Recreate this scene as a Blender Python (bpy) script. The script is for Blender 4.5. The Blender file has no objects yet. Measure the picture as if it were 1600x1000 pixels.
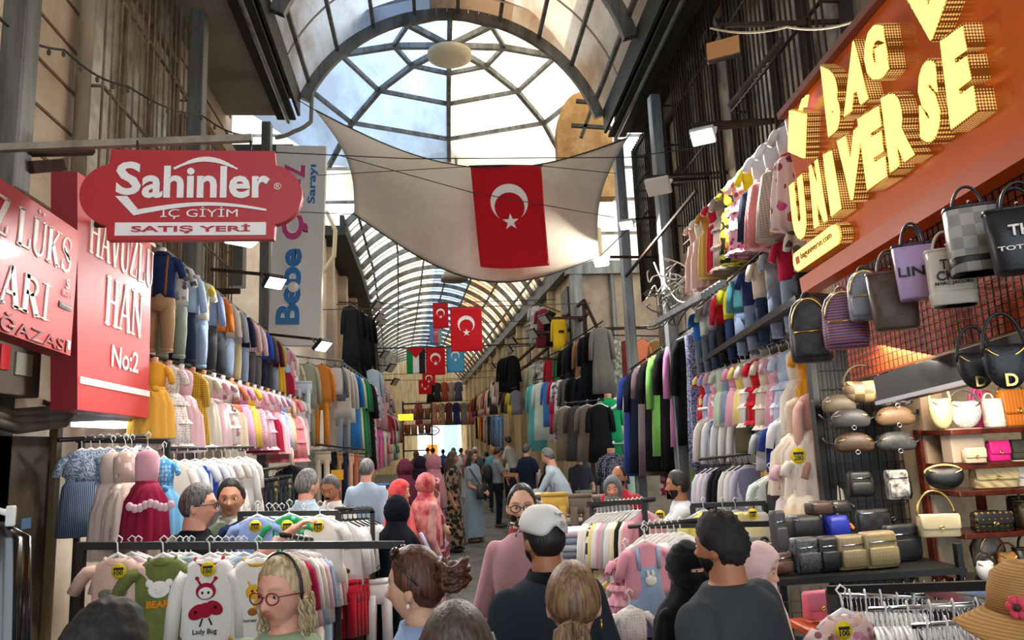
import bpy, math, random
import numpy as np
from mathutils import Vector, Matrix, noise
random.seed(7)
SC = bpy.context.scene
COL = SC.collection
PI = math.pi
# ---------------------------------------------------------------- camera
FPX = 1150.0
EYE = Vector((0, 0, 1.9))
_N = Vector((-.042, 1, -.1647)).normalized()
_F = Vector(((690-800)/FPX, (500-694)/FPX, -1)); _F = (_F-_N*_F.dot(_N)).normalized()
_R = _F.cross(_N)
CAM3 = Matrix((_R, _F, _N))            # camera axes -> world (X across, Y along the street, Z up)
cam_d = bpy.data.cameras.new('camera'); cam = bpy.data.objects.new('camera', cam_d); COL.objects.link(cam)
cam_d.sensor_width = 36; cam_d.lens = FPX/1600*36; cam_d.clip_start = .05; cam_d.clip_end = 300
cam.matrix_world = Matrix.Translation(EYE) @ CAM3.to_4x4()
SC.camera = cam
def W(px, py, y):
    """the point of the street at depth y (metres along the street) that the photo shows at pixel px, py"""
    d = CAM3 @ Vector(((px-800)/FPX, (500-py)/FPX, -1))
    return EYE + d*(y/d.y)
# ---------------------------------------------------------------- light
SC.view_settings.view_transform = 'Standard'; SC.view_settings.look = 'None'
SC.view_settings.gamma = 1; SC.view_settings.use_curve_mapping = False
SC.view_settings.exposure = 0.92
wd = bpy.data.worlds.new('sky'); SC.world = wd; wd.use_nodes = True
bg = wd.node_tree.nodes['Background']; bg.inputs[0].default_value = (.80, .90, 1.0, 1); bg.inputs[1].default_value = 2.05
sun_d = bpy.data.lights.new('sun', 'SUN'); sun_d.energy = 3.2; sun_d.angle = .02; sun_d.color = (1, .86, .68)
sun = bpy.data.objects.new('sun', sun_d); COL.objects.link(sun)
sun.rotation_euler = Vector((-.80, -.15, -.62)).to_track_quat('-Z', 'Y').to_euler()
SC.cycles.use_denoising = True
SC.cycles.max_bounces = 8; SC.cycles.diffuse_bounces = 4; SC.cycles.transparent_max_bounces = 12
SC.cycles.sample_clamp_indirect = 4.0
SC.cycles.caustics_reflective = False; SC.cycles.caustics_refractive = False
# ---------------------------------------------------------------- materials
_MC = {}
def srgb(h):
    if not isinstance(h, str): return tuple(h)[:3]
    h = h.lstrip('#'); v = [int(h[i:i+2], 16)/255 for i in (0, 2, 4)]
    return tuple(c/12.92 if c <= .04045 else ((c+.055)/1.055)**2.4 for c in v)
def mat(col, rough=.75, metal=0, pat=None, col2=None, sc=1.0, emit=0, bump=0, bsc=60, sheen=0, alpha=1, trans=0, thr=.5, coat=0):
    """procedural material; pat picks a pattern drawn in object space (metres)"""
    if pat == 'list': pat = None
    key = (col, rough, metal, pat, col2, sc, emit, bump, bsc, sheen, alpha, trans, thr, coat)
    if key in _MC: return _MC[key]
    m = bpy.data.materials.new('mat_%03d' % len(_MC)); _MC[key] = m
    m.use_nodes = True; nt = m.node_tree; nd = nt.nodes; lk = nt.links
    b = nd['Principled BSDF']
    def I(n, v): b.inputs[n].default_value = v
    c = (*srgb(col), 1)
    I('Base Color', c); I('Roughness', rough); I('Metallic', metal)
    if rough >= .8: I('Specular IOR Level', .12)
    if sheen: I('Sheen Weight', sheen)
    if coat: I('Coat Weight', coat); I('Coat Roughness', .1)
    if alpha < 1: I('Alpha', alpha)
    if trans: I('Transmission Weight', trans)
    if emit: I('Emission Color', c); I('Emission Strength', emit)
    tc = nd.new('ShaderNodeTexCoord'); co = tc.outputs['Object']
    def N(t, **k):
        n = nd.new(t)
        for a, v in k.items(): setattr(n, a, v)
        return n
    def ramp(fac, stops, interp='CONSTANT'):
        r = N('ShaderNodeValToRGB'); r.color_ramp.interpolation = interp
        while len(r.color_ramp.elements) < len(stops): r.color_ramp.elements.new(.5)
        for e, (p, cc) in zip(r.color_ramp.elements, stops): e.position = p; e.color = (*srgb(cc), 1)
        lk.new(fac, r.inputs[0]); return r.outputs[0]
    def mapv(s):
        mp = N('ShaderNodeMapping'); mp.inputs['Scale'].default_value = s
        lk.new(co, mp.inputs[0]); return mp.outputs[0]
    def wave(axis, s, dist=0, prof='SIN', dsc=1):
        w = N('ShaderNodeTexWave', bands_direction=axis, wave_profile=prof)
        w.inputs['Scale'].default_value = s; w.inputs['Distortion'].default_value = dist; w.inputs['Detail Scale'].default_value = dsc
        lk.new(co, w.inputs[0]); return w.outputs['Fac']
    def noi(s, det=4, v=None, rgh=.55):
        n = N('ShaderNodeTexNoise'); n.inputs['Scale'].default_value = s; n.inputs['Detail'].default_value = det; n.inputs['Roughness'].default_value = rgh
        lk.new(v or co, n.inputs[0]); return n.outputs[0]
    def mix(fac, a, bb, bt='MIX'):
        n = N('ShaderNodeMix', data_type='RGBA', blend_type=bt)
        for sock, v in ((0, fac), (6, a), (7, bb)):
            if hasattr(v, 'links'): lk.new(v, n.inputs[sock])
            elif sock == 0: n.inputs[0].default_value = v
            else: n.inputs[sock].default_value = (*srgb(v), 1)
        return n.outputs[2]
    def mth(op, a, bb):
        n = N('ShaderNodeMath', operation=op)
        for k, v in ((0, a), (1, bb)):
            if hasattr(v, 'links'): lk.new(v, n.inputs[k])
            else: n.inputs[k].default_value = v
        return n.outputs[0]
    out = None; d2 = col2 or '#ffffff'
    if pat == 'stripe': out = ramp(wave('X', 20*sc), [(0, col), (thr, d2)])
    elif pat == 'hstripe': out = ramp(wave('Z', 20*sc), [(0, col), (thr, d2)])
    elif pat == 'check':
        f = mth('ADD', ramp(wave('X', 14*sc), [(0, '#000000'), (.5, '#ffffff')]), ramp(wave('Z', 14*sc), [(0, '#000000'), (.5, '#ffffff')]))
        out = mix(mth('MULTIPLY', f, .5), col, d2)
    elif pat == 'plaid':
        a = mth('GREATER_THAN', wave('X', 9*sc), .78); e = mth('GREATER_THAN', wave('Z', 9*sc), .78)
        out = mix(mth('MULTIPLY', mth('ADD', a, e), .6), col, d2)
    elif pat in ('floral', 'dots'):
        v = N('ShaderNodeTexVoronoi'); v.inputs['Scale'].default_value = (26 if pat == 'floral' else 34)*sc
        v.inputs['Randomness'].default_value = 1 if pat == 'floral' else .35
        lk.new(co, v.inputs[0])
        f = ramp(v.outputs['Distance'], [(0, '#ffffff'), (thr*.8, '#000000')])
        tgt = d2
        if pat == 'floral':
            hs = N('ShaderNodeHueSaturation'); sv = N('ShaderNodeSeparateColor'); lk.new(v.outputs['Color'], sv.inputs[0])
            lk.new(mth('ADD', mth('MULTIPLY', sv.outputs[0], .16), .42), hs.inputs['Hue']); lk.new(mth('ADD', sv.outputs[1], .35), hs.inputs['Value'])
            hs.inputs['Color'].default_value = (*srgb(d2), 1); tgt = hs.outputs[0]
        out = mix(f, col, tgt)
    elif pat == 'noise': out = ramp(noi(8*sc), [(.36, col), (.66, d2)], 'LINEAR')
    elif pat == 'blotch': out = ramp(noi(14*sc, 2), [(.0, col), (.52, d2)])
    elif pat == 'denim':
        out = mix(mth('MULTIPLY', noi(7), .55), col, d2); out = mix(mth('MULTIPLY', noi(240), .3), out, '#e8eef5')
    elif pat == 'paisley':
        out = ramp(wave('DIAGONAL', 9*sc, 14, dsc=2.5), [(0, col), (.55, d2)])
    elif pat == 'checker':
        k = N('ShaderNodeTexChecker'); k.inputs['Scale'].default_value = 40*sc; lk.new(co, k.inputs[0])
        k.inputs[1].default_value = c; k.inputs[2].default_value = (*srgb(d2), 1); out = k.outputs[0]
    elif pat == 'mono':       # small repeated marks on canvas
        v = N('ShaderNodeTexVoronoi', distance='MANHATTAN'); v.inputs['Scale'].default_value = 38*sc; v.inputs['Randomness'].default_value = 0
        lk.new(co, v.inputs[0]); f = ramp(v.outputs['Distance'], [(0, '#ffffff'), (.16, '#000000'), (.34, '#ffffff'), (.42, '#000000')]); out = mix(f, col, d2)
    elif pat == 'quilt':
        pass
    elif pat == 'streak':     # hair: streaks along the strand direction (z)
        out = ramp(noi(1, 4, mapv((95*sc, 95*sc, 9*sc))), [(.34, col), (.7, d2)], 'LINEAR')
    elif pat == 'grime':
        f = noi(1.3*sc, 8, None, .66); out = ramp(f, [(.33, d2), (.62, col)], 'LINEAR')
        out = mix(mth('MULTIPLY', noi(24*sc, 5), .18), out, d2)
    elif pat == 'run':        # vertical run-down dirt
        f = noi(1, 6, mapv((7*sc, 7*sc, .8*sc)), .6); out = ramp(f, [(.36, d2), (.62, col)], 'LINEAR')
    elif pat == 'rhinestone':
        v = N('ShaderNodeTexVoronoi'); v.inputs['Scale'].default_value = 85*sc; v.inputs['Randomness'].default_value = 0
        lk.new(co, v.inputs[0]); f = ramp(v.outputs['Distance'], [(0, '#ffffff'), (.42, '#000000')]); out = mix(f, col, d2)
        if emit: lk.new(out, b.inputs['Emission Color'])
    elif pat == 'attr':
        a = N('ShaderNodeVertexColor', layer_name='Col'); out = a.outputs[0]
        out = mix(mth('MULTIPLY', noi(70), .10), out, '#a8503c')
    if out is None and not emit and not trans: out = mix(mth('MULTIPLY', noi(9, 5), .22), col, tuple(x*.72 for x in srgb(col)))
    if out is not None: lk.new(out, b.inputs['Base Color'])
    if bump or pat in ('streak', 'quilt'):
        bp = N('ShaderNodeBump'); bp.inputs['Strength'].default_value = bump or .5; bp.inputs['Distance'].default_value = .01
        if pat == 'streak': h = noi(1, 4, mapv((110*sc, 110*sc, 8*sc)))
        elif pat == 'quilt': h = mth('MULTIPLY', wave('DIAGONAL', 9*sc), 1.0)
        else: h = noi(bsc, 5)
        lk.new(h, bp.inputs['Height']); lk.new(bp.outputs[0], b.inputs['Normal'])
    return m
def fab(col, pat=None, col2=None, sc=1.0, thr=.5):
    return mat(col, .88, 0, pat, col2, sc, bump=.12, bsc=220, sheen=.18 if max(srgb(col)) > .12 else 0, thr=thr)
def sheer(col):
    """gauzy cloth that lets light through"""
    key = ('sheer', col)
    if key in _MC: return _MC[key]
    m = bpy.data.materials.new('mat_sheer_%03d' % len(_MC)); _MC[key] = m; m.use_nodes = True
    nt = m.node_tree; nd = nt.nodes; nd.clear(); c = (*srgb(col), 1)
    o = nd.new('ShaderNodeOutputMaterial'); d = nd.new('ShaderNodeBsdfDiffuse'); t = nd.new('ShaderNodeBsdfTranslucent'); a = nd.new('ShaderNodeMixShader')
    d.inputs[0].default_value = c; t.inputs[0].default_value = c; a.inputs[0].default_value = .35
    nt.links.new(d.outputs[0], a.inputs[1]); nt.links.new(t.outputs[0], a.inputs[2]); nt.links.new(a.outputs[0], o.inputs[0])
    return m
def panel_mat(tint, stain, clear=0.0, sc=1.0):
    """weathered translucent roofing sheet"""
    key = ('panel', tint, stain, clear, sc)
    if key in _MC: return _MC[key]
    m = bpy.data.materials.new('mat_panel_%d' % len(_MC)); _MC[key] = m; m.use_nodes = True
    nt = m.node_tree; nd = nt.nodes; nd.clear(); L = nt.links.new
    o = nd.new('ShaderNodeOutputMaterial'); d = nd.new('ShaderNodeBsdfDiffuse'); t = nd.new('ShaderNodeBsdfTranslucent'); a = nd.new('ShaderNodeMixShader')
    tc = nd.new('ShaderNodeTexCoord'); mp = nd.new('ShaderNodeMapping'); mp.inputs['Scale'].default_value = (.9*sc, .35*sc, .9*sc); n = nd.new('ShaderNodeTexNoise')
    n.inputs['Scale'].default_value = 1.1; n.inputs['Detail'].default_value = 7; n.inputs['Roughness'].default_value = .62
    r = nd.new('ShaderNodeValToRGB'); r.color_ramp.elements[0].position = .40; r.color_ramp.elements[1].position = .60
    r.color_ramp.elements[0].color = (*srgb(stain), 1); r.color_ramp.elements[1].color = (*srgb(tint), 1)
    L(tc.outputs['Object'], mp.inputs[0]); L(mp.outputs[0], n.inputs[0]); L(n.outputs[0], r.inputs[0])
    L(r.outputs[0], d.inputs[0]); L(r.outputs[0], t.inputs[0]); a.inputs[0].default_value = .8
    L(d.outputs[0], a.inputs[1]); L(t.outputs[0], a.inputs[2]); L(a.outputs[0], o.inputs[0])
    return m
# ---------------------------------------------------------------- mesh building
def basis(d, up=Vector((0, 0, 1))):
    d = d.normalized(); s = d.cross(up)
    if s.length < 1e-5: s = d.cross(Vector((0, 1, 0)))
    s.normalize(); return s, s.cross(d).normalized(), d
class MB:
    def __init__(s): s.v = []; s.f = []; s.mi = []; s.cur = 0
    def m(s, i): s.cur = i; return s
    def add(s, vs, fs):
        o = len(s.v); s.v.extend([tuple(x) for x in vs]); s.f.extend([tuple(i+o for i in f) for f in fs]); s.mi.extend([s.cur]*len(fs)); return s
    def box(s, c, d, rot=None):
        h = Vector(d)*.5; vs = []
        for x in (-1, 1):
            for y in (-1, 1):
                for z in (-1, 1):
                    p = Vector((x*h.x, y*h.y, z*h.z))
                    if rot is not None: p = rot @ p
                    vs.append(p+Vector(c))
        return s.add(vs, [(0, 1, 3, 2), (4, 6, 7, 5), (0, 4, 5, 1), (2, 3, 7, 6), (0, 2, 6, 4), (1, 5, 7, 3)])
    def bar(s, a, b, w, h=None, up=Vector((0, 0, 1))):
        a = Vector(a); b = Vector(b); sx, uy, d = basis(b-a, up); h = h or w; vs = []
        for p in (a, b):
            for x, y in ((-1, -1), (1, -1), (1, 1), (-1, 1)): vs.append(p+sx*x*w/2+uy*y*h/2)
        return s.add(vs, [(3, 2, 1, 0), (4, 5, 6, 7), (0, 1, 5, 4), (1, 2, 6, 5), (2, 3, 7, 6), (3, 0, 4, 7)])
    def tube(s, pts, r, n=8, cap=True, flat=1.0):
        pts = [Vector(p) for p in pts]; k = len(pts); rs = r if isinstance(r, (list, tuple)) else [r]*k
        vs = []; fs = []; su = None
        for i, p in enumerate(pts):
            d = pts[min(i+1, k-1)]-pts[max(i-1, 0)]
            if d.length < 1e-9: d = Vector((0, 0, 1))
            if su is None: sx, uy, _ = basis(d)
            else:
                d.normalize(); sx = su-d*su.dot(d)
                sx = sx.normalized() if sx.length > 1e-6 else basis(d)[0]
                uy = sx.cross(d)
            su = sx
            for j in range(n):
                t = 2*PI*j/n; vs.append(p+(sx*math.cos(t)+uy*math.sin(t)*flat)*rs[i])
        for i in range(k-1):
            for j in range(n):
                a = i*n+j; b = i*n+(j+1) % n; fs.append((a, b, b+n, a+n))
        if cap: fs.append(tuple(range(n))[::-1]); fs.append(tuple((k-1)*n+j for j in range(n)))
        return s.add(vs, fs)
    def capsule(s, a, b, ra, rb, n=12, m=4):
        a = Vector(a); b = Vector(b); d = (b-a).normalized() if (b-a).length > 1e-6 else Vector((0, 0, 1))
        pts = []; rs = []
        for i in range(m+1):
            t = PI/2*i/m; pts.append(a-d*ra*math.cos(t)*.999); rs.append(max(ra*math.sin(t), ra*.04))
        for i in range(m+1):
            t = PI/2*i/m; pts.append(b+d*rb*math.sin(t)*.999); rs.append(max(rb*math.cos(t), rb*.04))
        return s.tube(pts, rs, n)
    def ell(s, c, r, rot=None, n=16, m=10):
        vs = []; fs = []; c = Vector(c)
        for i in range(m+1):
            t = PI*i/m
            t = min(max(t, .06), PI-.06)
            for j in range(n):
                f = 2*PI*j/n; p = Vector((r[0]*math.sin(t)*math.cos(f), r[1]*math.sin(t)*math.sin(f), r[2]*math.cos(t)))
                if rot is not None: p = rot @ p
                vs.append(c+p)
        for i in range(m):
            for j in range(n):
                a = i*n+j; b = i*n+(j+1) % n; fs.append((a, a+n, b+n, b))
        fs.append(tuple(range(n))); fs.append(tuple(m*n+j for j in range(n))[::-1])
        return s.add(vs, fs)
    def loft(s, rings, n=24, cap=True, e=2.0, ph=0.0):
        """rings: (z, cx, cy, half width, half depth[, fold amplitude, fold count])"""
        vs = []; fs = []
        for r in rings:
            z, cx, cy, hw, hd = r[:5]; am, fn = (r[5], r[6]) if len(r) > 6 else (0, 0)
            for j in range(n):
                t = 2*PI*j/n; ct, st = math.cos(t), math.sin(t)
                k = 1+am*math.sin(fn*t+ph) if am else 1
                x = math.copysign(abs(ct)**(2/e), ct)*hw; y = math.copysign(abs(st)**(2/e), st)*hd
                vs.append((cx+x*k, cy+y*k, z))
        k = len(rings); dn = rings[0][0] > rings[-1][0]
        for i in range(k-1):
            for j in range(n):
                a = i*n+j; b = i*n+(j+1) % n; fs.append((a, a+n, b+n, b) if dn else (a, b, b+n, a+n))
        if cap:
            t0 = tuple(range(n)); t1 = tuple((k-1)*n+j for j in range(n))
            fs += [t0, t1[::-1]] if dn else [t0[::-1], t1]
        return s.add(vs, fs)
    def lathe(s, prof, n=20, c=(0, 0, 0)):
        return s.loft([(c[2]+z, c[0], c[1], max(r, 1e-4), max(r, 1e-4)) for r, z in prof], n)
    def grid(s, fn, nu, nv, closeu=False):
        vs = [fn(i/nu, j/nv) for j in range(nv+1) for i in range(nu+(0 if closeu else 1))]
        w = nu if closeu else nu+1; fs = []
        for j in range(nv):
            for i in range(nu):
                a = j*w+i; b = j*w+(i+1) % w; fs.append((a, b, b+w, a+w))
        return s.add(vs, fs)
    def poly(s, pts, th, nrm):
        """flat outline given thickness th along nrm"""
        n = len(pts); nrm = Vector(nrm); a = [Vector(p) for p in pts]; b = [p+nrm*th for p in a]
        return s.add(a+b, [tuple(range(n))[::-1], tuple(range(n, 2*n))]+[(i, (i+1) % n, (i+1) % n+n, i+n) for i in range(n)])
    def build(s, name, mats, parent=None, smooth=True, loc=None, thick=0):
        me = bpy.data.meshes.new(name); me.from_pydata(s.v, [], s.f)
        for x in (mats if isinstance(mats, (list, tuple)) else [mats]): me.materials.append(x)
        if any(s.mi): me.polygons.foreach_set('material_index', s.mi)
        if smooth: me.polygons.foreach_set('use_smooth', [True]*len(me.polygons))
        me.update()
        o = bpy.data.objects.new(name, me); COL.objects.link(o)
        if parent is not None: o.parent = parent
        if loc is not None: o.location = loc
        if thick:
            md = o.modifiers.new('thickness', 'SOLIDIFY'); md.thickness = thick; md.offset = 0
        return o
def tag(o, label, cat, group=None):
    o['label'] = label; o['category'] = cat
    if group: o['group'] = group
    return o
def thing(name, label, cat, loc=(0, 0, 0), rz=0, group=None):
    o = bpy.data.objects.new(name, None); COL.objects.link(o); o.location = loc; o.rotation_euler = (0, 0, rz); o.empty_display_size = .1
    return tag(o, label, cat, group)
def struct(o): o['kind'] = 'structure'; return o
def stuff(o, label, cat): o['kind'] = 'stuff'; return tag(o, label, cat)
def bevel(o, w=.01, seg=2):
    md = o.modifiers.new('round', 'BEVEL'); md.width = w; md.segments = seg; md.limit_method = 'ANGLE'; md.angle_limit = .6
    return o
def copy_tree(o, parent=None):
    c = o.copy(); COL.objects.link(c); c.parent = parent
    for ch in o.children: copy_tree(ch, c)
    return c
def frame(origin, xdir, ydir):
    """matrix whose local x, y span a board and local z stands out of it"""
    x = Vector(xdir).normalized(); y = Vector(ydir); y = (y-x*y.dot(x)).normalized(); z = x.cross(y)
    M = Matrix((x, y, z)).transposed().to_4x4(); M.translation = Vector(origin); return M
def text_geo(s, w, h, bold=0.0, ext=.004, x0=None, y0=None, shear=0, spacing=1.0):
    """lettering as a mesh, fitted to the box x0..x0+w, y0..y0+h"""
    cu = bpy.data.curves.new('lettering', 'FONT'); cu.body = s; cu.extrude = .01; cu.offset = bold; cu.resolution_u = 3; cu.shear = shear; cu.space_character = spacing
    o = bpy.data.objects.new('lettering', cu); COL.objects.link(o)
    me = bpy.data.meshes.new_from_object(o.evaluated_get(bpy.context.evaluated_depsgraph_get()))
    bpy.data.objects.remove(o); bpy.data.curves.remove(cu)
    n = len(me.vertices); a = np.empty(n*3); me.vertices.foreach_get('co', a); a = a.reshape(-1, 3)
    lo = a.min(0); hi = a.max(0)
    a[:, 0] = (a[:, 0]-lo[0])/(hi[0]-lo[0])*w+(x0 if x0 is not None else -w/2)
    a[:, 1] = (a[:, 1]-lo[1])/(hi[1]-lo[1])*h+(y0 if y0 is not None else -h/2)
    a[:, 2] = (a[:, 2]+.01)/.02*ext
    fs = [tuple(p.vertices) for p in me.polygons]; bpy.data.meshes.remove(me)
    return a, fs
def text(s, parent, w, h, m, x0=None, y0=None, z=.0, bold=0.0, ext=.004, name='lettering', rot=0, shear=0, side=None, spacing=1.0):
    a, fs = text_geo(s, w, h, bold, ext, x0, y0, shear, spacing)
    if rot:
        c, q = math.cos(rot), math.sin(rot); b = a.copy(); b[:, 0] = a[:, 0]*c-a[:, 1]*q; b[:, 1] = a[:, 0]*q+a[:, 1]*c; a = b
    a[:, 2] += z; mb = MB().add(a.tolist(), fs)
    if side:
        zt = z+ext*.98
        mb.mi = [0 if all(a[i][2] > zt for i in f) else 1 for f in fs]
    return mb.build(name, [m, side] if side else m, parent, smooth=False)
# ================================================================= the street: ground, walls, roofs
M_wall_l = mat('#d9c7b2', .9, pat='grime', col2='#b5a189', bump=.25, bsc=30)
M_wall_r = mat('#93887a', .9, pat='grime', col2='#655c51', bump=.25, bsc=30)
M_plaster = mat('#b3a28d', .92, pat='grime', col2='#86776a', sc=1.4, bump=.4, bsc=18)
M_cream = mat('#cdbb98', .9, pat='run', col2='#a8946f', bump=.2)
M_steel = mat('#7c7d7b', .5, .55, 'run', '#55554f', 1.0, bump=.1)
M_dark = mat('#35362f', .6, .4, 'run', '#22231f')
M_galv = mat('#8c9192', .42, .7, 'run', '#62666a')
M_rust = mat('#4d3a30', .8, .3, 'grime', '#2b221d', 3)
M_black = mat('#131314', .45)
M_blackm = mat('#1a1a1b', .4, .6)
M_white = mat('#e8e6e2', .5)
M_cable = mat('#26241f', .6)
M_glass = mat('#6f7a78', .12, 0, coat=.5)
M_glow = mat('#fff8e8', emit=14)
M_glow2 = mat('#dff4ff', emit=9)
# ground: irregular stone paving
m_floor = mat('#6a6762', .72, pat='grime', col2='#3f3d3a', sc=1.1, bump=.35, bsc=45)
nt = m_floor.node_tree; bsdf = nt.nodes['Principled BSDF']
vo = nt.nodes.new('ShaderNodeTexVoronoi'); vo.feature = 'DISTANCE_TO_EDGE'; vo.inputs['Scale'].default_value = 1.3
mpn = nt.nodes.new('ShaderNodeMapping'); mpn.inputs['Scale'].default_value = (1, 1.7, 1); tcn = nt.nodes.new('ShaderNodeTexCoord')
nt.links.new(tcn.outputs['Object'], mpn.inputs[0]); nt.links.new(mpn.outputs[0], vo.inputs[0])
rr = nt.nodes.new('ShaderNodeValToRGB'); rr.color_ramp.elements[0].color = (.25, .24, .23, 1); rr.color_ramp.elements[1].position = .035; rr.color_ramp.elements[1].color = (1, 1, 1, 1)
nt.links.new(vo.outputs['Distance'], rr.inputs[0]); old = bsdf.inputs['Base Color'].links[0].from_socket
mx = nt.nodes.new('ShaderNodeMix'); mx.data_type = 'RGBA'; mx.blend_type = 'MULTIPLY'; mx.inputs[0].default_value = 1
nt.links.new(old, mx.inputs[6]); nt.links.new(rr.outputs[0], mx.inputs[7]); nt.links.new(mx.outputs[2], bsdf.inputs['Base Color'])
struct(MB().box((0, 26, -.05), (16, 64, .1)).build('floor', m_floor, smooth=False))

# ---- near block, left side
def xl(y): return -2.80-.035*(y-6)
def xr(y): return 3.12+.033*(y-8)
def wall_slab(name, a, b, z0, z1, th, m):
    """upright slab whose street face runs a -> b (seen from the street the body lies behind)"""
    a = Vector((a[0], a[1], 0)); b = Vector((b[0], b[1], 0)); d = (b-a).normalized(); nrm = Vector((d.y, -d.x, 0))*th
    mb = MB(); vs = [a, b, b+nrm, a+nrm]
    mb.add([(p.x, p.y, z) for z in (z0, z1) for p in vs], [(0, 3, 2, 1), (4, 5, 6, 7), (0, 1, 5, 4), (1, 2, 6, 5), (2, 3, 7, 6), (3, 0, 4, 7)])
    return struct(mb.build(name, m, smooth=False))
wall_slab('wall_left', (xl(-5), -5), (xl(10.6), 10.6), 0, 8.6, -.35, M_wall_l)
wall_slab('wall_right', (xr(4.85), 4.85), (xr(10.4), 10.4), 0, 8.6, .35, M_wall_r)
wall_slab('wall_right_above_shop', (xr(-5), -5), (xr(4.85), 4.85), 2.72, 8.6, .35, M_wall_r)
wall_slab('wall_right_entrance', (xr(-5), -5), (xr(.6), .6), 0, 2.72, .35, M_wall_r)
struct(MB().box((4.6, 2.7, 1.36), (.2, 4.4, 2.72)).build('wall_shop_side', M_wall_r, smooth=False)); struct(MB().box((3.55, 2.7, 2.76), (2.2, 4.4, .1)).build('ceiling_shop', M_cream, smooth=False))
# courses of the rendered left wall: shadow grooves as thin dark strips
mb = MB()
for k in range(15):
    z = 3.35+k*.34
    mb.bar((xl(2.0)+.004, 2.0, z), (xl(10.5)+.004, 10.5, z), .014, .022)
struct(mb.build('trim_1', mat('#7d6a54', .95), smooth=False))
mb = MB().bar((xl(9.4)+.06, 9.0, 6.05), (xl(10.5)+.06, 10.5, 6.05), .16, .2)
struct(mb.build('trim_2', M_wall_l, smooth=False))
def grille_window(n, side, y0, y1, z0, z1, dep, bars, mf, lit):
    """barred window on a side wall: frame, panes, an outer cage of bars"""
    X = xl if side < 0 else xr
    w = struct(bpy.data.objects.new('window_%d' % n, None)); COL.objects.link(w)
    s = -side; a = Vector((X(y0)+s*.02, y0, 0)); b = Vector((X(y1)+s*.02, y1, 0)); d = b-a
    off = Vector((s*dep, 0, 0))
    fr = MB(); cage = MB(); pn = MB()
    pn.add([(a.x, a.y, z0), (b.x, b.y, z0), (b.x, b.y, z1), (a.x, a.y, z1)], [(0, 1, 2, 3)])
    for t in (0, .33, .66, 1): p = a+d*t; fr.bar((p.x+s*.02, p.y, z0), (p.x+s*.02, p.y, z1), .07)
    for z in (z0, z0+(z1-z0)*.62, z1): fr.bar((a.x+s*.02, a.y, z), (b.x+s*.02, b.y, z), .07)
    for i in range(bars+1):
        p = a+d*(i/bars)+off; cage.tube([(p.x, p.y, z0-.1), (p.x, p.y, z1+.1)], .011, 6)
    for k in range(5):
        z = z0+(z1-z0)*k/4; p = a+off; q = b+off; cage.bar(p+Vector((0, 0, z)), q+Vector((0, 0, z)), .03, .012)
        for r in (a, b): cage.bar((r.x, r.y, z), (r.x+off.x, r.y, z), .02)
    pn.build('pane', lit, w, False); fr.build('window_frame', mf, w, False); cage.build('window_bars', mf, w)
    return w
M_bar_l = mat('#9c8a72', .7, .1, 'grime', '#6b5a48', 4)
M_pane_l = mat('#cfc8b6', .25, pat='noise', col2='#9a9280', sc=.5)
grille_window(1, -1, 5.75, 7.9, 3.9, 7.6, .16, 14, M_bar_l, M_pane_l)
grille_window(2, -1, 8.2, 10.1, 3.9, 5.7, .14, 12, M_bar_l, M_pane_l)
M_bar_r = mat('#3d2f28', .75, .2, 'grime', '#241b17', 4)
M_pane_r = mat('#c9b998', .3, pat='noise', col2='#6a5c4a', sc=.4)
grille_window(3, 1, 4.6, 6.4, 4.1, 7.4, .2, 20, M_bar_r, M_pane_r)
grille_window(4, 1, 6.75, 8.2, 4.1, 7.4, .2, 16, M_bar_r, M_pane_r)
grille_window(5, 1, 8.5, 10.2, 3.9, 6.0, .24, 20, M_bar_r, M_pane_r)
def post(n, x, y, z1, w, m, z0=0):
    return struct(bevel(MB().box((x, y, (z0+z1)/2), (w, w*1.15, z1-z0)).build('column_%d' % n, m, smooth=False), .012))
M_post_r = mat('#a3aaad', .4, .6, 'run', '#6c7276')
post(1, -2.46, 4.35, 6.5, .14, M_steel); post(2, -2.42, 7.4, 6.5, .14, M_steel); post(3, -2.40, 10.35, 6.6, .13, M_steel)
post(4, 2.76, 8.45, 6.1, .13, M_post_r); post(5, 2.66, 9.95, 6.15, .13, M_post_r)
struct(MB().tube([(xl(5.6)+.09, 5.62, 4.0), (xl(5.6)+.09, 5.62, 8.3)], .055, 10).build('trim_3', mat('#a3947c', .7, 0, 'run', '#7d6e58')))  # rain pipe

# ---- near vault (runs over the viewer's head, its rear rim faces the crossing)
PL = W(466, 152, 10.2); PR = W(945, 180, 10.2); PT = W(720, 15, 10.2)
def arch_pt(L, R, T, t):
    """point t (0..1) of the circular arc from L over T to R"""
    L = Vector(L); R = Vector(R); c = (R-L).length/2; mid = (L+R)/2; ux = (R-L).normalized(); up = Vector((0, 0, 1)); up = (up-ux*up.dot(ux)).normalized()
    h = (Vector(T)-mid).dot(up); rad = (c*c+h*h)/(2*h); a0 = math.asin(min(1, c/rad)); a0 = a0 if h < c else PI-a0
    a = -a0+2*a0*t
    return mid+ux*rad*math.sin(a)+up*(rad*math.cos(a)-(rad-h))
P_blue = panel_mat('#97a8be', '#7a828c'); P_warm = panel_mat('#cfbda2', '#a07a58'); P_white = panel_mat('#efe9dd', '#cdbca0'); P_brown = panel_mat('#c9ae93', '#8b6a50', sc=1.4)
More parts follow.
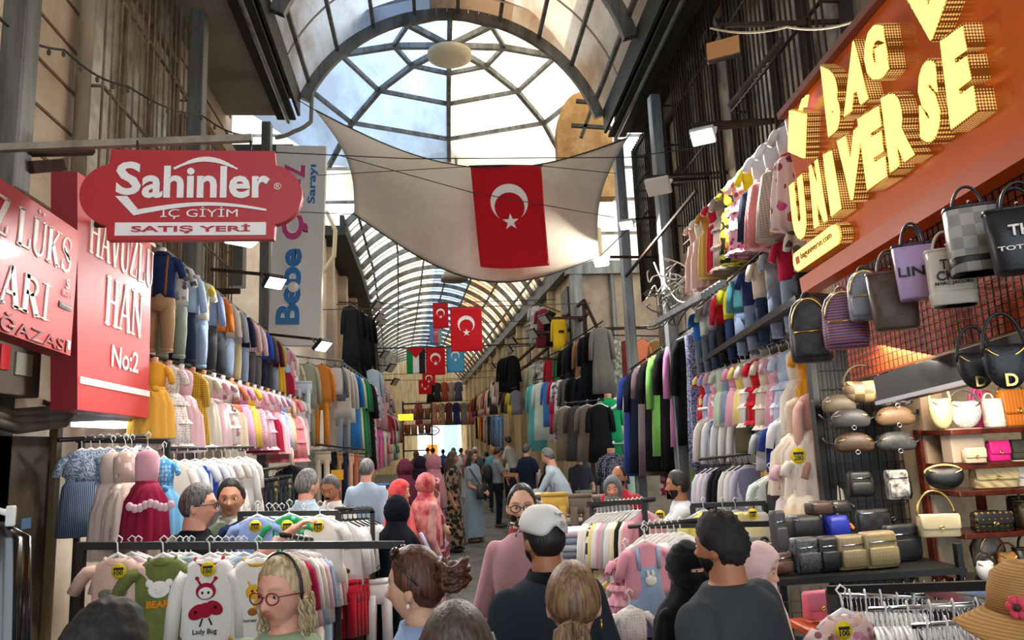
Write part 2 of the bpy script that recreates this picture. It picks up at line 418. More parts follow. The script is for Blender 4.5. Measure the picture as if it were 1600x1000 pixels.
def vault(nm, sections, npurl, ribw, ribs_per, mats, ribm, purm, seam=0):
    """sections: (left spring, right spring, crown) from near to far; sheets between, one arch rib per step, purlins along"""
    root = struct(bpy.data.objects.new('ceiling_'+nm, None)); COL.objects.link(root); NU = 28
    def sec(k):
        i = min(int(k), len(sections)-2); f = k-i; return [Vector(a).lerp(Vector(b), f) for a, b in zip(sections[i], sections[i+1])]
    tot = len(sections)-1
    mb = MB()
    def P(u, v): L, R, T = sec(v*tot); return arch_pt(L, R, T, u)
    mb.grid(P, NU, tot*4); nf = len(mb.f)
    mb.mi = [(0 if (k % NU) < NU*.42 else (1 if (k % NU) < NU*.62 else 2)) for k in range(nf)]
    mb.build('roof_sheet', mats, root)
    n = tot*ribs_per
    for k in range(n+1):
        L, R, T = sec(k/ribs_per); rb = MB(); pts = [arch_pt(L, R, T, i/36) for i in range(37)]
        ctr = (Vector(L)+Vector(R))/2-Vector((0, 0, 1)); w = ribw*(.85 if npurl == 9 and k == n else 1)
        for p, q in zip(pts, pts[1:]):
            ins = (ctr-p).normalized()*w*.75
            rb.bar(p+ins, q+(ctr-q).normalized()*w*.75, w*.7, w*1.3)
        struct(rb.build('arch_rib', ribm, root, False))
    for j in range(npurl):
        u = (j+.5)/npurl; pb = MB()
        for k in range(tot*2):
            a = P(u, k/(tot*2)); b = P(u, (k+1)/(tot*2)); pb.bar(a-Vector((0, 0, .05)), b-Vector((0, 0, .05)), .05, .07)
        struct(pb.build('purlin', purm, root, False))
    if seam:
        sb = MB()
        for k in range(1, tot*seam):
            v = k/(tot*seam); pts = [P(i/24, v)-Vector((0, 0, .015)) for i in range(25)]
            for p, q in zip(pts, pts[1:]): sb.bar(p, q, .02, .02)
        sb.build('sheet_seam', mat('#9a9088', .7), root, False)
    return root
sh = Vector((0, -1, 0))
def shift(p, dy, kx): return Vector(p)+Vector((kx*dy, dy, 0))
def near_sec(y):
    dy = y-10.2; return (shift(PL, dy, -.035), shift(PR, dy, .035), shift(PT, dy, 0))
vault('near', [near_sec(y) for y in (-4, 1, 4, 6, 8, 10.2)], 9, .14, 1, [panel_mat('#a3a8ae', '#77726e'), panel_mat('#947a64', '#6a4f3a', 0, 1.4), panel_mat('#b3a492', '#8a6d54')], M_steel, M_steel, 2)  # darker sheet tints paint in the dimmer light of this vault
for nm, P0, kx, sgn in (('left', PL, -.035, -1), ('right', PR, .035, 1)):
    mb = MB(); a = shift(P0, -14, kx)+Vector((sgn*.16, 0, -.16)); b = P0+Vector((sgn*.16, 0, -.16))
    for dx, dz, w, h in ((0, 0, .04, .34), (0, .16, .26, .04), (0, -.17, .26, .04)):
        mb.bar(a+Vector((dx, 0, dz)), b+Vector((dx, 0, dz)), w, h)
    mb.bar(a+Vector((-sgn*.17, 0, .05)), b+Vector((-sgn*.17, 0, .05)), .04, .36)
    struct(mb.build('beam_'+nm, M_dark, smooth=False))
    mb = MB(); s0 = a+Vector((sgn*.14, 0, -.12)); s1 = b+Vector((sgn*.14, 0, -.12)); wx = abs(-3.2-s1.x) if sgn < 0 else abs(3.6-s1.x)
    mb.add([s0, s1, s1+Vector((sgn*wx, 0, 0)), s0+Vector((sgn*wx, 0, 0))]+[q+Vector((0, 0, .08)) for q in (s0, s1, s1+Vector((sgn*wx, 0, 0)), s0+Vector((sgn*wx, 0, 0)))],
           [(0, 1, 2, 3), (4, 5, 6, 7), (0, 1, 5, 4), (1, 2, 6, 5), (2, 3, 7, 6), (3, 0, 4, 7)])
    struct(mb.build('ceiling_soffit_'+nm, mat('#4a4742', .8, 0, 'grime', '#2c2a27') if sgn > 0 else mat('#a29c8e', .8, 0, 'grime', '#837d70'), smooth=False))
    struct(MB().tube([a+Vector((-sgn*.02, 0, -.22)), b+Vector((-sgn*.02, 0, -.22))], .03, 8).build('trim_pipe_'+nm, M_galv))

struct(MB().box((-3.55, 10.85, 6.05), (2.9, .3, .75)).build('beam_alley_left', M_dark, smooth=False)); struct(MB().box((-2.95, 10.7, 5.2), (.35, .2, 1.9)).build('column_alley_left', M_steel, smooth=False))
# ---- glazed dome over the crossing
DC = Vector((.34, 13, 0)); DZ = [9.42, 9.40, 9.22, 8.80, 8.05]; DR = [.0, 1.05, 2.05, 2.95, 3.75]
dome = struct(bpy.data.objects.new('ceiling_dome', None)); COL.objects.link(dome)
def dp(k, a): return DC+Vector((math.sin(a)*DR[k], math.cos(a)*DR[k], DZ[k]))
NS = 8
pm = [P_white, P_blue]
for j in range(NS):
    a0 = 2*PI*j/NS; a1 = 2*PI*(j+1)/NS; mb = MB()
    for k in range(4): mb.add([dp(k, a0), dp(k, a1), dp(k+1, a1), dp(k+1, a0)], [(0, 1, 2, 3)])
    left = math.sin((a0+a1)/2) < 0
    mb.build('dome_pane', panel_mat('#93a5bd', '#77828f', 0, .7) if left else panel_mat('#efe6d6', '#d2bd9c', 0, .7), dome, False)  # sky-blue left and sunlit cream right are painted into the pane tints
    rb = MB()
    for k in range(4): rb.bar(dp(k, a0)-Vector((0, 0, .05)), dp(k+1, a0)-Vector((0, 0, .05)), .09, .11)
    rb.build('dome_rib', M_steel, dome, False)
    for k in (1, 2, 3): MB().bar(dp(k, a0)-Vector((0, 0, .04)), dp(k, a1)-Vector((0, 0, .04)), .07, .08).build('dome_ring', M_steel, dome, False)
MB().lathe([(.01, 9.05), (.30, 9.06), (.42, 9.13), (.42, 9.22), (.2, 9.3), (.05, 9.42)], 28, (DC.x, DC.y, 0)).build('dome_hub', mat('#b5a689', .7), dome)
# upright glazing below the dome and over the mouths of the side alleys
def glazed(nm, a, b, z0, z1, m, nx, nz):
    r = struct(bpy.data.objects.new(nm, None)); COL.objects.link(r); a = Vector(a); b = Vector(b)
    MB().add([(a.x, a.y, z0), (b.x, b.y, z0), (b.x, b.y, z1), (a.x, a.y, z1)], [(0, 1, 2, 3)]).build('pane', m, r, False)
    for i in range(nx+1):
        p = a.lerp(b, i/nx); MB().bar((p.x, p.y, z0), (p.x, p.y, z1), .06).build('mullion', M_steel, r, False)
    for i in range(nz+1):
        z = z0+(z1-z0)*i/nz; MB().bar((a.x, a.y, z), (b.x, b.y, z), .06).build('mullion', M_steel, r, False)
glazed('window_6', (-4.6, 16.3), (5.6, 16.3), 7.4, 9.0, P_white, 6, 2)
glazed('window_7', (5.2, 10.3), (5.2, 16.5), 4.4, 9.2, P_white, 4, 3)
glazed('window_8', (-4.9, 10.3), (-4.9, 16.5), 4.6, 9.2, P_warm, 4, 4)
glazed('window_9', (2.95, 16.25), (5.2, 16.25), 5.75, 7.4, P_white, 3, 2)
# stained arched gable between dome and right-hand alley
gb = W(905, 240, 12.3); mb = MB(); pts = []
for i in range(19):
    t = PI*(1-i/18); pts.append((gb.x+.12+.50*math.cos(t), gb.y, gb.z+.30+.88*math.sin(t)))
pts = [(gb.x-.38, gb.y, gb.z-.8)]+pts+[(gb.x+.62, gb.y, gb.z-.8)]
struct(mb.poly(pts, .3, (0, 1, 0)).build('wall_gable', mat('#c09a68', .9, 0, 'grime', '#8a5f36', 1.8), smooth=False))
for k, (x0, y0, x1, y1) in enumerate(((900, 158, 944, 162), (893, 196, 955, 200), (908, 215, 925, 168))):
    struct(MB().bar(W(x0, y0, 12.0), W(x1, y1, 12.0), .06).build('beam_%d' % (k+1), M_dark, smooth=False))

# ---- far block
LV = [(-2.1, 16.2), (-2.25, 22.9), (-3.2, 38), (-4.2, 52)]
def zl(y): return 6.95
def lx(y):
    for (a, b), (c, d) in zip(LV, LV[1:]):
        if y <= d: return a+(c-a)*(y-b)/(d-b)
    return LV[-1][0]
def rx(y): return 3.25+(1.62-3.25)*(y-16.2)/(52-16.2)
def far_sec(y): return ((lx(y), y, 6.95), (rx(y), y, 6.3), ((lx(y)+rx(y))/2+.05, y, 8.05))
vault('far', [far_sec(y) for y in (16.4, 22, 28, 34, 40, 46, 52)], 7, .11, 4, [P_white, P_blue, P_warm], M_steel, M_steel, 12)
def far_wall(name, X, y0, y1, z1, sgn, m, off):
    mb = MB(); N = 8
    for i in range(N):
        a = y0+(y1-y0)*i/N; b = y0+(y1-y0)*(i+1)/N
        p = [(X(a)+sgn*off, a), (X(b)+sgn*off, b), (X(b)+sgn*(off+.4), b), (X(a)+sgn*(off+.4), a)]
        mb.add([(x, y, z) for z in (0, z1) for x, y in p], [(0, 3, 2, 1), (4, 5, 6, 7), (0, 1, 5, 4), (1, 2, 6, 5), (2, 3, 7, 6), (3, 0, 4, 7)])
    return struct(mb.build(name, m, smooth=False))
far_wall('wall_far_left', lx, 16.2, 52, 7.3, -1, M_wall_l, .5)
far_wall('wall_far_right', rx, 16.2, 52, 6.7, 1, M_cream, .15)
# eaves beams, pilasters and dark window strips of the far block
for nm, X, z, sgn in (('far_left', lx, 6.72, -1), ('far_right', rx, 6.08, 1)):
    mb = MB()
    for i in range(9):
        a = 16.2+i*4; b = min(a+4, 52)
        if b > a: mb.bar((X(a)+sgn*.22, a, z), (X(b)+sgn*.22, b, z), .62, .22); mb.bar((X(a), a, z+.2), (X(b), b, z+.2), .1, .3)
    struct(mb.build('beam_'+nm, M_dark if sgn < 0 else M_steel, smooth=False))
np_ = 0
for y in range(17, 52, 3):
    np_ += 1
    struct(MB().box((rx(y)+.12, y, 3.1), (.3, .3, 6.0)).build('column_far_right_%d' % np_, M_cream, smooth=False))
    struct(MB().box((rx(y+1.5)+.14, y+1.5, 4.7), (.06, 1.0, 2.0)).build('window_far_right_%d' % np_, mat('#3a3029', .4), smooth=False))
    struct(MB().box((lx(y)-.42, y, 3.3), (.3, .35, 6.4)).build('column_far_left_%d' % np_, M_wall_l, smooth=False))
# plaster end wall of the right-hand far block, facing the viewer across the side alley
struct(MB().box((4.55, 16.4, 2.95), (3.0, .4, 5.6)).build('wall_corner_right', M_plaster, smooth=False))
struct(MB().box((3.12, 16.15, 2.9), (.28, .2, 5.8)).build('column_corner_right', M_steel, smooth=False))
struct(MB().box((4.0, 16.15, 5.72), (2.2, .25, .3)).build('beam_corner_right', M_steel, smooth=False))
struct(MB().tube([(3.95, 16.1, 0), (3.95, 16.1, 5.6)], .06, 8).build('trim_4', M_steel))
struct(MB().box((-3.6, 16.4, 3.3), (2.2, .4, 6.6)).build('wall_corner_left', M_wall_l, smooth=False))
struct(MB().box((6.2, 13.3, 2.6), (.3, 6.4, 5.2)).build('wall_alley_right', M_plaster, smooth=False))
struct(MB().box((-6.2, 13.3, 2.6), (.3, 6.4, 5.2)).build('wall_alley_left', M_wall_l, smooth=False))
# end of the street
struct(MB().box((-1.3, 52.5, 4.1), (8, .4, 8.2)).build('wall_end', M_cream, smooth=False))
# ================================================================= signs, sail cloth, flags, lamps, cables
M_red = mat('#b5121f', .45); M_reds = mat('#8d0f1c', .5); M_red2 = mat('#c22327', .5, coat=.12); M_let = mat('#efe3da', .5); M_letw = mat('#f4f0ea', .5)
# --- serif capitals drawn as strokes: (points, width) on a 1 x 1 cell
def arc(cx, cy, rx_, ry_, a0, a1, n=10): return [(cx+rx_*math.cos(math.radians(a0+(a1-a0)*i/n)), cy+ry_*math.sin(math.radians(a0+(a1-a0)*i/n))) for i in range(n+1)]
TK, TN, SF = .22, .10, .07
def _sf(x, y, w=.34): return ([(x-w/2, y), (x+w/2, y)], SF)
GL = {
 'H': [([(.2, 0), (.2, 1)], TK), ([(.8, 0), (.8, 1)], TK), ([(.2, .5), (.8, .5)], TN), _sf(.2, .03), _sf(.2, .97), _sf(.8, .03), _sf(.8, .97)],
 'A': [([(.14, 0), (.5, 1)], TN), ([(.5, 1), (.84, 0)], TK), ([(.27, .33), (.72, .33)], TN), _sf(.13, .03), _sf(.85, .03)],
 'V': [([(.15, 1), (.5, 0)], TK), ([(.5, 0), (.86, 1)], TN), _sf(.15, .97), _sf(.86, .97)],
 'U': [([(.2, 1), (.2, .3)]+arc(.5, .3, .3, .27, 180, 270, 6), TK), (arc(.5, .3, .3, .27, 270, 360, 6)+[(.8, 1)], TN), _sf(.2, .97), _sf(.8, .97, .28)],
 'Z': [([(.14, .95), (.86, .95)], TN), ([(.8, .95), (.18, .05)], TK), ([(.14, .05), (.88, .05)], TN), ([(.16, .95), (.16, .74)], SF), ([(.86, .05), (.86, .28)], SF)],
 'L': [([(.24, 0), (.24, 1)], TK), ([(.1, .05), (.86, .05)], TN), _sf(.24, .97), ([(.84, .05), (.84, .3)], SF)],
 'N': [([(.18, 0), (.18, 1)], TN), ([(.18, 1), (.82, 0)], TK), ([(.82, 0), (.82, 1)], TN), _sf(.18, .03), _sf(.14, .97), _sf(.82, .97)],
 'K': [([(.22, 0), (.22, 1)], TK), ([(.3, .42), (.82, .98)], TN), ([(.42, .56), (.84, 0)], TK), _sf(.22, .03), _sf(.22, .97), _sf(.82, .97), _sf(.86, .03)],
 'S': [(arc(.5, .74, .3, .23, 35, 270, 12), TN+.03), (arc(.5, .26, .3, .24, 90, -145, 12), TN+.05), ([(.3, .66), (.7, .36)], TK), ([(.77, .98), (.77, .74)], SF), ([(.2, .02), (.2, .26)], SF)],
 'R': [([(.24, 0), (.24, 1)], TK), ([(.2, .95), (.5, .95)]+arc(.5, .74, .27, .21, 90, -90, 8)+[(.24, .53)], TN+.03), ([(.5, .53), (.84, .03)], TK), _sf(.24, .03), _sf(.88, .03, .24)],
 'I': [([(.5, 0), (.5, 1)], TK), _sf(.5, .03, .42), _sf(.5, .97, .42)],
}
def serif(word, x0, y0, w, h, parent, m, z=.003, gap=.06, shear_y=0.0):
    """raised serif lettering, one mesh per word"""
    mb = MB(); ws = [.55 if c == 'I' else (.45 if c == ' ' else 1.0) for c in word]; tot = sum(ws); x = x0
    for c, cw in zip(word, ws):
        cell = w*cw/tot
        c0 = 'U' if c == 'Ü' else c
        if c == ' ': x += cell; continue
        def T(p):
            px = p[0] if cw == 1 else .5+(p[0]-.5)*1.7
            return Vector((x+px*cell, y0+p[1]*h+shear_y*(x+px*cell-x0), z))
        for pts, wd_ in GL[c0]:
            q = [T(p) for p in pts]
            for a, b in zip(q, q[1:]):
                vert = abs((b-a).y) > abs((b-a).x)
                mb.bar(a-(b-a).normalized()*.002, b+(b-a).normalized()*.002, wd_*(cell if vert else cell*.9), .006)
        if c == 'Ü':
            for dx in (.35, .65): mb.ell(T((dx, 1.2)), (cell*.09, cell*.09, .003), n=10, m=4)
        x += cell
    return mb.build('lettering', m, parent, False)

# --- red hanging shop sign across the lane
o = W(303, 306, 3.6); sg = thing('hanging_sign', 'red plaque-shaped lingerie sign with rounded ends hanging from a pole', 'sign', o)
sw, s_h = 1.02, .455; M0 = frame((0, 0, 0), (1, .03, .0), (0, 0, 1)); sg.matrix_world = Matrix.Translation(o) @ M0
pts = []; hx, hy, r = .385, s_h/2, .155
for sx in (1, -1):
    seq = [(sx*hx, -sx*hy)] if False else []
    c = [(sx*(hx), -hy*1 if sx > 0 else hy)]
    ar = [(sx*(hx-.02)+sx*math.cos(math.radians(a))*r, math.sin(math.radians(a))*r*(1 if sx > 0 else -1)) for a in range(-80, 81, 10)]
    pts += c+ar+[(sx*hx, hy if sx > 0 else -hy)]
MB().poly([(x, y, -.03) for x, y in pts], .05, (0, 0, 1)).build('sign_board', M_red, sg, False)
text('S', sg, .115, .17, M_letw, -.355, -.005, .022, .03); text('ahinler', sg, .60, .165, M_letw, -.235, -.02, .022, .028)
mb = MB(); top = [(-.09+.30*t, .13+.05*math.sin(PI*t)) for t in [i/14 for i in range(15)]]
for (a, b), (c, d) in zip(top, top[1:]): mb.bar((a, b, .024), (c, d, .024), .022*math.sin(PI*min(1, max(.12, (a+.09)/.3)))+.004, .005)
bt = [(-.27+.62*t, -.095+.045*math.sin(PI*t*.9)) for t in [i/20 for i in range(21)]]
for (a, b), (c, d) in zip(bt, bt[1:]): mb.bar((a, b, .024), (c, d, .024), .022*(1-.7*(a+.27)/.62)+.004, .005)
mb.poly([(-.355, -.01, .022), (-.27, -.105, .022), (-.25, -.075, .022), (-.30, -.01, .022)], .004, (0, 0, 1)); mb.build('lettering_flourish', M_letw, sg, False)
text('İÇ GİYİM', sg, .36, .062, M_letw, -.145, -.125, .022, .0)
MB().box((0, -.175, .022), (.7, .065, .006)).build('white_strip', M_letw, sg, False)
text('SATIŞ YERİ', sg, .55, .046, M_red, -.275, -.198, .026, .02)
text('®', sg, .035, .035, M_letw, .385, .025, .022, .0)
pl = thing('sign_pole', 'pale square pole carrying the red lingerie sign out from the wall', 'pole', W(0, 231, 3.66))
mb = MB(); a, b = W(-120, 236, 3.66)-pl.location, W(394, 216, 3.62)-pl.location; mb.bar(a, b, .035); mb.build('bar', mat('#a39a88', .6, .3, 'grime', '#776e5e', 5), pl, False)
for px in (215, 392):
    p, q = W(px, 220, 3.62)-pl.location, W(px, 236, 3.6)-pl.location; MB().tube([p, q], .006, 6).build('hook', M_cable, pl)
# --- two red boards along the left-hand shops
def board(nm, lab, c4, th, m, ms):
    """c4: top near, bottom near, bottom far, top far corner points"""
    tn, bn, bf, tf = [Vector(p) for p in c4]
    x = (bf-bn); M = frame(bn, x, tn-bn); r = thing(nm, lab, 'sign'); r.matrix_world = M; Mi = M.inverted()
    q = [Mi @ p for p in (bn, bf, tf, tn)]; q = [Vector((p.x, p.y, 0)) for p in q]
    mb = MB(); mb.add([(p.x, p.y, 0) for p in q]+[(p.x, p.y, -th) for p in q], [(0, 1, 2, 3), (7, 6, 5, 4), (0, 4, 5, 1), (1, 5, 6, 2), (2, 6, 7, 3), (3, 7, 4, 0)])
    mb.mi = [0, 1, 1, 1, 1, 1]; mb.build('sign_board', [m, ms], r, False); return r, q
def Wx(px, py, X):
    d = CAM3 @ Vector(((px-800)/FPX, (500-py)/FPX, -1)); return EYE+d*(X/d.x)
XH = -2.0; r, q = board('entrance_sign', 'red wall sign of the arcade entrance with pale serif letters and house number', [Wx(121, 268, XH), Wx(121, 640, XH), Wx(232, 653, XH-.02), Wx(238, 352, XH-.02)], .14, M_red2, M_reds)
Lx = q[1].x; Ly = q[3].y; serif('HAVUZLU', .02*Lx, .685*Ly, .96*Lx, .20*Ly, r, M_let); serif('HAN', .26*Lx, .40*Ly, .56*Lx, .23*Ly, r, M_let)
text('No:2', r, .40*Lx, .105*Ly, M_let, .38*Lx, .215*Ly, .002, .012)
MB().box((Lx*.5, .125*Ly, .003), (Lx*.99, .03*Ly, .005)).build('white_line', M_let, r, False); MB().box((Lx*.5, .93*Ly, .003), (Lx*.99, .02*Ly, .005)).build('white_line', M_let, r, False)
XK = -1.84; r, q = board('store_sign', 'red store board cut off at the edge with pale serif words over outlined small capitals', [Wx(-150, 176, XK), Wx(-150, 466, XK), Wx(110, 556, XK), Wx(124, 362, XK)], .10, M_red2, M_reds)
Lx = q[1].x; Ly = q[3].y; Mi = r.matrix_world.inverted()
def loc(px, py): p = Mi @ Wx(px, py, XK); return p.x, p.y
for wds, x0p, y0p, x1p, hp in (('Z LÜKS', -16, 362, 112, 62), ('LARI', -44, 458, 76, 58)):
    a = loc(x0p, y0p); b = loc(x1p, y0p+ (x1p-x0p)*.36); serif(wds, a[0], a[1]+.01, b[0]-a[0], .175, r, M_let, shear_y=0)
a = loc(-60, 484); b = loc(104, 545); text('MAĞAZASI', r, b[0]-a[0], .082, mat('#7e1418', .5), a[0], a[1]-.025, .002, .0); text('MAĞAZASI', r, b[0]-a[0]-.004, .078, mat('#d9b9a8', .5), a[0]+.006, a[1]-.02, .001, -.004, .002)
a = loc(104, 458); text('S', r, .03, .05, M_let, a[0]-.02, a[1]+.02, .002, .01); text('ERDEM', r, .085, .028, mat('#e0a49a', .5), a[0]-.05, a[1]-.02, .002)
MB().box((a[0]-.01, a[1]-.07, .003), (.12, .03, .004)).build('dark_label', mat('#2b1718', .5), r, False); text('SATIŞ NOKTASI', r, .1, .012, M_let, a[0]-.06, a[1]-.076, .006)
a = loc(105, 545); MB().box((a[0], a[1]+.02, .003), (.04, .045, .004)).build('sticker', M_let, r, False)
# --- upright baby-trousseau sign
a = W(418, 540, 10.2); b = W(500, 540, 10.2); t = W(418, 226, 10.2); wv = (b-a).length; hv = (t-a).length
r = thing('vertical_sign', 'tall grey-white sign board with blue and pink letters reading upward', 'sign'); r.matrix_world = frame(a, b-a, (0, 0, 1))
bevel(MB().box((wv/2, hv/2, -.06), (wv, hv, .12)).build('sign_board', mat('#dcdad6', .55), r, False), .008)
M_blue = mat('#1f6fb2', .45); M_pink = mat('#c23a7c', .45)
for wds, m, u, h_ in (('Bebe', M_blue, (.10, .47), .46), ('Ç', M_pink, (.515, .635), .46), ('eyi', M_pink, (.66, .82), .30), ('Z', M_pink, (.83, .895), .40)):
    for mm, z, bo, e in ((M_letw, .0, .075, .02), (m, .018, .035, .016)):
        text(wds, r, (u[1]-u[0])*hv, h_*wv*(1.12 if wds == 'Ç' else 1), mm, u[0]*hv, -(.60 if wds != 'Ç' else .70)*wv, z, bo, e, rot=PI/2)
text('Sarayı', r, .20*hv, .20*wv, M_blue, .70*hv, -.86*wv, .0, .02, .012, rot=PI/2)
MB().lathe([(.001, 0), (.075, 0), (.075, .01), (.001, .012)], 20).build('panda_badge', M_letw, r).matrix_local = Matrix.Translation((.46*wv, .28*hv, .036))
for z in (.1, .9): MB().bar((0, z*hv, -.06), (-.18, z*hv, -.06), .05).build('bracket', M_steel, r, False)
# --- the big light-up bag shop sign
TL = W(1234, 176, 4.0); BL = W(1270, 437, 4.0); BR = W(1600, 228, 2.35); dirx = (BR-BL)
M0 = frame(BL, dirx, TL-BL); r = thing('shop_sign', 'large orange bag shop sign with glowing yellow letters edged in rhinestones', 'sign'); r.matrix_world = M0; Mi = M0.inverted()
SH = (Mi @ TL).y; SL = 2.75
M_or = mat('#e2661a', .3, 0, coat=.5); M_or2 = mat('#b84a0c', .35, 0)
bevel(MB().box((SL/2, SH/2, -.06), (SL, SH, .12)).build('sign_board', M_or, r, False), .01)
MB().box((SL/2, -.035, .03), (SL, .09, .10)).build('lower_lip', mat('#cf560f', .35), r, False)
MB().box((SL/2, SH+.02, .0), (SL, .04, .08)).build('top_rail', mat('#8f5a48', .4, .3), r, False)
M_ylw = mat('#ffdf62', .5, emit=1.25); M_rh = mat('#6a3c10', .25, .6, 'rhinestone', '#f2c878', .9, emit=.35)
def sl(px, py):
    d = CAM3 @ Vector(((px-800)/FPX, (500-py)/FPX, -1)); n = M0.col[2].to_3d(); k = (BL-EYE).dot(n)/d.dot(n); p = Mi @ (EYE+d*k); return p.x, p.y
def letter(ch, c4, bold=.072, e=.075):
    """block letter filling the quad c4 (bottom-left, bottom-right, top-right, top-left in the sign's plane)"""
    g, fs = text_geo(ch, 1, 1, bold, 1, 0, 0); q = [Vector(sl(*p)) for p in c4]
    for scale, z0, z1, mm in ((1.12, e*.96, e*1.06, M_ylw), (1.24, .0, e, M_rh)):
        vs = []
        for u, v, w in g:
            u_ = .5+(u-.5)*scale; v_ = .5+(v-.5)*(1+(scale-1)*.6)
            p = (q[0]*(1-u_)+q[1]*u_)*(1-v_)+(q[3]*(1-u_)+q[2]*u_)*v_; vs.append((p.x, p.y, z0+(z1-z0)*w))
        MB().add(vs, fs).build('letter_face' if mm is M_ylw else 'letter_edge', mm, r, False)
for ch, c4 in (('B', [(1317, 208), (1334, 197), (1330, 118), (1306, 108)]), ('A', [(1344, 176), (1377, 152), (1361, 66), (1353, 70)]), ('G', [(1380, 130), (1412, 112), (1402, 36), (1374, 52)]),
               ('U', [(1262, 372), (1281, 366), (1272, 276), (1254, 292)]), ('N', [(1294, 352), (1312, 340), (1298, 252), (1286, 262)]), ('I', [(1321, 333), (1335, 322), (1321, 238), (1309, 244)]),
               ('V', [(1346, 312), (1362, 303), (1368, 200), (1333, 222)]), ('E', [(1380, 290), (1408, 272), (1396, 170), (1366, 188)]), ('R', [(1418, 262), (1452, 238), (1438, 138), (1404, 156)]),
               ('S', [(1467, 222), (1496, 208), (1488, 92), (1462, 108)]), ('E', [(1516, 194), (1552, 168), (1532, 46), (1500, 68)]), ('V', [(1474, 64), (1490, 52), (1516, -40), (1440, -18)])):
    letter(ch, c4)
# bag-shaped emblem
q = [sl(*p) for p in ((1254, 236), (1278, 246), (1281, 178), (1256, 172))]
for sc_, z, t, mm in ((1.0, .07, .02, M_ylw), (1.08, .0, .075, M_rh)):
    c = (sum(p[0] for p in q)/4, sum(p[1] for p in q)/4); pp = [(c[0]+(p[0]-c[0])*sc_, c[1]+(p[1]-c[1])*sc_, z) for p in q]
    MB().poly(pp, t, (0, 0, 1)).build('bag_emblem', mm, r, False)
a = sl(1266, 172); b = sl(1272, 152); MB().tube([(a[0]-.03, a[1], .05), (b[0]-.02, b[1], .05), (b[0]+.02, b[1], .05), (a[0]+.04, a[1], .05)], .012, 8).build('emblem_handle', M_ylw, r)
for px in (1262, 1272): p = sl(px, 190); MB().ell((p[0], p[1], .085), (.008, .012, .004), n=8, m=4).build('emblem_dot', M_or2, r)
a = sl(1268, 408); b = sl(1322, 392); tq = sl(1322, 350); c = ((a[0]+b[0])/2, (a[1]+tq[1])/2-.02); wq = abs(b[0]-a[0])
pts = [(c[0]-.22+.045*math.cos(t), c[1]+.055*math.sin(t)) for t in [PI/2+PI*i/8 for i in range(9)]]+[(c[0]+.22+.045*math.cos(t), c[1]+.055*math.sin(t)) for t in [-PI/2+PI*i/8 for i in range(9)]]
for sc_, z, t, mm in ((1.0, .06, .012, M_ylw), (1.08, .0, .062, M_rh)):
    MB().poly([(c[0]+(x-c[0])*sc_, c[1]+(y-c[1])*sc_, z) for x, y in pts], t, (0, 0, 1)).build('address_plate', mm, r, False)
text('baguniverse.com', r, .36, .05, mat('#8a4a12', .5), c[0]-.15, c[1]-.022, .077, .006)
bevel(MB().box((c[0]-.195, c[1], .078), (.045, .045, .006)).build('camera_icon', mat('#c8501c', .5), r, False), .006)

# --- sail cloth and flags
def cloth(fn, nu, nv, m, name, parent): return MB().grid(fn, nu, nv).build(name, m, parent)
SQ = [W(492, 172, 9.4), W(980, 216, 9.4), W(936, 402, 8.9), W(553, 335, 8.9)]
def sail(u, v):
    p = (SQ[0]*(1-u)+SQ[1]*u)*(1-v)+(SQ[3]*(1-u)+SQ[2]*u)*v
    p = p+Vector((0, 0, -.62*math.sin(PI*u)*(1-v)-.52*math.sin(PI*u)*v*(1+.1*math.sin(PI*u))))
    cx = .17*math.sin(PI*v)*(1-2*u); p = p+Vector((cx, -.55*math.sin(PI*u)*math.sin(PI*v)+.012*math.sin(9*u+7*v)*math.sin(PI*u), 0)); return p
m_sail = mat('#dfd5c4', .85, 0, 'grime', '#c9bda8', .8, bump=.15, bsc=90)
r = thing('sail_cloth', 'large dirty cream canvas sheet strung across the lane below the dome', 'cloth')
MB().grid(sail, 40, 24).build('canvas', m_sail, r, thick=.006)
for v0, nm in ((0.0, 'rope'), (1.0, 'rope')):
    MB().tube([sail(i/30, v0)+Vector((0, -.012, 0)) for i in range(31)], .008, 6).build(nm, M_cable, r)
for k in range(4):
    tgt = [W(455, 150, 10.3), W(1005, 175, 9.9), W(1010, 330, 9.9), W(440, 330, 10.3)][k]; MB().tube([SQ[k], tgt], .006, 6).build('guy_rope', M_cable, r)
M_flag = mat('#b3111d', .8, sheen=.2); M_fw = mat('#ece6e0', .8); M_flag2 = mat('#c21620', .8, sheen=.2)
def crescent_star(parent, w, h, m, fn, cx=.5, cy=.62, R=.27, vertical=True):
    """white crescent and star laid on the cloth surface fn(u,v) -> point; R relative to width"""
    mb = MB(); n = 26; out = []; inn = []; asp = w/h
    # crescent opens along the cloth's length (down when hung)
    r1, r2, dc = R, R*.80, R*.26
    a0 = math.radians(38)
    o_ = []; i_ = []
    y = (r1*r1-r2*r2+dc*dc)/(2*dc); x = math.sqrt(max(r1*r1-y*y, 0))
    A = math.atan2(x, y)
    for k in range(n+1):
        t = A+(2*PI-2*A)*k/n; o_.append((r1*math.sin(t), -r1*math.cos(t)))
    B = math.atan2(x, y-dc)
    for k in range(n+1):
        t = B+(2*PI-2*B)*k/n; i_.append((r2*math.sin(t), -dc-r2*math.cos(t)))
    def L(p): q = fn(cx+p[0], cy+p[1]*asp); return q
    vs = [L(p) for p in o_]+[L(p) for p in i_]; mb.add(vs, [(k, k+1, n+1+k+1, n+1+k) for k in range(n)])
    sy = -r1*1.02; sr = R*.46; vs = [L((0, sy))]
    for k in range(10):
        t = PI*2*k/10; rr_ = sr if k % 2 == 0 else sr*.39; vs.append(L((rr_*math.sin(t), sy+rr_*math.cos(t))))
    mb.add(vs, [(0, 1+k, 1+(k+1) % 10) for k in range(10)])
    return mb.build('crescent_and_star', m, parent, False, thick=.004)
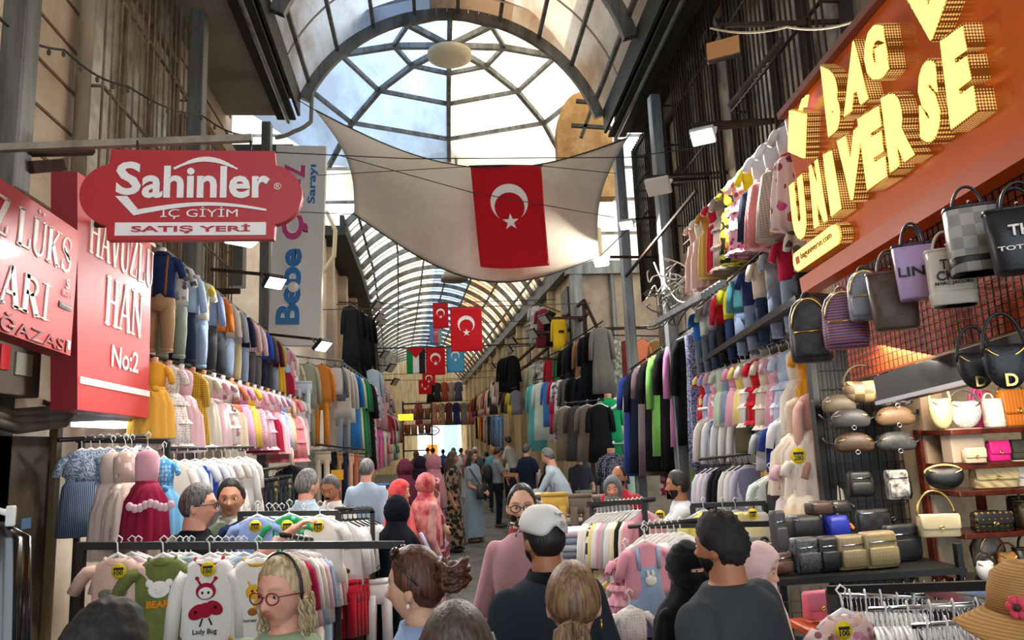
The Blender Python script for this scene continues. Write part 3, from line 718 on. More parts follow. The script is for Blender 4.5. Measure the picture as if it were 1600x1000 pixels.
def flag(label, px0, px1, py0, py1, y, kind='turk', lean=0.0, group=None):
    a = W(px0, py0, y); b = W(px1, py0, y); c = W(px0, py1, y); w = (b-a).length; h = (a-c).length
    r = thing('hanging_flag', label, 'flag', a); ph = px0*.1
    def S(u, v, f=0.0): return Vector((u*w+lean*(1-v)*w, .025*w*math.sin(5*u+ph)*(1.1-v)+.012*w*math.sin(9*v+3*u)-f, (v-1)*h-.012*h*math.sin(PI*u)*(1-v)))
    if kind == 'turk':
        MB().grid(S, 14, 18).build('cloth', M_flag if y < 12 else M_flag2, r, thick=.004); crescent_star(r, w, h, M_fw, lambda u, v: S(u, v, .008))
    elif kind == 'blue':
        MB().grid(S, 10, 12).build('cloth', mat('#4f9cc0', .8), r, thick=.004); crescent_star(r, w, h, M_fw, lambda u, v: S(u, v, .008), cy=.66, R=.24)
    elif kind == 'pal':
        for k, cc in enumerate(('#1c8a4c', '#e9e5df', '#2a2626')):
            MB().grid(lambda u, v: S((k+u)/3, v), 6, 12).build('stripe_panel', mat(cc, .8), r, thick=.004)
        MB().add([S(.02, 1, .01), S(.98, 1, .01), S(.5, .60, .012)], [(0, 1, 2)]).build('red_triangle', M_flag2, r, False, thick=.004)
    elif kind == 'azer':
        for k, cc in enumerate(('#5b8fc4', '#d8506a', '#86a89a')):
            MB().grid(lambda u, v: S((k+u)/3, v), 6, 10).build('stripe_panel', mat(cc, .8), r, thick=.004)
        crescent_star(r, w, h, M_fw, lambda u, v: S(u, v, .01), cx=.5, cy=.56, R=.13)
    q0, q1 = (lx(y)-.45, rx(y)) if y > 16.3 else (-3.3, 3.3)
    MB().tube([(q0-a.x, 0, .03), (0, 0, .01), (w, 0, .01), (q1-a.x, 0, .03)], .010, 6).build('top_cord', M_cable, r)
    return r
# flag pinned on the sail
a = W(735, 261, 8.2); b = W(845, 259, 8.2); c = W(746, 418, 8.2); w = (b-a).length; h = (a-c).length
r = thing('pinned_flag', 'large red crescent flag hanging in front of the cream canvas sheet', 'flag', a)
def S1(u, v, f=0.0): return Vector((u*w+(1-v)*(.09-.045*u)*w, .02*math.sin(6*u)+.02*math.sin(5*v)-f-.03*(1-v), (v-1)*h-.02*h*math.sin(PI*u)*(1-v)))
MB().grid(S1, 16, 22).build('cloth', M_flag, r, thick=.005); crescent_star(r, w, h, M_fw, lambda u, v: S1(u, v, .009), cx=.5, cy=.64, R=.265)
MB().tube([S1(-.02, 1), S1(.5, 1)+Vector((0, 0, .01)), S1(1.02, 1)], .012, 6).build('top_cord', M_cable, r)
for sx in (0, 1): MB().tube([S1(sx, 1), S1(sx, 1)+Vector(((-1.9 if sx == 0 else 1.15), 1.0, .28))], .005, 5).build('guy_cord', M_cable, r)
flag('red crescent flag hung beyond the dome lamp, larger one of the pair', 703, 752, 481, 549, 15.5)
flag('smaller red crescent flag behind and beside the larger one', 676, 700, 474, 513, 19)
flag('red crescent flag between the black-white-green flag and the light blue flag', 665, 695, 544, 586, 20)
flag('green white and black flag with a red triangle', 635, 664, 544, 584, 20, 'pal')
flag('light blue flag with white crescent', 697, 725, 542, 582, 20.2, 'blue')
flag('faded blue, pink and green striped flag under the small red flag', 671, 690, 507, 538, 22, 'azer')
flag('small red flag hanging below the striped and red flags', 660, 680, 584, 602, 26)
flag('tiny orange-red flag above the dress curtain', 654, 674, 594, 616, 30)
# hub lamp under the far vault
p = W(710, 433, 19); r = thing('pendant_dome', 'dull metal bowl-shaped pendant lamp under the far vault', 'lamp', p)
MB().lathe([(.36, -.1), (.35, .0), (.26, .14), (.1, .22), (.02, .24)], 24).build('shade', mat('#8a7f6c', .6, .3), r); MB().tube([(0, 0, .22), (0, 0, 1.3)], .012, 6).build('rod', M_cable, r)
MB().lathe([(.01, -.08), (.32, -.09)], 20).build('diffuser', mat('#6d6456', .5), r)

# --- floodlights on arms
def floodlight(label, p, arm_from, aim=(0, -.5, -1), s=.2, lit=True, energy=25, dark=True, armm=None):
    p = Vector(p); r = thing('floodlight', label, 'lamp', p); d = Vector(aim).normalized(); q = d.to_track_quat('-Z', 'Y').to_matrix()
    M4 = q.to_4x4(); hd = MB().box((0, 0, .02), (s, s*.75, .05)); o_ = bevel(hd.build('housing', M_black if dark else mat('#c9cac8', .5), r, False), .01); o_.matrix_local = M4
    g = MB().box((0, 0, -.008), (s*.86, s*.6, .006)).build('lens', M_glow2 if lit else mat('#c8c4ba', .3), r, False); g.matrix_local = M4
    bk = MB().bar((-s*.5, 0, .02), (-s*.5, 0, .12), .02, .01).bar((s*.5, 0, .02), (s*.5, 0, .12), .02, .01).bar((-s*.5, 0, .12), (s*.5, 0, .12), .02, .01).build('bracket', M_black if dark else M_white, r, False); bk.matrix_local = M4
    if arm_from is not None:
        e = q @ Vector((0, 0, .12)); MB().bar(e, Vector(arm_from)-p, .03).build('arm', armm or M_rust, r, False)
    if lit:
        ld = bpy.data.lights.new('floodlight_beam', 'AREA'); ld.energy = energy; ld.size = s*.8; ld.color = (1, .97, .92); lo = bpy.data.objects.new('floodlight_beam', ld); COL.objects.link(lo); lo.parent = r; lo.matrix_local = Matrix.Translation(q @ Vector((0, 0, -.03))) @ M4
    return r
floodlight('lit floodlight under the red lingerie sign', W(380, 374, 4.4), (-2.4, 4.4, W(380, 374, 4.4).z+.1), (.2, -.2, -1), .2, True, 22)
floodlight('dark floodlight on a long arm over the boys clothes rail', W(430, 442, 7.0), W(330, 421, 7.3), (.5, -.5, -.8), .2, True, 26)
floodlight('dark floodlight on an arm below the upright sign', W(505, 541, 8.6), W(418, 522, 9.0), (.6, -.3, -.7), .22, True, 26)
floodlight('white floodlight shining on the arm before the barred windows', W(1098, 214, 5.6), W(1225, 188, 5.6), (-.35, -.55, -.75), .2, True, 45, False)
floodlight('grey floodlight hanging unlit from the rusty arm', W(1028, 292, 6.8), W(1150, 275, 7.4), (-.4, -.6, -.6), .24, False, 0, False)
floodlight('bright floodlight beside the sail cloth on the upper dark arm', W(979, 352, 8.7), W(1060, 336, 9.2), (-.3, -.6, -.75), .18, True, 45, False)
floodlight('bright floodlight beside the sail cloth on the lower dark arm', W(939, 410, 9.0), W(1045, 402, 9.3), (-.3, -.6, -.75), .19, True, 45, False)
k = 0
for px, py, y, lb in ((850, 500, 17, 'large grey lamp shade at the corner arm of the clothes frame'), (826, 516, 18.5, 'second lamp shade along the upper arms, behind the corner lamp'), (832, 522, 17.5, 'grey lamp shade on the lower arm by the corner lamp'), (800, 534, 21, 'slim dark lamp on the third arm of the far wall'),
                      (794, 546, 23, 'small dark lamp on the fourth arm of the far wall'), (768, 572, 28, 'tiny wall lamp far along the cream wall')):
    p = W(px, py, y); floodlight(lb, p, (rx(y)+.1, y, p.z+.12), (-.7, -.3, -.6), .36, False, 0)
for px, py, y, lb in ((590, 478, 19, 'dark lamp on the first arm beside the far vault'), (593, 496, 21, 'dark lamp on the second arm beside the far vault'), (596, 504, 22, 'dark lamp just under the second arm'), (602, 554, 22, 'dark lamp tilted over the left-hand black gowns'), (612, 575, 20, 'big dark lamp shade over the left-hand dresses'), (618, 597, 24, 'dark lamp behind the big shade over the dresses')):
    p = W(px, py, y); floodlight(lb, p, (lx(y)-.4, y, p.z+.12), (.7, -.3, -.6), .36, False, 0)
p = W(1131, 78, 5.2); r = thing('wall_box', 'orange-lit square floodlight back hanging above the right-hand windows', 'lamp', p)
q = Vector((-.5, -.8, .1)).to_track_quat('-Z', 'Y').to_matrix().to_4x4(); x = bevel(MB().box((0, 0, 0), (.27, .17, .05)).build('housing', M_black, r, False), .01); x.matrix_local = q
x = MB().box((0, 0, -.03), (.25, .15, .01)).build('lens', mat('#c58a4a', .4), r, False); x.matrix_local = q; MB().bar((0, 0, .05), W(1118, 30, 5.3)-p, .03).build('bracket', M_black, r, False)
# --- iron arms, rails and cables
def bar_thing(name, label, cat, a, b, w, m): 
    r = MB().bar(a, b, w).build(name, m, None, False); return tag(r, label, cat)
bar_thing('iron_arm', 'rusty iron arm crossing in front of the barred windows', 'bar', W(1080, 195, 5.7), W(1240, 186, 5.7), .03, M_rust)
bar_thing('iron_arm', 'dark iron arm under the roof edge above the bag sign', 'bar', W(1120, 40, 5.2), W(1360, 32, 4.6), .03, M_rust)
bar_thing('iron_arm', 'rusty iron arm holding the unlit grey floodlight', 'bar', W(1010, 277, 6.9), W(1160, 268, 7.2), .03, M_rust)
bar_thing('diagonal_brace', 'long dark diagonal brace rising behind the right-hand posts', 'bar', W(978, 432, 9.6), W(1088, 298, 7.0), .03, M_rust)
bar_thing('diagonal_brace', 'dark diagonal stair rail in front of the nearest barred window', 'bar', W(1140, 165, 6.3), W(1222, 62, 5.0), .035, M_rust)
bar_thing('wall_bracket', 'dark bracket between the near post and the left wall', 'bracket', W(45, 234, 4.4), W(145, 232, 4.6), .07, M_rust)
bar_thing('wall_bracket', 'dark short bracket under the first on the left wall', 'bracket', W(45, 262, 4.4), W(95, 258, 4.6), .07, M_rust)
bar_thing('wall_bracket', 'olive bracket under the long lamp arm over the boys clothes', 'bracket', W(330, 455, 7.4), W(375, 455, 7.4), .05, M_rust)
def cable(label, pts, r_, m, sag=.0, nm='cable'):
    ps = []
    for a, b in zip(pts, pts[1:]):
        for i in range(10): t = i/10; ps.append(Vector(a).lerp(Vector(b), t)-Vector((0, 0, sag*4*t*(1-t))))
    ps.append(Vector(pts[-1])); return tag(MB().tube(ps, r_, 6).build(nm, m), label, 'cable')
r = thing('string_lights', 'string of small unlit bulbs sagging along the left wall windows', 'string lights')
A = [W(0, 30, 4.2), W(100, 78, 4.8), W(200, 135, 5.4), W(315, 180, 6.4), W(393, 212, 6.8)]; ps = []
for a, b in zip(A, A[1:]):
    for i in range(8): ps.append(a.lerp(b, i/8)-Vector((0, 0, .05*math.sin(PI*i/8))))
MB().tube(ps, .008, 6).build('wire', M_cable, r)
for i in range(2, len(ps), 2): MB().ell(ps[i]-Vector((0, 0, .03)), (.014, .014, .022), n=8, m=6).build('bulb', mat('#4a443b', .3), r)
cable('yellowish cable sagging across the top of the bag sign', [W(1110, 44, 5.0), W(1230, 42, 4.4), W(1350, 28, 3.6), W(1440, 22, 3.2)], .008, mat('#c9b892', .6), .04)
cable('pale bundled cable curling down beside the sail cloth corner', [W(488, 130, 10.2), W(486, 190, 10.2), W(460, 205, 10.2), W(430, 215, 10.2)], .03, mat('#8a8377', .7), .02)
cable('cream conduit curving over the far roof edge', [W(510, 330, 13), W(524, 360, 13), W(522, 400, 13), W(505, 425, 13)], .04, mat('#cbb890', .6), 0)
cable('thin wire strung across the lane in front of the sail', [W(430, 238, 8.0), W(640, 248, 8.0), W(980, 246, 8.2), W(1180, 218, 7.0)], .006, M_cable, .0)
cable('second thin wire crossing the sail', [W(520, 240, 8.0), W(735, 300, 8.0), W(960, 340, 8.2)], .005, M_cable, .0)
cable('white cable drooping from the window ledge to the right-hand clothes shelf', [W(1022, 410, 8.4), W(1045, 450, 7.6), W(1070, 472, 6.8), W(1095, 470, 6.2)], .009, mat('#cfcabb', .6), .05)
r = thing('cable_tangle', 'messy tangle of grey and white cables on top of the right-hand awning', 'cables'); random.seed(3)
for k in range(16):
    c = W(1035+random.uniform(-14, 40), 455+random.uniform(-40, 40), 7.6); pp = [c+Vector((random.gauss(0, .16), random.gauss(0, .2), random.gauss(0, .16))) for _ in range(6)]
    sm = []
    for a, b, c_ in zip(pp, pp[1:], pp[2:]):
        for i in range(6): t = i/6; sm.append((a+b)/2*(1-t)**2+b*2*t*(1-t)+(b+c_)/2*t*t)
    MB().tube(sm, .008, 5).build('cable_loop', mat(random.choice(['#8b877c', '#5b5850', '#c5c1b5']), .6), r)
# corrugated awning edge under the tangle
mb = MB()
for k in range(6):
    a = W(1018+k*9, 508-k*5, 7.8); b = W(1100+k*6, 462-k*4, 5.6); mb.bar(a, b, .05, .05)
tag(mb.build('awning', M_galv, None, False), 'grey corrugated awning sheet sloping under the cable tangle', 'awning')
# ================================================================= people
def g1(x, s): return math.exp(-(x/s)**2)
def sstep(a, b, x): t = min(1, max(0, (x-a)/(b-a))); return t*t*(3-2*t)
NU_, NV_ = 44, 34
def head_pt(az, el, fem=0.0):
    """surface point of a head (unit: a head .23 m tall, eyes at z 0, nose towards +y); az 0 = front"""
    sx, sy, sz = math.sin(az)*math.cos(el), math.cos(az)*math.cos(el), math.sin(el)
    x = .076*sx; y = .097*sy; z = .117*sz
    if z < 0:
        t = -sz; x *= 1-(.30+.05*fem)*t**1.6
        y *= (1-.50*t**1.2) if sy < 0 else (1-.10*t)
    else: x *= 1-.05*sz; 
    if sy > 0: y -= .006*sstep(.3, 1, sy)
    if sy > .1:
        ax = abs(x)
        y += .006*g1(z-.020, .012)*g1(ax-.026, .026)*(1-.6*fem)
        y -= .012*g1(ax-.031, .015)*g1(z+.001, .012)
        y += .0045*g1(ax-.031, .011)*g1(z+.001, .008)                   # eyelid bulge
        nz = sstep(.014, -.034, z)*sstep(-.054, -.040, z)
        y += (.008+.021*sstep(.0, -.036, z))*nz*g1(x, .0085+.006*sstep(-.015, -.04, z))
        y += .005*g1(ax-.045, .02)*g1(z+.030, .02)
        y += .008*g1(x, .021)*(g1(z+.059, .0065)+1.05*g1(z+.073, .0075)) - .006*g1(x, .024)*g1(z+.066, .0035)
        y += (.009-.004*fem)*g1(x, .020)*g1(z+.102, .014) - .004*g1(x, .03)*g1(z+.087, .006)
    return Vector((x, y, z))
def hairline(az, front=.066, side=-.005, nape=-.085, temple=None):
    a = abs(math.degrees(az)); tp = front-.012 if temple is None else temple
    ks = [(0, front), (32, front-.002), (52, tp), (66, .012), (80, side), (104, side-.028), (125, nape*.8), (180, nape)]
    for (p, q), (r, s) in zip(ks, ks[1:]):
        if a <= r: return q+(s-q)*sstep(p, r, a)
    return nape
def head_mesh(mb, T, fem=0.0, fn=None):
    vs = []; fs = []
    for j in range(NV_+1):
        el = -PI/2*.985+PI*.985*j/NV_
        for i in range(NU_):
            az = -PI+2*PI*i/NU_; p = head_pt(az, el, fem)
            if fn: p = fn(p, az, el)
            vs.append(T @ p)
    for j in range(NV_):
        for i in range(NU_):
            a = j*NU_+i; b = j*NU_+(i+1) % NU_; fs.append((a, b, b+NU_, a+NU_))
    fs.append(tuple(range(NU_))[::-1]); fs.append(tuple(NV_*NU_+i for i in range(NU_)))
    mb.add(vs, fs)
def fuse(mb, voxel, smooth=3, name='body'):
    """one continuous skin over overlapping volumes"""
    me = bpy.data.meshes.new(name); me.from_pydata(mb.v, [], mb.f); o = bpy.data.objects.new(name, me); COL.objects.link(o)
    md = o.modifiers.new('r', 'REMESH'); md.mode = 'VOXEL'; md.voxel_size = voxel; md.use_smooth_shade = True
    if smooth:
        sm = o.modifiers.new('s', 'SMOOTH'); sm.factor = .5; sm.iterations = smooth
    out = bpy.data.meshes.new_from_object(o.evaluated_get(bpy.context.evaluated_depsgraph_get())); bpy.data.objects.remove(o); bpy.data.meshes.remove(me); out.name = name
    return out
def link_mesh(me, name, m, parent):
    me.materials.clear(); me.materials.append(m); me.polygons.foreach_set('use_smooth', [True]*len(me.polygons))
    o = bpy.data.objects.new(name, me); COL.objects.link(o); o.parent = parent; return o
def folds(me, amp, sc=(9, 9, 3.2), seed=0):
    n = len(me.vertices); co = np.empty(n*3); no = np.empty(n*3); me.vertices.foreach_get('co', co); me.vertices.foreach_get('normal', no); co = co.reshape(-1, 3); no = no.reshape(-1, 3)
    d = np.array([noise.noise(Vector((p[0]*sc[0]+seed, p[1]*sc[1], p[2]*sc[2]+p[0]*3))) for p in co])*amp
    co += no*d[:, None]; me.vertices.foreach_set('co', co.ravel()); me.update()
def ik(s, w, la, lb, pole):
    d = w-s; L = min(d.length, (la+lb)*.999); dn = d.normalized(); w = s+dn*L
    x = (la*la-lb*lb+L*L)/(2*L); h = math.sqrt(max(la*la-x*x, 0)); p = pole-dn*pole.dot(dn)
    p = p.normalized() if p.length > 1e-6 else Vector((0, -1, 0)); return s+dn*x+p*h, w
def hand(mb, wr, d, palm, side, curl=.5, k=1.0, vox=.006):
    """palm, four unequal bent fingers and a thumb from the palm's side; d points along the forearm, palm is the way the palm faces"""
    d = d.normalized(); palm = (palm-d*palm.dot(d)).normalized(); s = d.cross(palm).normalized()*side     # s: towards the thumb
    R = Matrix((s, palm, d)).transposed()
    mb.ell(wr+d*.050*k, (.041*k, .017*k, .054*k), R, 12, 8); mb.capsule(wr-d*.02, wr+d*.03*k, .026*k, .027*k, 10)
    for i, (off, L, rr_) in enumerate(((.030, .072, .0088), (.010, .080, .0092), (-.010, .074, .0088), (-.029, .058, .0078))):
        a = wr+d*.088*k+s*off*k; dd = (d+s*off*2.2).normalized(); c = curl*(.8+.12*i); seg = L*k/3*1.08
        for q in range(3):
            dd = (Matrix.Rotation(0, 3, 'X') @ dd); ang = c*(.55, .75, .5)[q]; axis = s
            dd = dd*math.cos(ang)+palm*math.sin(ang)*1.0; dd.normalize(); b = a+dd*seg
            mb.capsule(a, b, rr_*k*(1.1-.1*q), rr_*k*(1.0-.1*q), 8, 3); a = b; seg *= .85
    a = wr+d*.030*k+s*.032*k+palm*.006*k; b = a+(d*.55+s*.75+palm*.35).normalized()*.045*k; c = b+(d*.9+s*.25+palm*.35).normalized()*.034*k
    mb.capsule(a, b, .014*k, .0105*k, 8, 3); mb.capsule(b, c, .0105*k, .0088*k, 8, 3)
SKIN = {'light': '#d9a98c', 'mid': '#c48d6c', 'tan': '#a9714f', 'rosy': '#d99f86'}
def person(label, x, y, top, face, skin='mid', H=None, fem=0, hair=None, hairc=('#1d1512', '#3a2a20'), headturn=0, headtilt=0, bow=0.0, top_=None, bottom=None, arms=(None, None), lean=0.0,
           scarf=None, beard=None, glasses=None, vox=.012, group=None, shoes='#2a2522', extra=None, hem=None, sleeve='short', collar=None, build=1.0, veil=False, stride=0.0, brows='#2a1c14', lip='#a8564a', belly=0):
    """a standing person whose crown is at height top; face: compass of the gaze in degrees, 0 = away along the street, 90 = to the right"""
    H = H or top; k = H/1.75; rt = thing('person', label, 'person', (x, y, 0), -math.radians(face), group)
    if H != top: rt.location.z = top-H
    hz = H-.118*k; hl = lean*k
    # lean: forward shift of the upper body
    def sp(z): t = max(0, (z-.53*H)/(.30*H)); return hl*t
    neck0 = Vector((0, sp(.80*H)-.012*k, .83*H)); hc = Vector((0, sp(.86*H)+(.018+bow*.05)*k, hz+.004))
    Rh = Matrix.Rotation(-math.radians(headturn), 4, 'Z') @ Matrix.Rotation(-bow, 4, 'X') @ Matrix.Rotation(math.radians(headtilt), 4, 'Y')
    T = Matrix.Translation(hc) @ Rh @ Matrix.Scale(k*.985, 4)
    b = MB(); head_mesh(b, T, fem)
    if vox < .01:
        for s in (-1, 1): b.ell(T @ Vector((s*.077, -.012, -.012)), (.009*k, .019*k, .031*k), (Rh.to_3x3() @ Matrix.Rotation(s*.35, 3, 'Z')), 10, 8)
    nr = (.056-.008*fem)*k*build**.5
    b.capsule(neck0-Vector((0, 0, .05*k)), T @ Vector((0, -.018, -.075)), nr*1.12, nr, 14)
    bw = build*k
    def torso(mb, e, z0=.47, z1=.862, flare=0):
        rg = [(.862, .056, .056), (.850, .078, .062), (.836, .118-.01*fem, .074), (.818, .160-.02*fem, .086), (.79, .184-.025*fem, .098), (.76, .188-.025*fem, .104), (.72, .182-.025*fem, .115+.012*fem), (.66, .165-.02*fem, .112+belly*.3), (.60, .150-.015*fem, .105+belly), (.55, .165+.012*fem, .112+belly*.8), (.50, .175+.01*fem, .118), (.47, .16, .11)]
        rg = [r for r in rg if z0-1e-6 <= r[0] <= z1+1e-6]
        if z0 < .47-1e-6: rg.append((z0, .165+flare, .115+flare))
        mb.loft([(r[0]*H, 0, sp(r[0]*H)+(.0 if r[0] > .7 else 0), r[1]*bw+e, r[2]*bw+e) for r in rg], 22, True, 2.3)
    torso(b, -.008)
    sh_, wr_ = [], []
    hp = .098*bw
    for i, s in enumerate((-1, 1)):      # -1: the person's left? x>0 is the person's right
        S = Vector((s*(.170-.02*fem)*bw, sp(.80*H), .806*H)); ar = arms[i]
        if ar is None: Wp = Vector((s*(.245*bw+.01), .05*k+sp(.6*H)*.6, .485*H)); pole = Vector((s*.2, -1, 0)); palm = Vector((-s, .15, 0)); cu = .55
        else:
            Wp = Vector(ar[:3])*1.0; pole = Vector(ar[3]) if len(ar) > 3 and ar[3] else Vector((s*.45, -.4, -1)); palm = Vector(ar[4]) if len(ar) > 4 else Vector((0, 0, -1)); cu = ar[5] if len(ar) > 5 else .6
        E, Wp = ik(S, Wp, .19*H, .152*H, pole)
        b.capsule(S, E, .047*bw, .038*bw, 12); b.capsule(E, Wp, .039*bw, .026*k, 12); hand(b, Wp, (Wp-E), palm, s if True else 1, cu, k, vox)
        sh_.append((S, E)); wr_.append(Wp)
        kn = Vector((s*hp*1.02, stride*s*.35+.015, .285*H)); an = Vector((s*hp*1.0, stride*s*.9-.02+(-.06 if stride*s < 0 else 0), .048*H)); hipj = Vector((s*hp, 0, .51*H))
        b.capsule(hipj, kn, .085*bw, .056*bw, 12); b.capsule(kn, an, .055*bw, .038*k, 12); b.ell(an+Vector((0, .055*k, -.022*H)), (.045*k, .125*k, .034*k), None, 12, 8)
        sh_[-1] += (hipj, kn, an)
    me = fuse(b, vox, 2 if vox < .01 else 1); body = link_mesh(me, 'body', mat(SKIN[skin], .55, pat='attr'), rt)
    # colour of skin, lips, brows
    ca = me.color_attributes.new('Col', 'FLOAT_COLOR', 'POINT'); base = srgb(SKIN[skin]); Ti = T.inverted(); n = len(me.vertices); arr = np.ones((n, 4)); arr[:, :3] = base
    if vox < .013:
        co = np.empty(n*3); me.vertices.foreach_get('co', co); co = np.c_[co.reshape(-1, 3), np.ones(n)] @ np.array(Ti).T
        X, Y, Z = np.abs(co[:, 0]), co[:, 1], co[:, 2]; fr = Y > .05
        mz = fr*np.exp(-(X/.021)**4)*np.exp(-((Z+.0665)/.0022)**2)*.7; arr[:, :3] *= (1-mz[:, None]*.6)
        nh = fr*np.exp(-((X-.008)/.004)**2-((Z+.0475)/.003)**2)*.6; arr[:, :3] *= (1-nh[:, None])
        lp = fr*np.exp(-(X/.022)**4)*np.clip(np.exp(-((Z+.060)/.0065)**2)+np.exp(-((Z+.073)/.0075)**2), 0, 1); arr[:, :3] = arr[:, :3]*(1-lp[:, None]*(.45+.4*fem))+np.array(srgb(lip))*lp[:, None]*(.45+.4*fem)
        bz = .021+.004*np.sin(np.clip((X-.012)/.04, 0, 1)*PI); br = (Y > .03)*np.exp(-((Z-bz)/.0050)**2)*np.exp(-((X-.031)/.021)**4); arr[:, :3] = arr[:, :3]*(1-br[:, None]*.85)+np.array(srgb(brows))*br[:, None]*.85
        if vox >= .009:
            ey = (Y > .03)*np.exp(-((Z-.0)/.006)**2)*np.exp(-((X-.031)/.013)**4)*.85; arr[:, :3] = arr[:, :3]*(1-ey[:, None])+np.array(srgb('#3a2820'))*ey[:, None]
        ck = fr*np.exp(-((X-.045)/.02)**2-((Z+.035)/.02)**2)*.25; arr[:, :3] = arr[:, :3]*(1-ck[:, None])+np.array(srgb('#c9705c'))*ck[:, None]
    ca.data.foreach_set('color', arr.ravel().astype(np.float32))
    if vox < .009:
        for s in (-1, 1):
            e = MB(); c = T @ Vector((s*.031, .0705, -.001)); e.ell(c, (.0128*k, .0125*k, .0062*k), Rh.to_3x3(), 14, 10)
            d = (T.to_3x3() @ Vector((0, 1, 0))).normalized(); e.m(1).ell(c+d*.0098*k, (.0062*k, .0034*k, .0058*k), Rh.to_3x3(), 10, 6); e.build('eye', [mat('#cfc6bc', .3), mat('#2b1a10', .2)], rt)
    # hair
    def shell(name, thick, mask, m, amp=0, fq=60, inset=-.008):
        hb = MB()
        def fn(p, az, el):
            w = mask(p, az, el); nn = Vector((p.x/.076**2, p.y/.097**2, p.z/.117**2)).normalized()
            q = p+nn*(inset+(thick-inset)*w)
            if amp and w > .3: q += nn*amp*noise.noise(p*fq)
            return q
        head_mesh(hb, T, fem, fn); return hb.build(name, m, rt)
    if hair:
        hk = hair.get('kind', 'short'); m = mat(hairc[0], .5, 0, 'streak', hairc[1]); fl, sd, npz = hair.get('front', .068), hair.get('side', -.004), hair.get('nape', -.085); tpz = hair.get('temple')
        shell('hair', hair.get('thick', .013), lambda p, az, el: .55*sstep(-.005, .004, p.z-hairline(az, fl, sd, npz, tpz)-.006*noise.noise(p*90))+.45*sstep(.0, .045, p.z-hairline(az, fl, sd, npz, tpz)), m if hk != 'curly' else mat(hairc[0], .75, 0, 'noise', hairc[1], 9), hair.get('amp', .0), hair.get('fq', 60))
        if 'fn' in hair: hair['fn'](rt, T, m, k)
    if beard:
        bm = mat(beard, .8, 0, 'noise', tuple(c*2.2+.01 for c in srgb(beard)), 12)
        def bmask(p, az, el):
            a = abs(math.degrees(az)); w = sstep(-.030, -.050, p.z) if a > 38 else max(sstep(-.073, -.083, p.z), g1(p.z+.050, .006)*sstep(.032, .022, abs(p.x)), sstep(.026, .034, abs(p.x))*sstep(-.04, -.055, p.z))
            if p.y > .06: w *= 1-g1(p.x, .02)*max(g1(p.z+.061, .0055), g1(p.z+.073, .006))
            return w*sstep(96, 84, a)
        shell('beard', .0075, bmask, bm, .003, 120, -.006)
    if scarf:
        sc_c = scarf['m']; sb = MB()
        def sfn(p, az, el):
            a = abs(math.degrees(az)); face_ = sstep(1.0, .86, ((p.x/.060)**2+((p.z+.018)/(.082))**2)**.5)*(1 if p.y > 0 else 0)
            if veil: face_ = (1 if p.y > 0 else 0)*sstep(.060, .052, abs(p.x))*g1(p.z-.002, .015)
            w = 1-face_; nn = Vector((p.x/.076**2, p.y/.097**2, p.z/.117**2)).normalized(); t_ = scarf.get('t', .022)
            if veil and p.y > 0 and p.z < -.015: p = Vector((p.x*1.05, max(p.y, .085-.25*max(0, -p.z-.05)), p.z)); 
            return p+nn*(-.012+(t_+.012)*w)+nn*w*(.010 if veil else .006)*noise.noise(Vector((p.x*22, p.y*22, p.z*70)))
        head_mesh(sb, T, 0, sfn)
        lo = scarf.get('drop', .26); sb.loft([((hz-.055*k), 0, hc.y-.006, .080*k, .088*k), (hz-.100*k, 0, hc.y*.7-.004, .086*k, .092*k, .03, 7), (.858*H, 0, hc.y*.5, .115*k, .105*k, .04, 7), (.835*H, 0, sp(.8*H), .165*bw, .12*bw, .03, 7), (.80*H, 0, sp(.8*H), .208*bw, .135*bw, .04, 7), (.80*H-lo*.5, 0, sp(.72*H), .232*bw, .158*bw, .05, 7), (.80*H-lo*.9, 0, sp(.7*H), .222*bw, .16*bw, .07, 7), (.80*H-lo, 0, sp(.7*H), .19*bw, .135*bw, .07, 7)], 40)
        sb.build('veil' if veil else 'headscarf', sc_c, rt)
    # clothes
    tm = top_ or fab('#777777'); cb = MB()
    if hem is not None:      # long dress or abaya down to hem
        z0 = hem; torso(cb, .016, .50)
        cb.loft([(.60*H, 0, 0, .155*bw, .11*bw), (.55*H, 0, 0, .184*bw, .132*bw), (.48*H, 0, 0, .20*bw, .15*bw, .02, 7), (.3*H, 0, 0, .22*bw, .18*bw, .05, 7), (max(z0, .02), 0, 0, .26*bw, .215*bw, .07, 9)], 44)
    else: torso(cb, .014, .505 if collar != 'tuck' else .53)
    for S, E, hj, kn, an in sh_:
        i = sh_.index((S, E, hj, kn, an)); Wp = wr_[i]
        if sleeve == 'short': q = S.lerp(E, .72); cb.capsule(S, S.lerp(E, .1), .058*bw, .058*bw, 12); cb.tube([S, q], [.060*bw, .056*bw+.004], 14)
        elif sleeve == 'long': cb.capsule(S, E, .060*bw, .052*bw, 12); cb.tube([E, E.lerp(Wp, .93)], [.052*bw, .036*k], 14)
        elif sleeve == 'elbow': cb.capsule(S, S.lerp(E, .3), .062*bw, .06*bw, 12); cb.tube([S, E.lerp(Wp, .12)], [.062*bw, .058*bw], 14)
        elif sleeve == 'none': pass
    if sleeve == 'long':
        for S, E, hj, kn, an in sh_: cb.capsule(E, E+Vector((0, 0, .001)), .051*bw, .051*bw, 12)
    cm = fuse(cb, max(vox*1.4, .009), 7, 'top'); folds(cm, .010*k, seed=x*7); link_mesh(cm, 'dress' if hem is not None else 'top', tm, rt)
    if collar and collar != 'tuck':
        c2 = MB(); c2.loft([(.846*H, 0, sp(.83*H)-.004, .078*bw, .068*bw), (.868*H, 0, sp(.84*H)-.006, .068*k, .068*k), (.872*H, 0, sp(.84*H)-.006, .074*k, .074*k), (.842*H, 0, sp(.83*H)-.002, .096*bw, .080*bw)], 24, False); c2.build('collar', collar, rt)
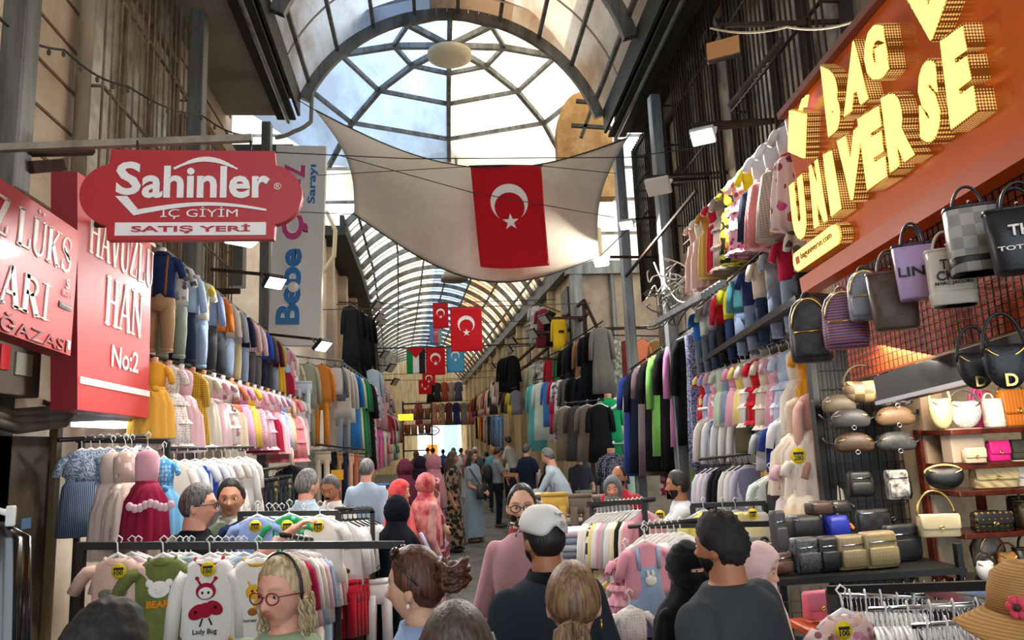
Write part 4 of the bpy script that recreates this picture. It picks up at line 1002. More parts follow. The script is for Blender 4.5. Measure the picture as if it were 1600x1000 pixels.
    if hem is None and bottom is not None:
        pb = MB(); pb.loft([(.555*H, 0, 0, .165*bw+.004, .118*bw+.004), (.50*H, 0, 0, .182*bw+.008, .124*bw+.008), (.46*H, 0, 0, .175*bw+.008, .12*bw+.008)], 22)
        for S, E, hj, kn, an in sh_: pb.capsule(hj, kn, .096*bw, .072*bw, 14); pb.tube([kn, an], [.072*bw, .060*k], 14); pb.capsule(kn, kn+Vector((0, 0, .001)), .071*bw, .071*bw)
        pm_ = fuse(pb, max(vox*1.6, .012), 2, 'trousers'); folds(pm_, .010*k, seed=3); link_mesh(pm_, 'trousers', bottom, rt)
    for S, E, hj, kn, an in sh_:
        MB().ell(an+Vector((0, .06*k, -.020*H)), (.050*k, .138*k, .040*k), None, 14, 8).build('shoe', mat(shoes, .6), rt)
    if glasses:
        gb_ = MB()
        for s in (-1, 1):
            c = Vector((s*.034, .100, -.004)); pts = [T @ (c+Vector((.026*math.cos(t), -.006*abs(math.cos(t)), .019*math.sin(t)))) for t in [2*PI*i/18 for i in range(19)]]; gb_.tube(pts, .0026*k, 6, False)
            gb_.tube([T @ Vector((s*.060, .094, .004)), T @ Vector((s*.082, .05, .004)), T @ Vector((s*.084, -.02, -.002))], .0022*k, 6)
        gb_.tube([T @ Vector((-.009, .104, .002)), T @ Vector((.009, .104, .002))], .0024*k, 6); gb_.build('glasses', mat(glasses, .3), rt)
    if extra: extra(rt, T, H, k, wr_, sp, bw)
    return rt
def strands(rt, m, paths, r0, name='hair_lock'):
    mb = MB()
    for pts, r in paths: mb.tube(pts, [r*(1-.55*(i/(len(pts)-1))**2) for i in range(len(pts))], 7)
    return mb.build(name, m, rt)
def hair_bun(rt, T, m, k):
    rnd = random.Random(4); mb = MB(); c = Vector((0, -.135, .035))
    for i in range(26):
        a = rnd.uniform(0, 2*PI); t = rnd.uniform(-1, 1); pts = []
        for j in range(9):
            b = a+j*.5; rr_ = .046+.012*rnd.random(); q = Vector((math.cos(b)*rr_, math.sin(b)*rr_*.8, t*.03+.012*math.sin(j+i))); pts.append(T @ (c+q+Vector((rnd.gauss(0, .006), rnd.gauss(0, .006), rnd.gauss(0, .006)))))
        mb.tube(pts, [.011*k]*8+[.003*k], 6)
    mb.ell(T @ c, (.045*k, .045*k, .045*k)); mb.build('hair_bun', m, rt)
    ps = []
    for i in range(9):
        a = rnd.uniform(-1, 1); st = Vector((.06*a, -.10-.02*rnd.random(), rnd.uniform(-.06, .11))); e = st+Vector((rnd.gauss(0, .02), -.035-.03*rnd.random(), rnd.gauss(0, .03))); ps.append(([T @ st, T @ (st+(e-st)*.5+Vector((0, 0, .015))), T @ e], .0011))
    strands(rt, m, ps, 1, 'loose_hair')
def ponytail(rt, T, m, k):
    rnd = random.Random(6); ps = []; base = Vector((-.012, -.118, -.042))
    for i in range(46):
        a = rnd.uniform(0, 2*PI); rr_ = rnd.random()**.5; st = base+Vector((math.cos(a)*.012, -.01, math.sin(a)*.014)); sx = math.cos(a)*rr_
        ps.append(([T @ st, T @ (st+Vector((sx*.035, -.035-.02*rnd.random(), -.012+.02*math.sin(a)))), T @ (st+Vector((sx*.05, -.045+.012*math.sin(a), -.08))), T @ (st+Vector((sx*.055+.01*rnd.gauss(0, 1), -.03, -.15))), T @ (st+Vector((sx*.03-.02, -.02, -.24-.05*rnd.random())))], .0115*k))
    strands(rt, m, ps, 1, 'ponytail')
    mb = MB(); pts = [T @ (base+Vector((.021*math.cos(t), -.014, .019*math.sin(t)))) for t in [2*PI*i/14 for i in range(15)]]; mb.tube(pts, .005*k, 6, False); mb.build('hair_band', mat('#d8402a', .5), rt)
def long_hair(L=.34, spread=.075, seed=1, fwd=0.0):
    def fn(rt, T, m, k):
        rnd = random.Random(seed); ps = []
        for i in range(54):
            az = rnd.uniform(1.25, 2*PI-1.25); st = Vector((math.sin(az)*.074, math.cos(az)*.095, rnd.uniform(-.02, .05))); dn = L*(.8+.3*rnd.random())
            o_ = Vector((math.sin(az)*.028, math.cos(az)*.02-.01, 0)); ps.append(([T @ st, T @ (st+o_+Vector((0, 0, -.08))), T @ (st+o_*1.6+Vector((0, -.012, -.08-dn*.4))), T @ (st+o_*1.2+Vector((0, fwd-.012, -.08-dn)))], .016*k))
        strands(rt, m, ps, 1, 'long_hair')
    return fn
def curls(rt, T, m, k):
    rnd = random.Random(9); ps = []
    for i in range(190):
        az = rnd.uniform(1.45, 2*PI-1.45); st = Vector((math.sin(az)*.078, math.cos(az)*.10, rnd.uniform(-.085, -.01))); pts = []
        ph = rnd.uniform(0, 6)
        for j in range(9): pts.append(T @ (st+Vector((math.sin(az)*.012+.008*math.cos(ph+j*.9), math.cos(az)*.02+.008*math.sin(ph+j*.9), -.0105*j))))
        ps.append((pts, .0043*k))
    strands(rt, m, ps, 1, 'curly_hair')
    mb = MB(); pts = [T @ Vector((math.sin(a)*.091, .012, math.cos(a)*.129+.004)) for a in [-1.75+3.5*i/20 for i in range(21)]]; mb.tube(pts, .0055*k, 6); mb.build('hair_hoop', mat('#151313', .35), rt)
def earring(side, col='#d8b25a', hoop=False):
    def fn(rt, T, H, k, *a):
        c = T @ Vector((side*.083, -.012, -.05))
        if hoop: MB().tube([c+Vector((0, .012*math.cos(t), -.012+.012*math.sin(t))) for t in [2*PI*i/14 for i in range(15)]], .0028, 6, False).build('earring', mat(col, .2, 1), rt)
        else: MB().ell(c, (.006, .006, .007), n=10, m=6).build('earring', mat('#ece6da', .2), rt)
    return fn
def P(px, py, Y): p = W(px, py, Y); return p.x, Y, p.z
def shirt(c, pat=None, c2=None, sc=1): return fab(c, pat, c2, sc)
SHORT = {'kind': 'short'}
BLK = ('#0d0b0a', '#241d19'); BRN = ('#2a1a10', '#56371f'); GRY = ('#3b3a39', '#8a8886'); GRYD = ('#201e1d', '#6c6966')
# ---- in front, cut by the bottom of the picture
x, y, t = P(447, 870, 2.45)
def ex_glw(rt, T, H, k, wr, sp, bw):
    earring(-1)(rt, T, H, k)
    MB().tube([Vector((.062*math.cos(a)*k, .03+.062*math.sin(a)*k+.02, .80*H-.03*(math.sin(a)+.3))) for a in [PI*i/12 for i in range(13)]], .0018, 5).build('necklace', mat('#cbb27a', .3, 1), rt)
person('woman in sage green top with red-framed glasses and curled fair hair', x, y, t, 207, 'rosy', fem=1, hair={'kind': 'back', 'front': .066, 'fn': curls, 'thick': .014, 'amp': .003}, hairc=('#8a7048', '#d6c29a'), glasses='#7c1626', top_=fab('#8ea17c'), bottom=fab('#3b3b40'), vox=.0048, extra=ex_glw, headturn=0, brows='#8a6a48', lip='#b04f4a', build=1.12, belly=.02)
x, y, t = P(655, 858, 2.3)
def ex_bun(rt, T, H, k, wr, sp, bw):
    earring(-1)(rt, T, H, k); mb = MB()
    for s in (-1, 1):
        c = Vector((s*.034, .055, .105)); mb.ell(T @ c, (.030*k, .012*k, .022*k), None, 14, 8); mb.tube([T @ Vector((s*.062, .05, .103)), T @ Vector((s*.086, -.0, .06)), T @ Vector((s*.088, -.05, .015))], .0032*k, 6)
    mb.build('sunglasses', mat('#2a1d14', .15, 0, coat=.6), rt)
person('woman in pale blue denim shirt with auburn bun and sunglasses on her head', x, y, t, 292, 'light', fem=1, hair={'front': .062, 'fn': hair_bun, 'nape': -.075, 'thick': .015, 'amp': .003}, hairc=('#22120b', '#6b3a22'), top_=fab('#6f8fc0', 'denim', '#9fb6da'), bottom=fab('#3b3b40'), vox=.0055, extra=ex_bun, collar=fab('#6f8fc0', 'denim', '#9fb6da'), sleeve='long')
x, y, t = P(850, 797, 2.8)
def ex_cap(rt, T, H, k, *a):
    r_ = MB(); mw = mat('#dcdad6', .75, bump=.1)
    def cp(u, v):
        az = -PI+2*PI*u; ze = .034-.014*g1(math.cos(az)+1, .5)+.034*g1(abs(az)-PI, .36); e0 = math.asin(min(.95, ze/.117)); el = e0+(PI/2*.99-e0)*v; p = head_pt(az, el); nn = Vector((p.x/.076**2, p.y/.097**2, p.z/.117**2)).normalized(); return T @ (p+nn*(.017+.012*math.sin(PI*min(1, v*1.2))**.5))
    r_.grid(cp, 64, 14, True); cp_ = r_.build('cap', mw, rt, thick=.005)
    b = MB(); b.grid(lambda u, v: T @ Vector(((u-.5)*.15*(1-.25*v*v), .088+.085*v*(1-1.1*(u-.5)**2*2), .048-.022*v-.10*(u-.5)**2)), 12, 6); b.build('cap_visor', mw, cp_, thick=.004)
    MB().ell(T @ Vector((0, 0, .147)), (.007*k, .007*k, .004*k), n=8, m=5).build('cap_button', mw, cp_)
    tr = MB(); c = T @ Vector((.020, -.108, .062))
    nb = (T.to_3x3() @ Vector((.25, -1, .35))).normalized(); M4 = frame(c+nb*.008, (T.to_3x3() @ Vector((1, .2, 0))), (T.to_3x3() @ Vector((0, .3, 1))))
    for t0 in (90, 210, 330): tr.bar((0, 0, .003), (.010*math.cos(math.radians(t0)), .010*math.sin(math.radians(t0)), .003), .0025)
    tr.tube([(.011*math.cos(q), .011*math.sin(q), .003) for q in [2*PI*i/18 for i in range(19)]], .0012, 5, False)
    tr.tube([(-.022, .045, 0), (-.012, .036, .003), (0, .040, .003), (.012, .036, .003), (.022, .045, 0)], .0028, 6); tr.tube([(0, .040, .003), (0, .028, .003)], .0035, 6); tr.bar((.018, .002, .003), (.044, -.002, .001), .004); tr.bar((.018, -.008, .003), (.042, -.011, .001), .002)
    o_ = tr.build('cap_emblem', mat('#8d8d90', .5), cp_); o_.matrix_local = M4
    MB().tube([T @ Vector((-.09, .03, .055)), T @ Vector((-.082, .12, .062)), T @ Vector((-.03, .15, .06))], .004, 6).build('sunglasses', mat('#2a211c', .2), rt)
person('man in dark slate T-shirt wearing a white baseball cap', x, y, t, 338, 'tan', hair={'thick': .010, 'nape': -.08}, hairc=BLK, beard='#120d0b', top_=fab('#2b3039'), bottom=fab('#22252c'), vox=.0065, extra=ex_cap, build=1.1, collar=fab('#15161a'))
x, y, t = P(893, 884, 2.08)
person('woman with light brown ponytail tied by an orange band', x, y, t, 8, 'rosy', fem=1, hair={'front': .06, 'fn': ponytail, 'thick': .014, 'nape': -.06}, hairc=('#4a3320', '#9a7550'), top_=fab('#5d5148'), bottom=fab('#3b3b40'), vox=.0065, extra=earring(1, hoop=True), build=.95)
x, y, t = P(1068, 852, 3.15); m_nq = mat('#0b0b0d', .85, sheen=.15)
person('woman in black niqab showing only her eyes', x, y, t, 148, 'light', fem=1, scarf={'m': m_nq, 't': .026, 'drop': .34}, veil=True, top_=m_nq, hem=.03, sleeve='long', vox=.0065, brows='#150e0a')
x, y, t = P(1128, 803, 2.5)
person('broad bearded man in charcoal T-shirt with short curly black hair', x, y, t, 318, 'tan', hair={'kind': 'curly', 'thick': .016, 'amp': .011, 'fq': 80, 'nape': -.092, 'front': .05}, hairc=('#080707', '#1d1817'), beard='#0d0a09', top_=fab('#3c4145'), bottom=fab('#22252c'), vox=.0065, build=1.36)
x, y, t = P(1174, 852, 3.1); person('woman in pale pink headscarf half hidden by the bearded man', x, y, t, 130, 'light', fem=1, scarf={'m': fab('#dcb9b6'), 't': .022}, top_=fab('#c9a5a2'), hem=.1, sleeve='long', vox=.007, bow=.2)
x, y, t = P(1622, 880, 1.5)
def ex_hat(rt, T, H, k, *a):
    ms = mat('#b58c57', .85, 0, 'hstripe', '#9c7444', 2.6, bump=.3, bsc=90); h = MB(); h.loft([(.0, 0, -.01, .105, .125), (.05, 0, -.01, .098, .118), (.09, 0, -.01, .088, .105), (.115, 0, -.012, .06, .075), (.122, 0, -.012, .02, .02)], 32); o_ = h.build('hat_crown', ms, rt); o_.matrix_local = T @ Matrix.Translation((0, 0, .055))
    b = MB(); b.grid(lambda u, v: Vector(((.105+.075*v)*math.cos(2*PI*u), -.01+(.125+.075*v)*math.sin(2*PI*u), -.03*v-.03*v*abs(math.sin(2*PI*u+.6)))), 40, 5, True); o_ = b.build('hat_brim', ms, rt, thick=.004); o_.matrix_local = T @ Matrix.Translation((0, 0, .06))
    f = MB()
    for i in range(6): 
        a_ = 2*PI*i/6; f.ell((.016*math.cos(a_), 0, .016*math.sin(a_)), (.012, .006, .012), n=10, m=6)
    f.m(1).ell((0, -.006, 0), (.009, .007, .009), n=8, m=6); o_ = f.build('hat_flower', [mat('#d9465a', .7), mat('#401c14', .7)], rt); o_.matrix_local = T @ Matrix.Translation((-.105, -.04, .085)) @ Matrix.Rotation(-PI/2*.8, 4, 'Z')
    f.build('hat_flower', [mat('#d9465a', .7), mat('#401c14', .7)], rt).matrix_local = T @ Matrix.Translation((-.02, -.138, .08))
person('person in a straw sun hat with red flower band', x, y, t-.05, 350, 'mid', fem=1, hair={'thick': .012}, hairc=BRN, top_=fab('#b56a50'), bottom=fab('#3b3b40'), vox=.008, extra=ex_hat)
x, y, t = P(160, 950, 1.7); person('dark-haired head of a man passing under the hanging rompers', x, y, t, 20, 'tan', hair={'kind': 'curly', 'thick': .02, 'amp': .008}, hairc=('#0e0d0d', '#2a2726'), top_=fab('#3a3a3e'), bottom=fab('#2a2a2e'), vox=.008)
x, y, t = P(710, 952, 1.6); person('brown-haired head between the bun woman and the folding chair', x, y, t, 6, 'light', fem=1, hair={'thick': .017, 'nape': -.1, 'fn': long_hair(.2, seed=5)}, hairc=('#2c2320', '#5d4a40'), top_=fab('#4b4650'), bottom=fab('#2a2a2e'), vox=.009, build=.9)
# ---- mid distance
x, y, t = P(814, 757, 3.9)
person('man in pink polo shirt with glasses and dark beard walking forward', x, y, t, 186, 'light', hair={'front': .088, 'temple': .055, 'thick': .010}, hairc=BLK, beard='#17100d', glasses='#1c1a1a', top_=fab('#b98c92', 'hstripe', '#b28389', 6), collar=fab('#6d1626'), bottom=fab('#34363e'), vox=.005, stride=.10, build=.86, arms=((-.23, .10, .80, None, (.9, .2, 0), .5), (.23, .02, .82, None, (-.9, .2, 0), .6)), sleeve='elbow', lip='#b0504a')
x, y, t = P(306, 757, 4.3)
person('grey-haired man in black T-shirt and glasses stretching his arm over the rack', x, y, t, 84, 'rosy', hair={'thick': .011, 'front': .064}, hairc=GRYD, glasses='#151212', top_=fab('#121319'), bottom=fab('#2a2c33'), vox=.0065, arms=(None, (.24, .52, 1.47, (.3, -.3, -1), (0, 0, -1), .75)), build=1.1, belly=.02)
x, y, t = P(362, 750, 4.95)
person('young man in olive polo shirt with white-striped collar looking at the viewer', x, y, t, 172, 'mid', hair={'front': .078, 'temple': .058, 'thick': .018}, hairc=BLK, top_=fab('#59664e'), collar=fab('#e2ddcf', 'hstripe', '#59664e', 3), bottom=fab('#2a2c33'), vox=.005, lip='#a04a42')
x, y, t = P(478, 734, 5.9)
person('grey-haired man in blue-white plaid shirt seen from behind', x, y, t, 42, 'rosy', hair={'thick': .012}, hairc=GRY, top_=shirt('#c2d0dc', 'plaid', '#7d9cba', 3), collar=shirt('#c2d0dc', 'plaid', '#7d9cba', 3), bottom=fab('#474a52'), vox=.008, arms=(None, (.2, .4, 1.02)), belly=.02)
x, y, t = P(519, 742, 6.5)
person('man with moustache in light checked shirt looking down at the goods', x, y, t, 196, 'tan', hair={'front': .07, 'thick': .011}, hairc=GRYD, beard=None, top_=shirt('#d3cdc3', 'check', '#c3bbb0', 2), collar=shirt('#d3cdc3'), bottom=fab('#3b3b40'), vox=.008, bow=.35, arms=((-.15, .35, 1.0), (.18, .32, .98)),
       extra=lambda rt, T, H, k, *a: MB().tube([T @ Vector((s*.024, .100-.3*abs(s)*.03, -.053-.006*abs(s))) for s in (-1, -.5, 0, .5, 1)], [.003, .008, .0075, .008, .003], 8).build('moustache', mat('#1d1714', .8), rt))
x, y, t = P(572, 713, 8.2); person('balding man in pale blue shirt with his back turned by the abayas', x, y, min(t, 1.78), 20, 'rosy', hair={'front': .11, 'temple': .09, 'thick': .006}, hairc=GRY, top_=fab('#9fb0c4'), bottom=fab('#3b3b40'), sleeve='long', belly=.02)
x, y, t = P(957, 745, 6.4); person('woman in grey headscarf behind the black clothes rack', x, y, t, 200, 'mid', fem=1, scarf={'m': fab('#65696a'), 't': .02, 'drop': .3}, top_=fab('#272a2c'), hem=.1, sleeve='long', vox=.007)
x, y, t = P(967, 728, 7.2); person('balding bearded man in red T-shirt behind the woman in grey', x, y, t, 215, 'tan', hair={'front': .115, 'temple': .088, 'thick': .006}, hairc=BLK, beard='#2a211d', top_=fab('#b02a34'), bottom=fab('#3b3b40'), vox=.007)
x, y, t = P(1070, 736, 5.75)
person('dark-haired man in white T-shirt leaning with arms over the clothes rack', x, y, t, 286, 'tan', hair={'thick': .014}, hairc=BLK, beard='#1a1411', top_=fab('#d9dce0'), bottom=fab('#30343c'), vox=.0075, lean=.05, arms=((-.16, .52, 1.12, (-.3, -.2, -1), (0, 0, -1), .7), (.12, .48, 1.16, (.3, -.2, -1), (0, 0, -1), .7)))
x, y, t = P(885, 699, 10.5); person('grey-haired man in pale blue-grey long-sleeved shirt bending over a stall', x, y, t, 292, 'rosy', H=1.76, hair={'thick': .012}, hairc=GRY, top_=fab('#b3c0cc'), bottom=fab('#4b4d52'), sleeve='long', lean=.22, bow=.3, vox=.01, arms=((-.1, .6, 1.0), (.12, .55, .98)))
x, y, t = P(904, 705, 13.2); person('red-faced man half hidden behind the man in pale blue-grey', x, y, min(t, 1.74), 215, 'rosy', hair={'front': .11, 'temple': .09, 'thick': .005}, hairc=GRY, top_=fab('#3a3c44'), bottom=fab('#2a2a2e'), vox=.012)
x, y, t = P(853, 716, 12.6); person('dark-haired woman in black top with a white shoulder bag', x, y, t, 50, 'mid', fem=1, hair={'thick': .018, 'fn': long_hair(.1)}, hairc=BLK, top_=fab('#17171b'), bottom=fab('#24262e'), vox=.012, lean=.1,
       extra=lambda rt, T, H, k, *a: MB().loft([(1.08, -.26, .05, .06, .10), (1.0, -.27, .05, .09, .17), (.72, -.27, .05, .09, .18), (.68, -.27, .05, .05, .15)], 16).tube([(-.18, .02, 1.40), (-.25, .08, 1.2), (-.26, .1, 1.05)], .018, 6).build('shoulder_bag', fab('#d8d2c6'), rt))
x, y, t = P(822, 694, 15.5); person('stout grey-haired man in navy shirt facing the stall', x, y, min(t, 1.84), 60, 'rosy', hair={'thick': .012}, hairc=GRYD, top_=fab('#1b2436'), bottom=fab('#22252c'), vox=.013, build=1.15, arms=(None, (.3, .35, 1.1)))
x, y, t = P(776, 699, 17); person('man in grey T-shirt and dark trousers with a black backpack', x, y, min(t, 1.8), 95, 'tan', hair={'thick': .013}, hairc=BLK, top_=fab('#7f8583'), bottom=fab('#171a24'), vox=.012, bow=.3, arms=((-.12, .45, 1.15), (.12, .42, 1.12)),
       extra=lambda rt, T, H, k, *a: MB().ell((.02, -.22, 1.20), (.15, .11, .22)).build('backpack', mat('#15161a', .7), rt))
x, y, t = P(737, 704, 14.8)
person('woman with long black hair in a long grey dress and black bag', x, y, min(t, 1.74), 128, 'mid', fem=1, hair={'thick': .018, 'fn': long_hair(.34)}, hairc=BLK, top_=fab('#8b98a0', 'hstripe', '#7f8d97', 5), hem=.10, vox=.012, arms=((-.06, .26, .98), (.06, .26, .96)), shoes='#8a6a48',
       extra=lambda rt, T, H, k, *a: MB().loft([(1.1, 0, .22, .15, .06), (.85, 0, .24, .19, .09), (.82, 0, .24, .17, .07)], 16).tube([(.17, .05, 1.42), (.1, .17, 1.2), (.05, .22, 1.08)], .012, 6).build('handbag', mat('#17181b', .5), rt))
x, y, t = P(706, 703, 13.6); person('woman with dark hair in brown leopard-print dress beside the grey dress', x, y, min(t, 1.76), 100, 'tan', fem=1, hair={'thick': .02, 'fn': long_hair(.2)}, hairc=BRN, top_=fab('#8a6f56', 'floral', '#2b2018', .5, .7), hem=.12, vox=.012, sleeve='elbow')
x, y, t = P(676, 706, 10.2); person('woman in dusty pink headscarf and rose-patterned long dress', x, y, min(t, 1.75), 70, 'light', fem=1, scarf={'m': fab('#8d5860'), 't': .024, 'drop': .36}, top_=fab('#c9949a', 'floral', '#7d3340', .35, .75), hem=.04, sleeve='long', vox=.012)
x, y, t = P(655, 706, 11.6); person('woman in violet-black headscarf walking by the stall tables', x, y, min(t, 1.72), 40, 'light', fem=1, scarf={'m': fab('#2a1c2e'), 't': .024, 'drop': .36}, top_=fab('#5a4450', 'floral', '#a07890', .35), hem=.04, sleeve='long', vox=.012)
x, y, t = P(663, 742, 7.6); person('woman in coral and wine patterned headscarf with pale pink bag', x, y, t, 60, 'light', fem=1, scarf={'m': fab('#a3303c', 'noise', '#d98a84', 1.2), 't': .026, 'drop': .4}, top_=fab('#8d4a52', 'noise', '#d0a09a', .6), hem=.04, sleeve='long', vox=.011)
x, y, t = P(622, 752, 6.9); person('woman in bright red headscarf and black abaya', x, y, t, 100, 'light', fem=1, scarf={'m': fab('#c03038', 'noise', '#e0605a', 1.5), 't': .024, 'drop': .22}, top_=fab('#0f1017'), hem=.03, sleeve='long', vox=.011)
x, y, t = P(618, 778, 5.4); person('woman wrapped in navy-black headscarf and abaya before the red trousers rack', x, y, t, 30, 'light', fem=1, scarf={'m': fab('#10131c'), 't': .026, 'drop': .42}, top_=fab('#0e111a'), hem=.03, sleeve='long', vox=.01,
       extra=lambda rt, T, H, k, *a: MB().loft([(1.12, .24, .08, .05, .11), (.90, .26, .08, .07, .16), (.86, .26, .08, .05, .14)], 14).tube([(.2, .0, 1.3), (.25, .1, 1.1)], .012, 6).build('handbag', mat('#a9b6d8', .5), rt))
x, y, t = P(633, 714, 9.3); person('woman in plum headscarf with a red top near the stall', x, y, min(t, 1.72), 330, 'light', fem=1, scarf={'m': fab('#4a1c2c'), 't': .024, 'drop': .3}, top_=fab('#a32838'), hem=.04, sleeve='long', vox=.012)
# ---- far crowd: each with its own look
far = [(708, 688, 24, 5, 'balding man in white T-shirt walking away down the lane', dict(hair={'front': .1, 'thick': .007}, hairc=GRY, top_=fab('#dcdfe2'), bottom=fab('#3b3f4a'), build=1.15)),
 (676, 692, 28, 10, 'dark-haired man in white shirt far ahead before the lit shop', dict(hair={'thick': .013}, hairc=BLK, top_=fab('#dfe0e2'), bottom=fab('#2b2d34'))),
 (742, 699, 23, 185, 'person in white cap far down the lane', dict(hair={'thick': .02}, hairc=('#dcdcdc', '#f4f4f4'), top_=fab('#54606a'), bottom=fab('#2b2d34'))),
 (770, 693, 21, 180, 'bald man in turquoise T-shirt far down the lane', dict(hair=None, top_=fab('#5b9cb0'), bottom=fab('#2b2d34'))),
 (730, 702, 26, 180, 'woman in pink headscarf far down the lane', dict(fem=1, scarf={'m': fab('#d58796'), 't': .022}, top_=fab('#cfd0d4'), hem=.05, sleeve='long')),
 (720, 700, 30, 20, 'dark-haired person in grey far behind the white T-shirt', dict(hair={'thick': .016}, hairc=BLK, top_=fab('#8d8f92'), bottom=fab('#2b2d34'))),
 (692, 702, 32, 0, 'dark-haired person in blue beside the lit shop front', dict(hair={'thick': .016}, hairc=BLK, top_=fab('#3d5a92'), bottom=fab('#2b2d34'))),
 (668, 698, 33, 0, 'small dark-haired figure in white at the lit shop front', dict(hair={'thick': .016}, hairc=BLK, top_=fab('#c9c6c2'), bottom=fab('#2b2d34'))),
 (760, 706, 25, 350, 'person in black top half hidden behind the turquoise T-shirt', dict(hair={'thick': .016}, hairc=BLK, top_=fab('#1b1b1f'), bottom=fab('#2b2d34'))),
 (785, 700, 24, 200, 'man in olive jacket at the far right-hand stalls', dict(hair={'thick': .013}, hairc=BRN, top_=fab('#6b6a55'), bottom=fab('#2b2d34'))),
 (650, 705, 24, 20, 'woman in brown scarf among the left-hand stalls', dict(fem=1, scarf={'m': fab('#6d4c40'), 't': .022}, top_=fab('#3d3338'), hem=.05, sleeve='long')),
 (800, 702, 20, 140, 'woman in cream blouse behind the navy shirt', dict(fem=1, hair={'thick': .02}, hairc=BRN, top_=fab('#d6cdbb'), bottom=fab('#2b2d34')))]
for px, py, Y, fc, lb, kw in far:
    x, y, t = P(px, py, Y); person(lb, x, y, min(max(t, 1.6), 1.78), fc, 'tan', vox=.02, **kw)
x, y, t = P(803, 681, 18.5); person('man in beige T-shirt standing raised to reach the hanging goods', x, y, t, 300, 'tan', H=1.76, hair={'thick': .013}, hairc=BLK, top_=fab('#a9a59b'), bottom=fab('#2b2d34'), vox=.014, lean=.15, arms=((-.1, .5, 1.15), (.12, .45, 1.2)))
st = thing('step_stool', 'plain wooden step stool under the man reaching the hanging goods', 'stool', (x, y, 0)); hh = t-1.76
MB().box((0, .05, hh-.02), (.5, .5, .04)).build('seat', mat('#7d6243', .7), st, False)
for sx in (-1, 1):
    for sy in (-1, 1): MB().box((sx*.2, .05+sy*.2, (hh-.04)/2), (.04, .04, max(hh-.04, .02))).build('leg', mat('#7d6243', .7), st, False)
# ================================================================= clothes for sale
R_ = random.Random(11)
M_peg = mat('#c98f66', .6); M_pegw = mat('#dcd5ca', .6); M_hgw = mat('#e9e7e3', .35); M_hgb = mat('#1b1b1d', .4); M_hgc = mat('#cfd6d8', .25, .3); M_tag = mat('#f0d21c', .5); M_ink = mat('#141312', .6)
def FB(c):
    """cloth from a short note: 'colour' or 'colour pattern colour2 scale'; ~ means gauze"""
    if not isinstance(c, str): return c
    q = c.split()
    if c[0] == '~': return sheer(q[0][1:])
    return fab(q[0], q[1] if len(q) > 1 else None, q[2] if len(q) > 2 else None, float(q[3]) if len(q) > 3 else 1, float(q[4]) if len(q) > 4 else .5)
def hanger(rt, m, w=.17, z=0.0, hook=.07):
    mb = MB(); mb.tube([(.012, 0, z+hook-.02), (.018, 0, z+hook), (0, 0, z+hook+.014), (-.018, 0, z+hook-.002), (-.004, 0, z+hook-.022), (0, 0, z-.0)], .0035, 6)
    mb.tube([(-w, 0, z-.055), (-w*.5, 0, z-.026), (0, 0, z), (w*.5, 0, z-.026), (w, 0, z-.055)], [.006, .009, .010, .009, .006], 6); return mb.build('hanger', m, rt)
def peg(rt, m, s=1): return MB().lathe([(.028*s, -.05*s), (.032*s, -.02*s), (.040*s, .035*s), (.036*s, .045*s), (.0, .047*s)], 14).build('neck_form', m, rt)
def sleeves(rt, s, m, L, sp=.06, r0=.046, r1=.036, w=.118, z=-.055, fl=1, name='sleeve'):
    for q in (-1, 1):
        j = R_.uniform(-.01, .01); p0 = Vector((q*(w-.025)*s, 0, z*s)); p2 = Vector((q*(w+sp)*s, -.02*s*fl+j, (z-L)*s)); p1 = p0.lerp(p2, .5)+Vector((q*.018*s, 0, .012*s))
        MB().tube([p0, p0.lerp(p1, .5)+Vector((q*.008*s, 0, .012*s)), p1, p2], [r0*s*.9, r0*s, (r0+r1)/2*s, r1*s], 10, True, .75).build(name, m, rt)
def shirt_loft(s, L, w=.125, d=.07, fl=.0, nk=.045, amp=.03, fn=5):
    ph = R_.uniform(0, 6); mb = MB()
    mb.loft([(0, 0, 0, nk*s, nk*.9*s), (-.012*s, 0, 0, nk*1.35*s, nk*s), (-.04*s, 0, 0, w*.82*s, d*.75*s), (-.07*s, 0, 0, w*s, d*.92*s), (-L*.45*s, 0, 0, w*s, d*s, amp*.6, fn), (-L*.8*s, 0, 0, (w+fl*.6)*s, (d+fl*.4)*s, amp, fn), (-L*s, 0, 0, (w+fl)*s, (d+fl*.6)*s, amp*1.3, fn)], 26, True, 2.4, ph); return mb
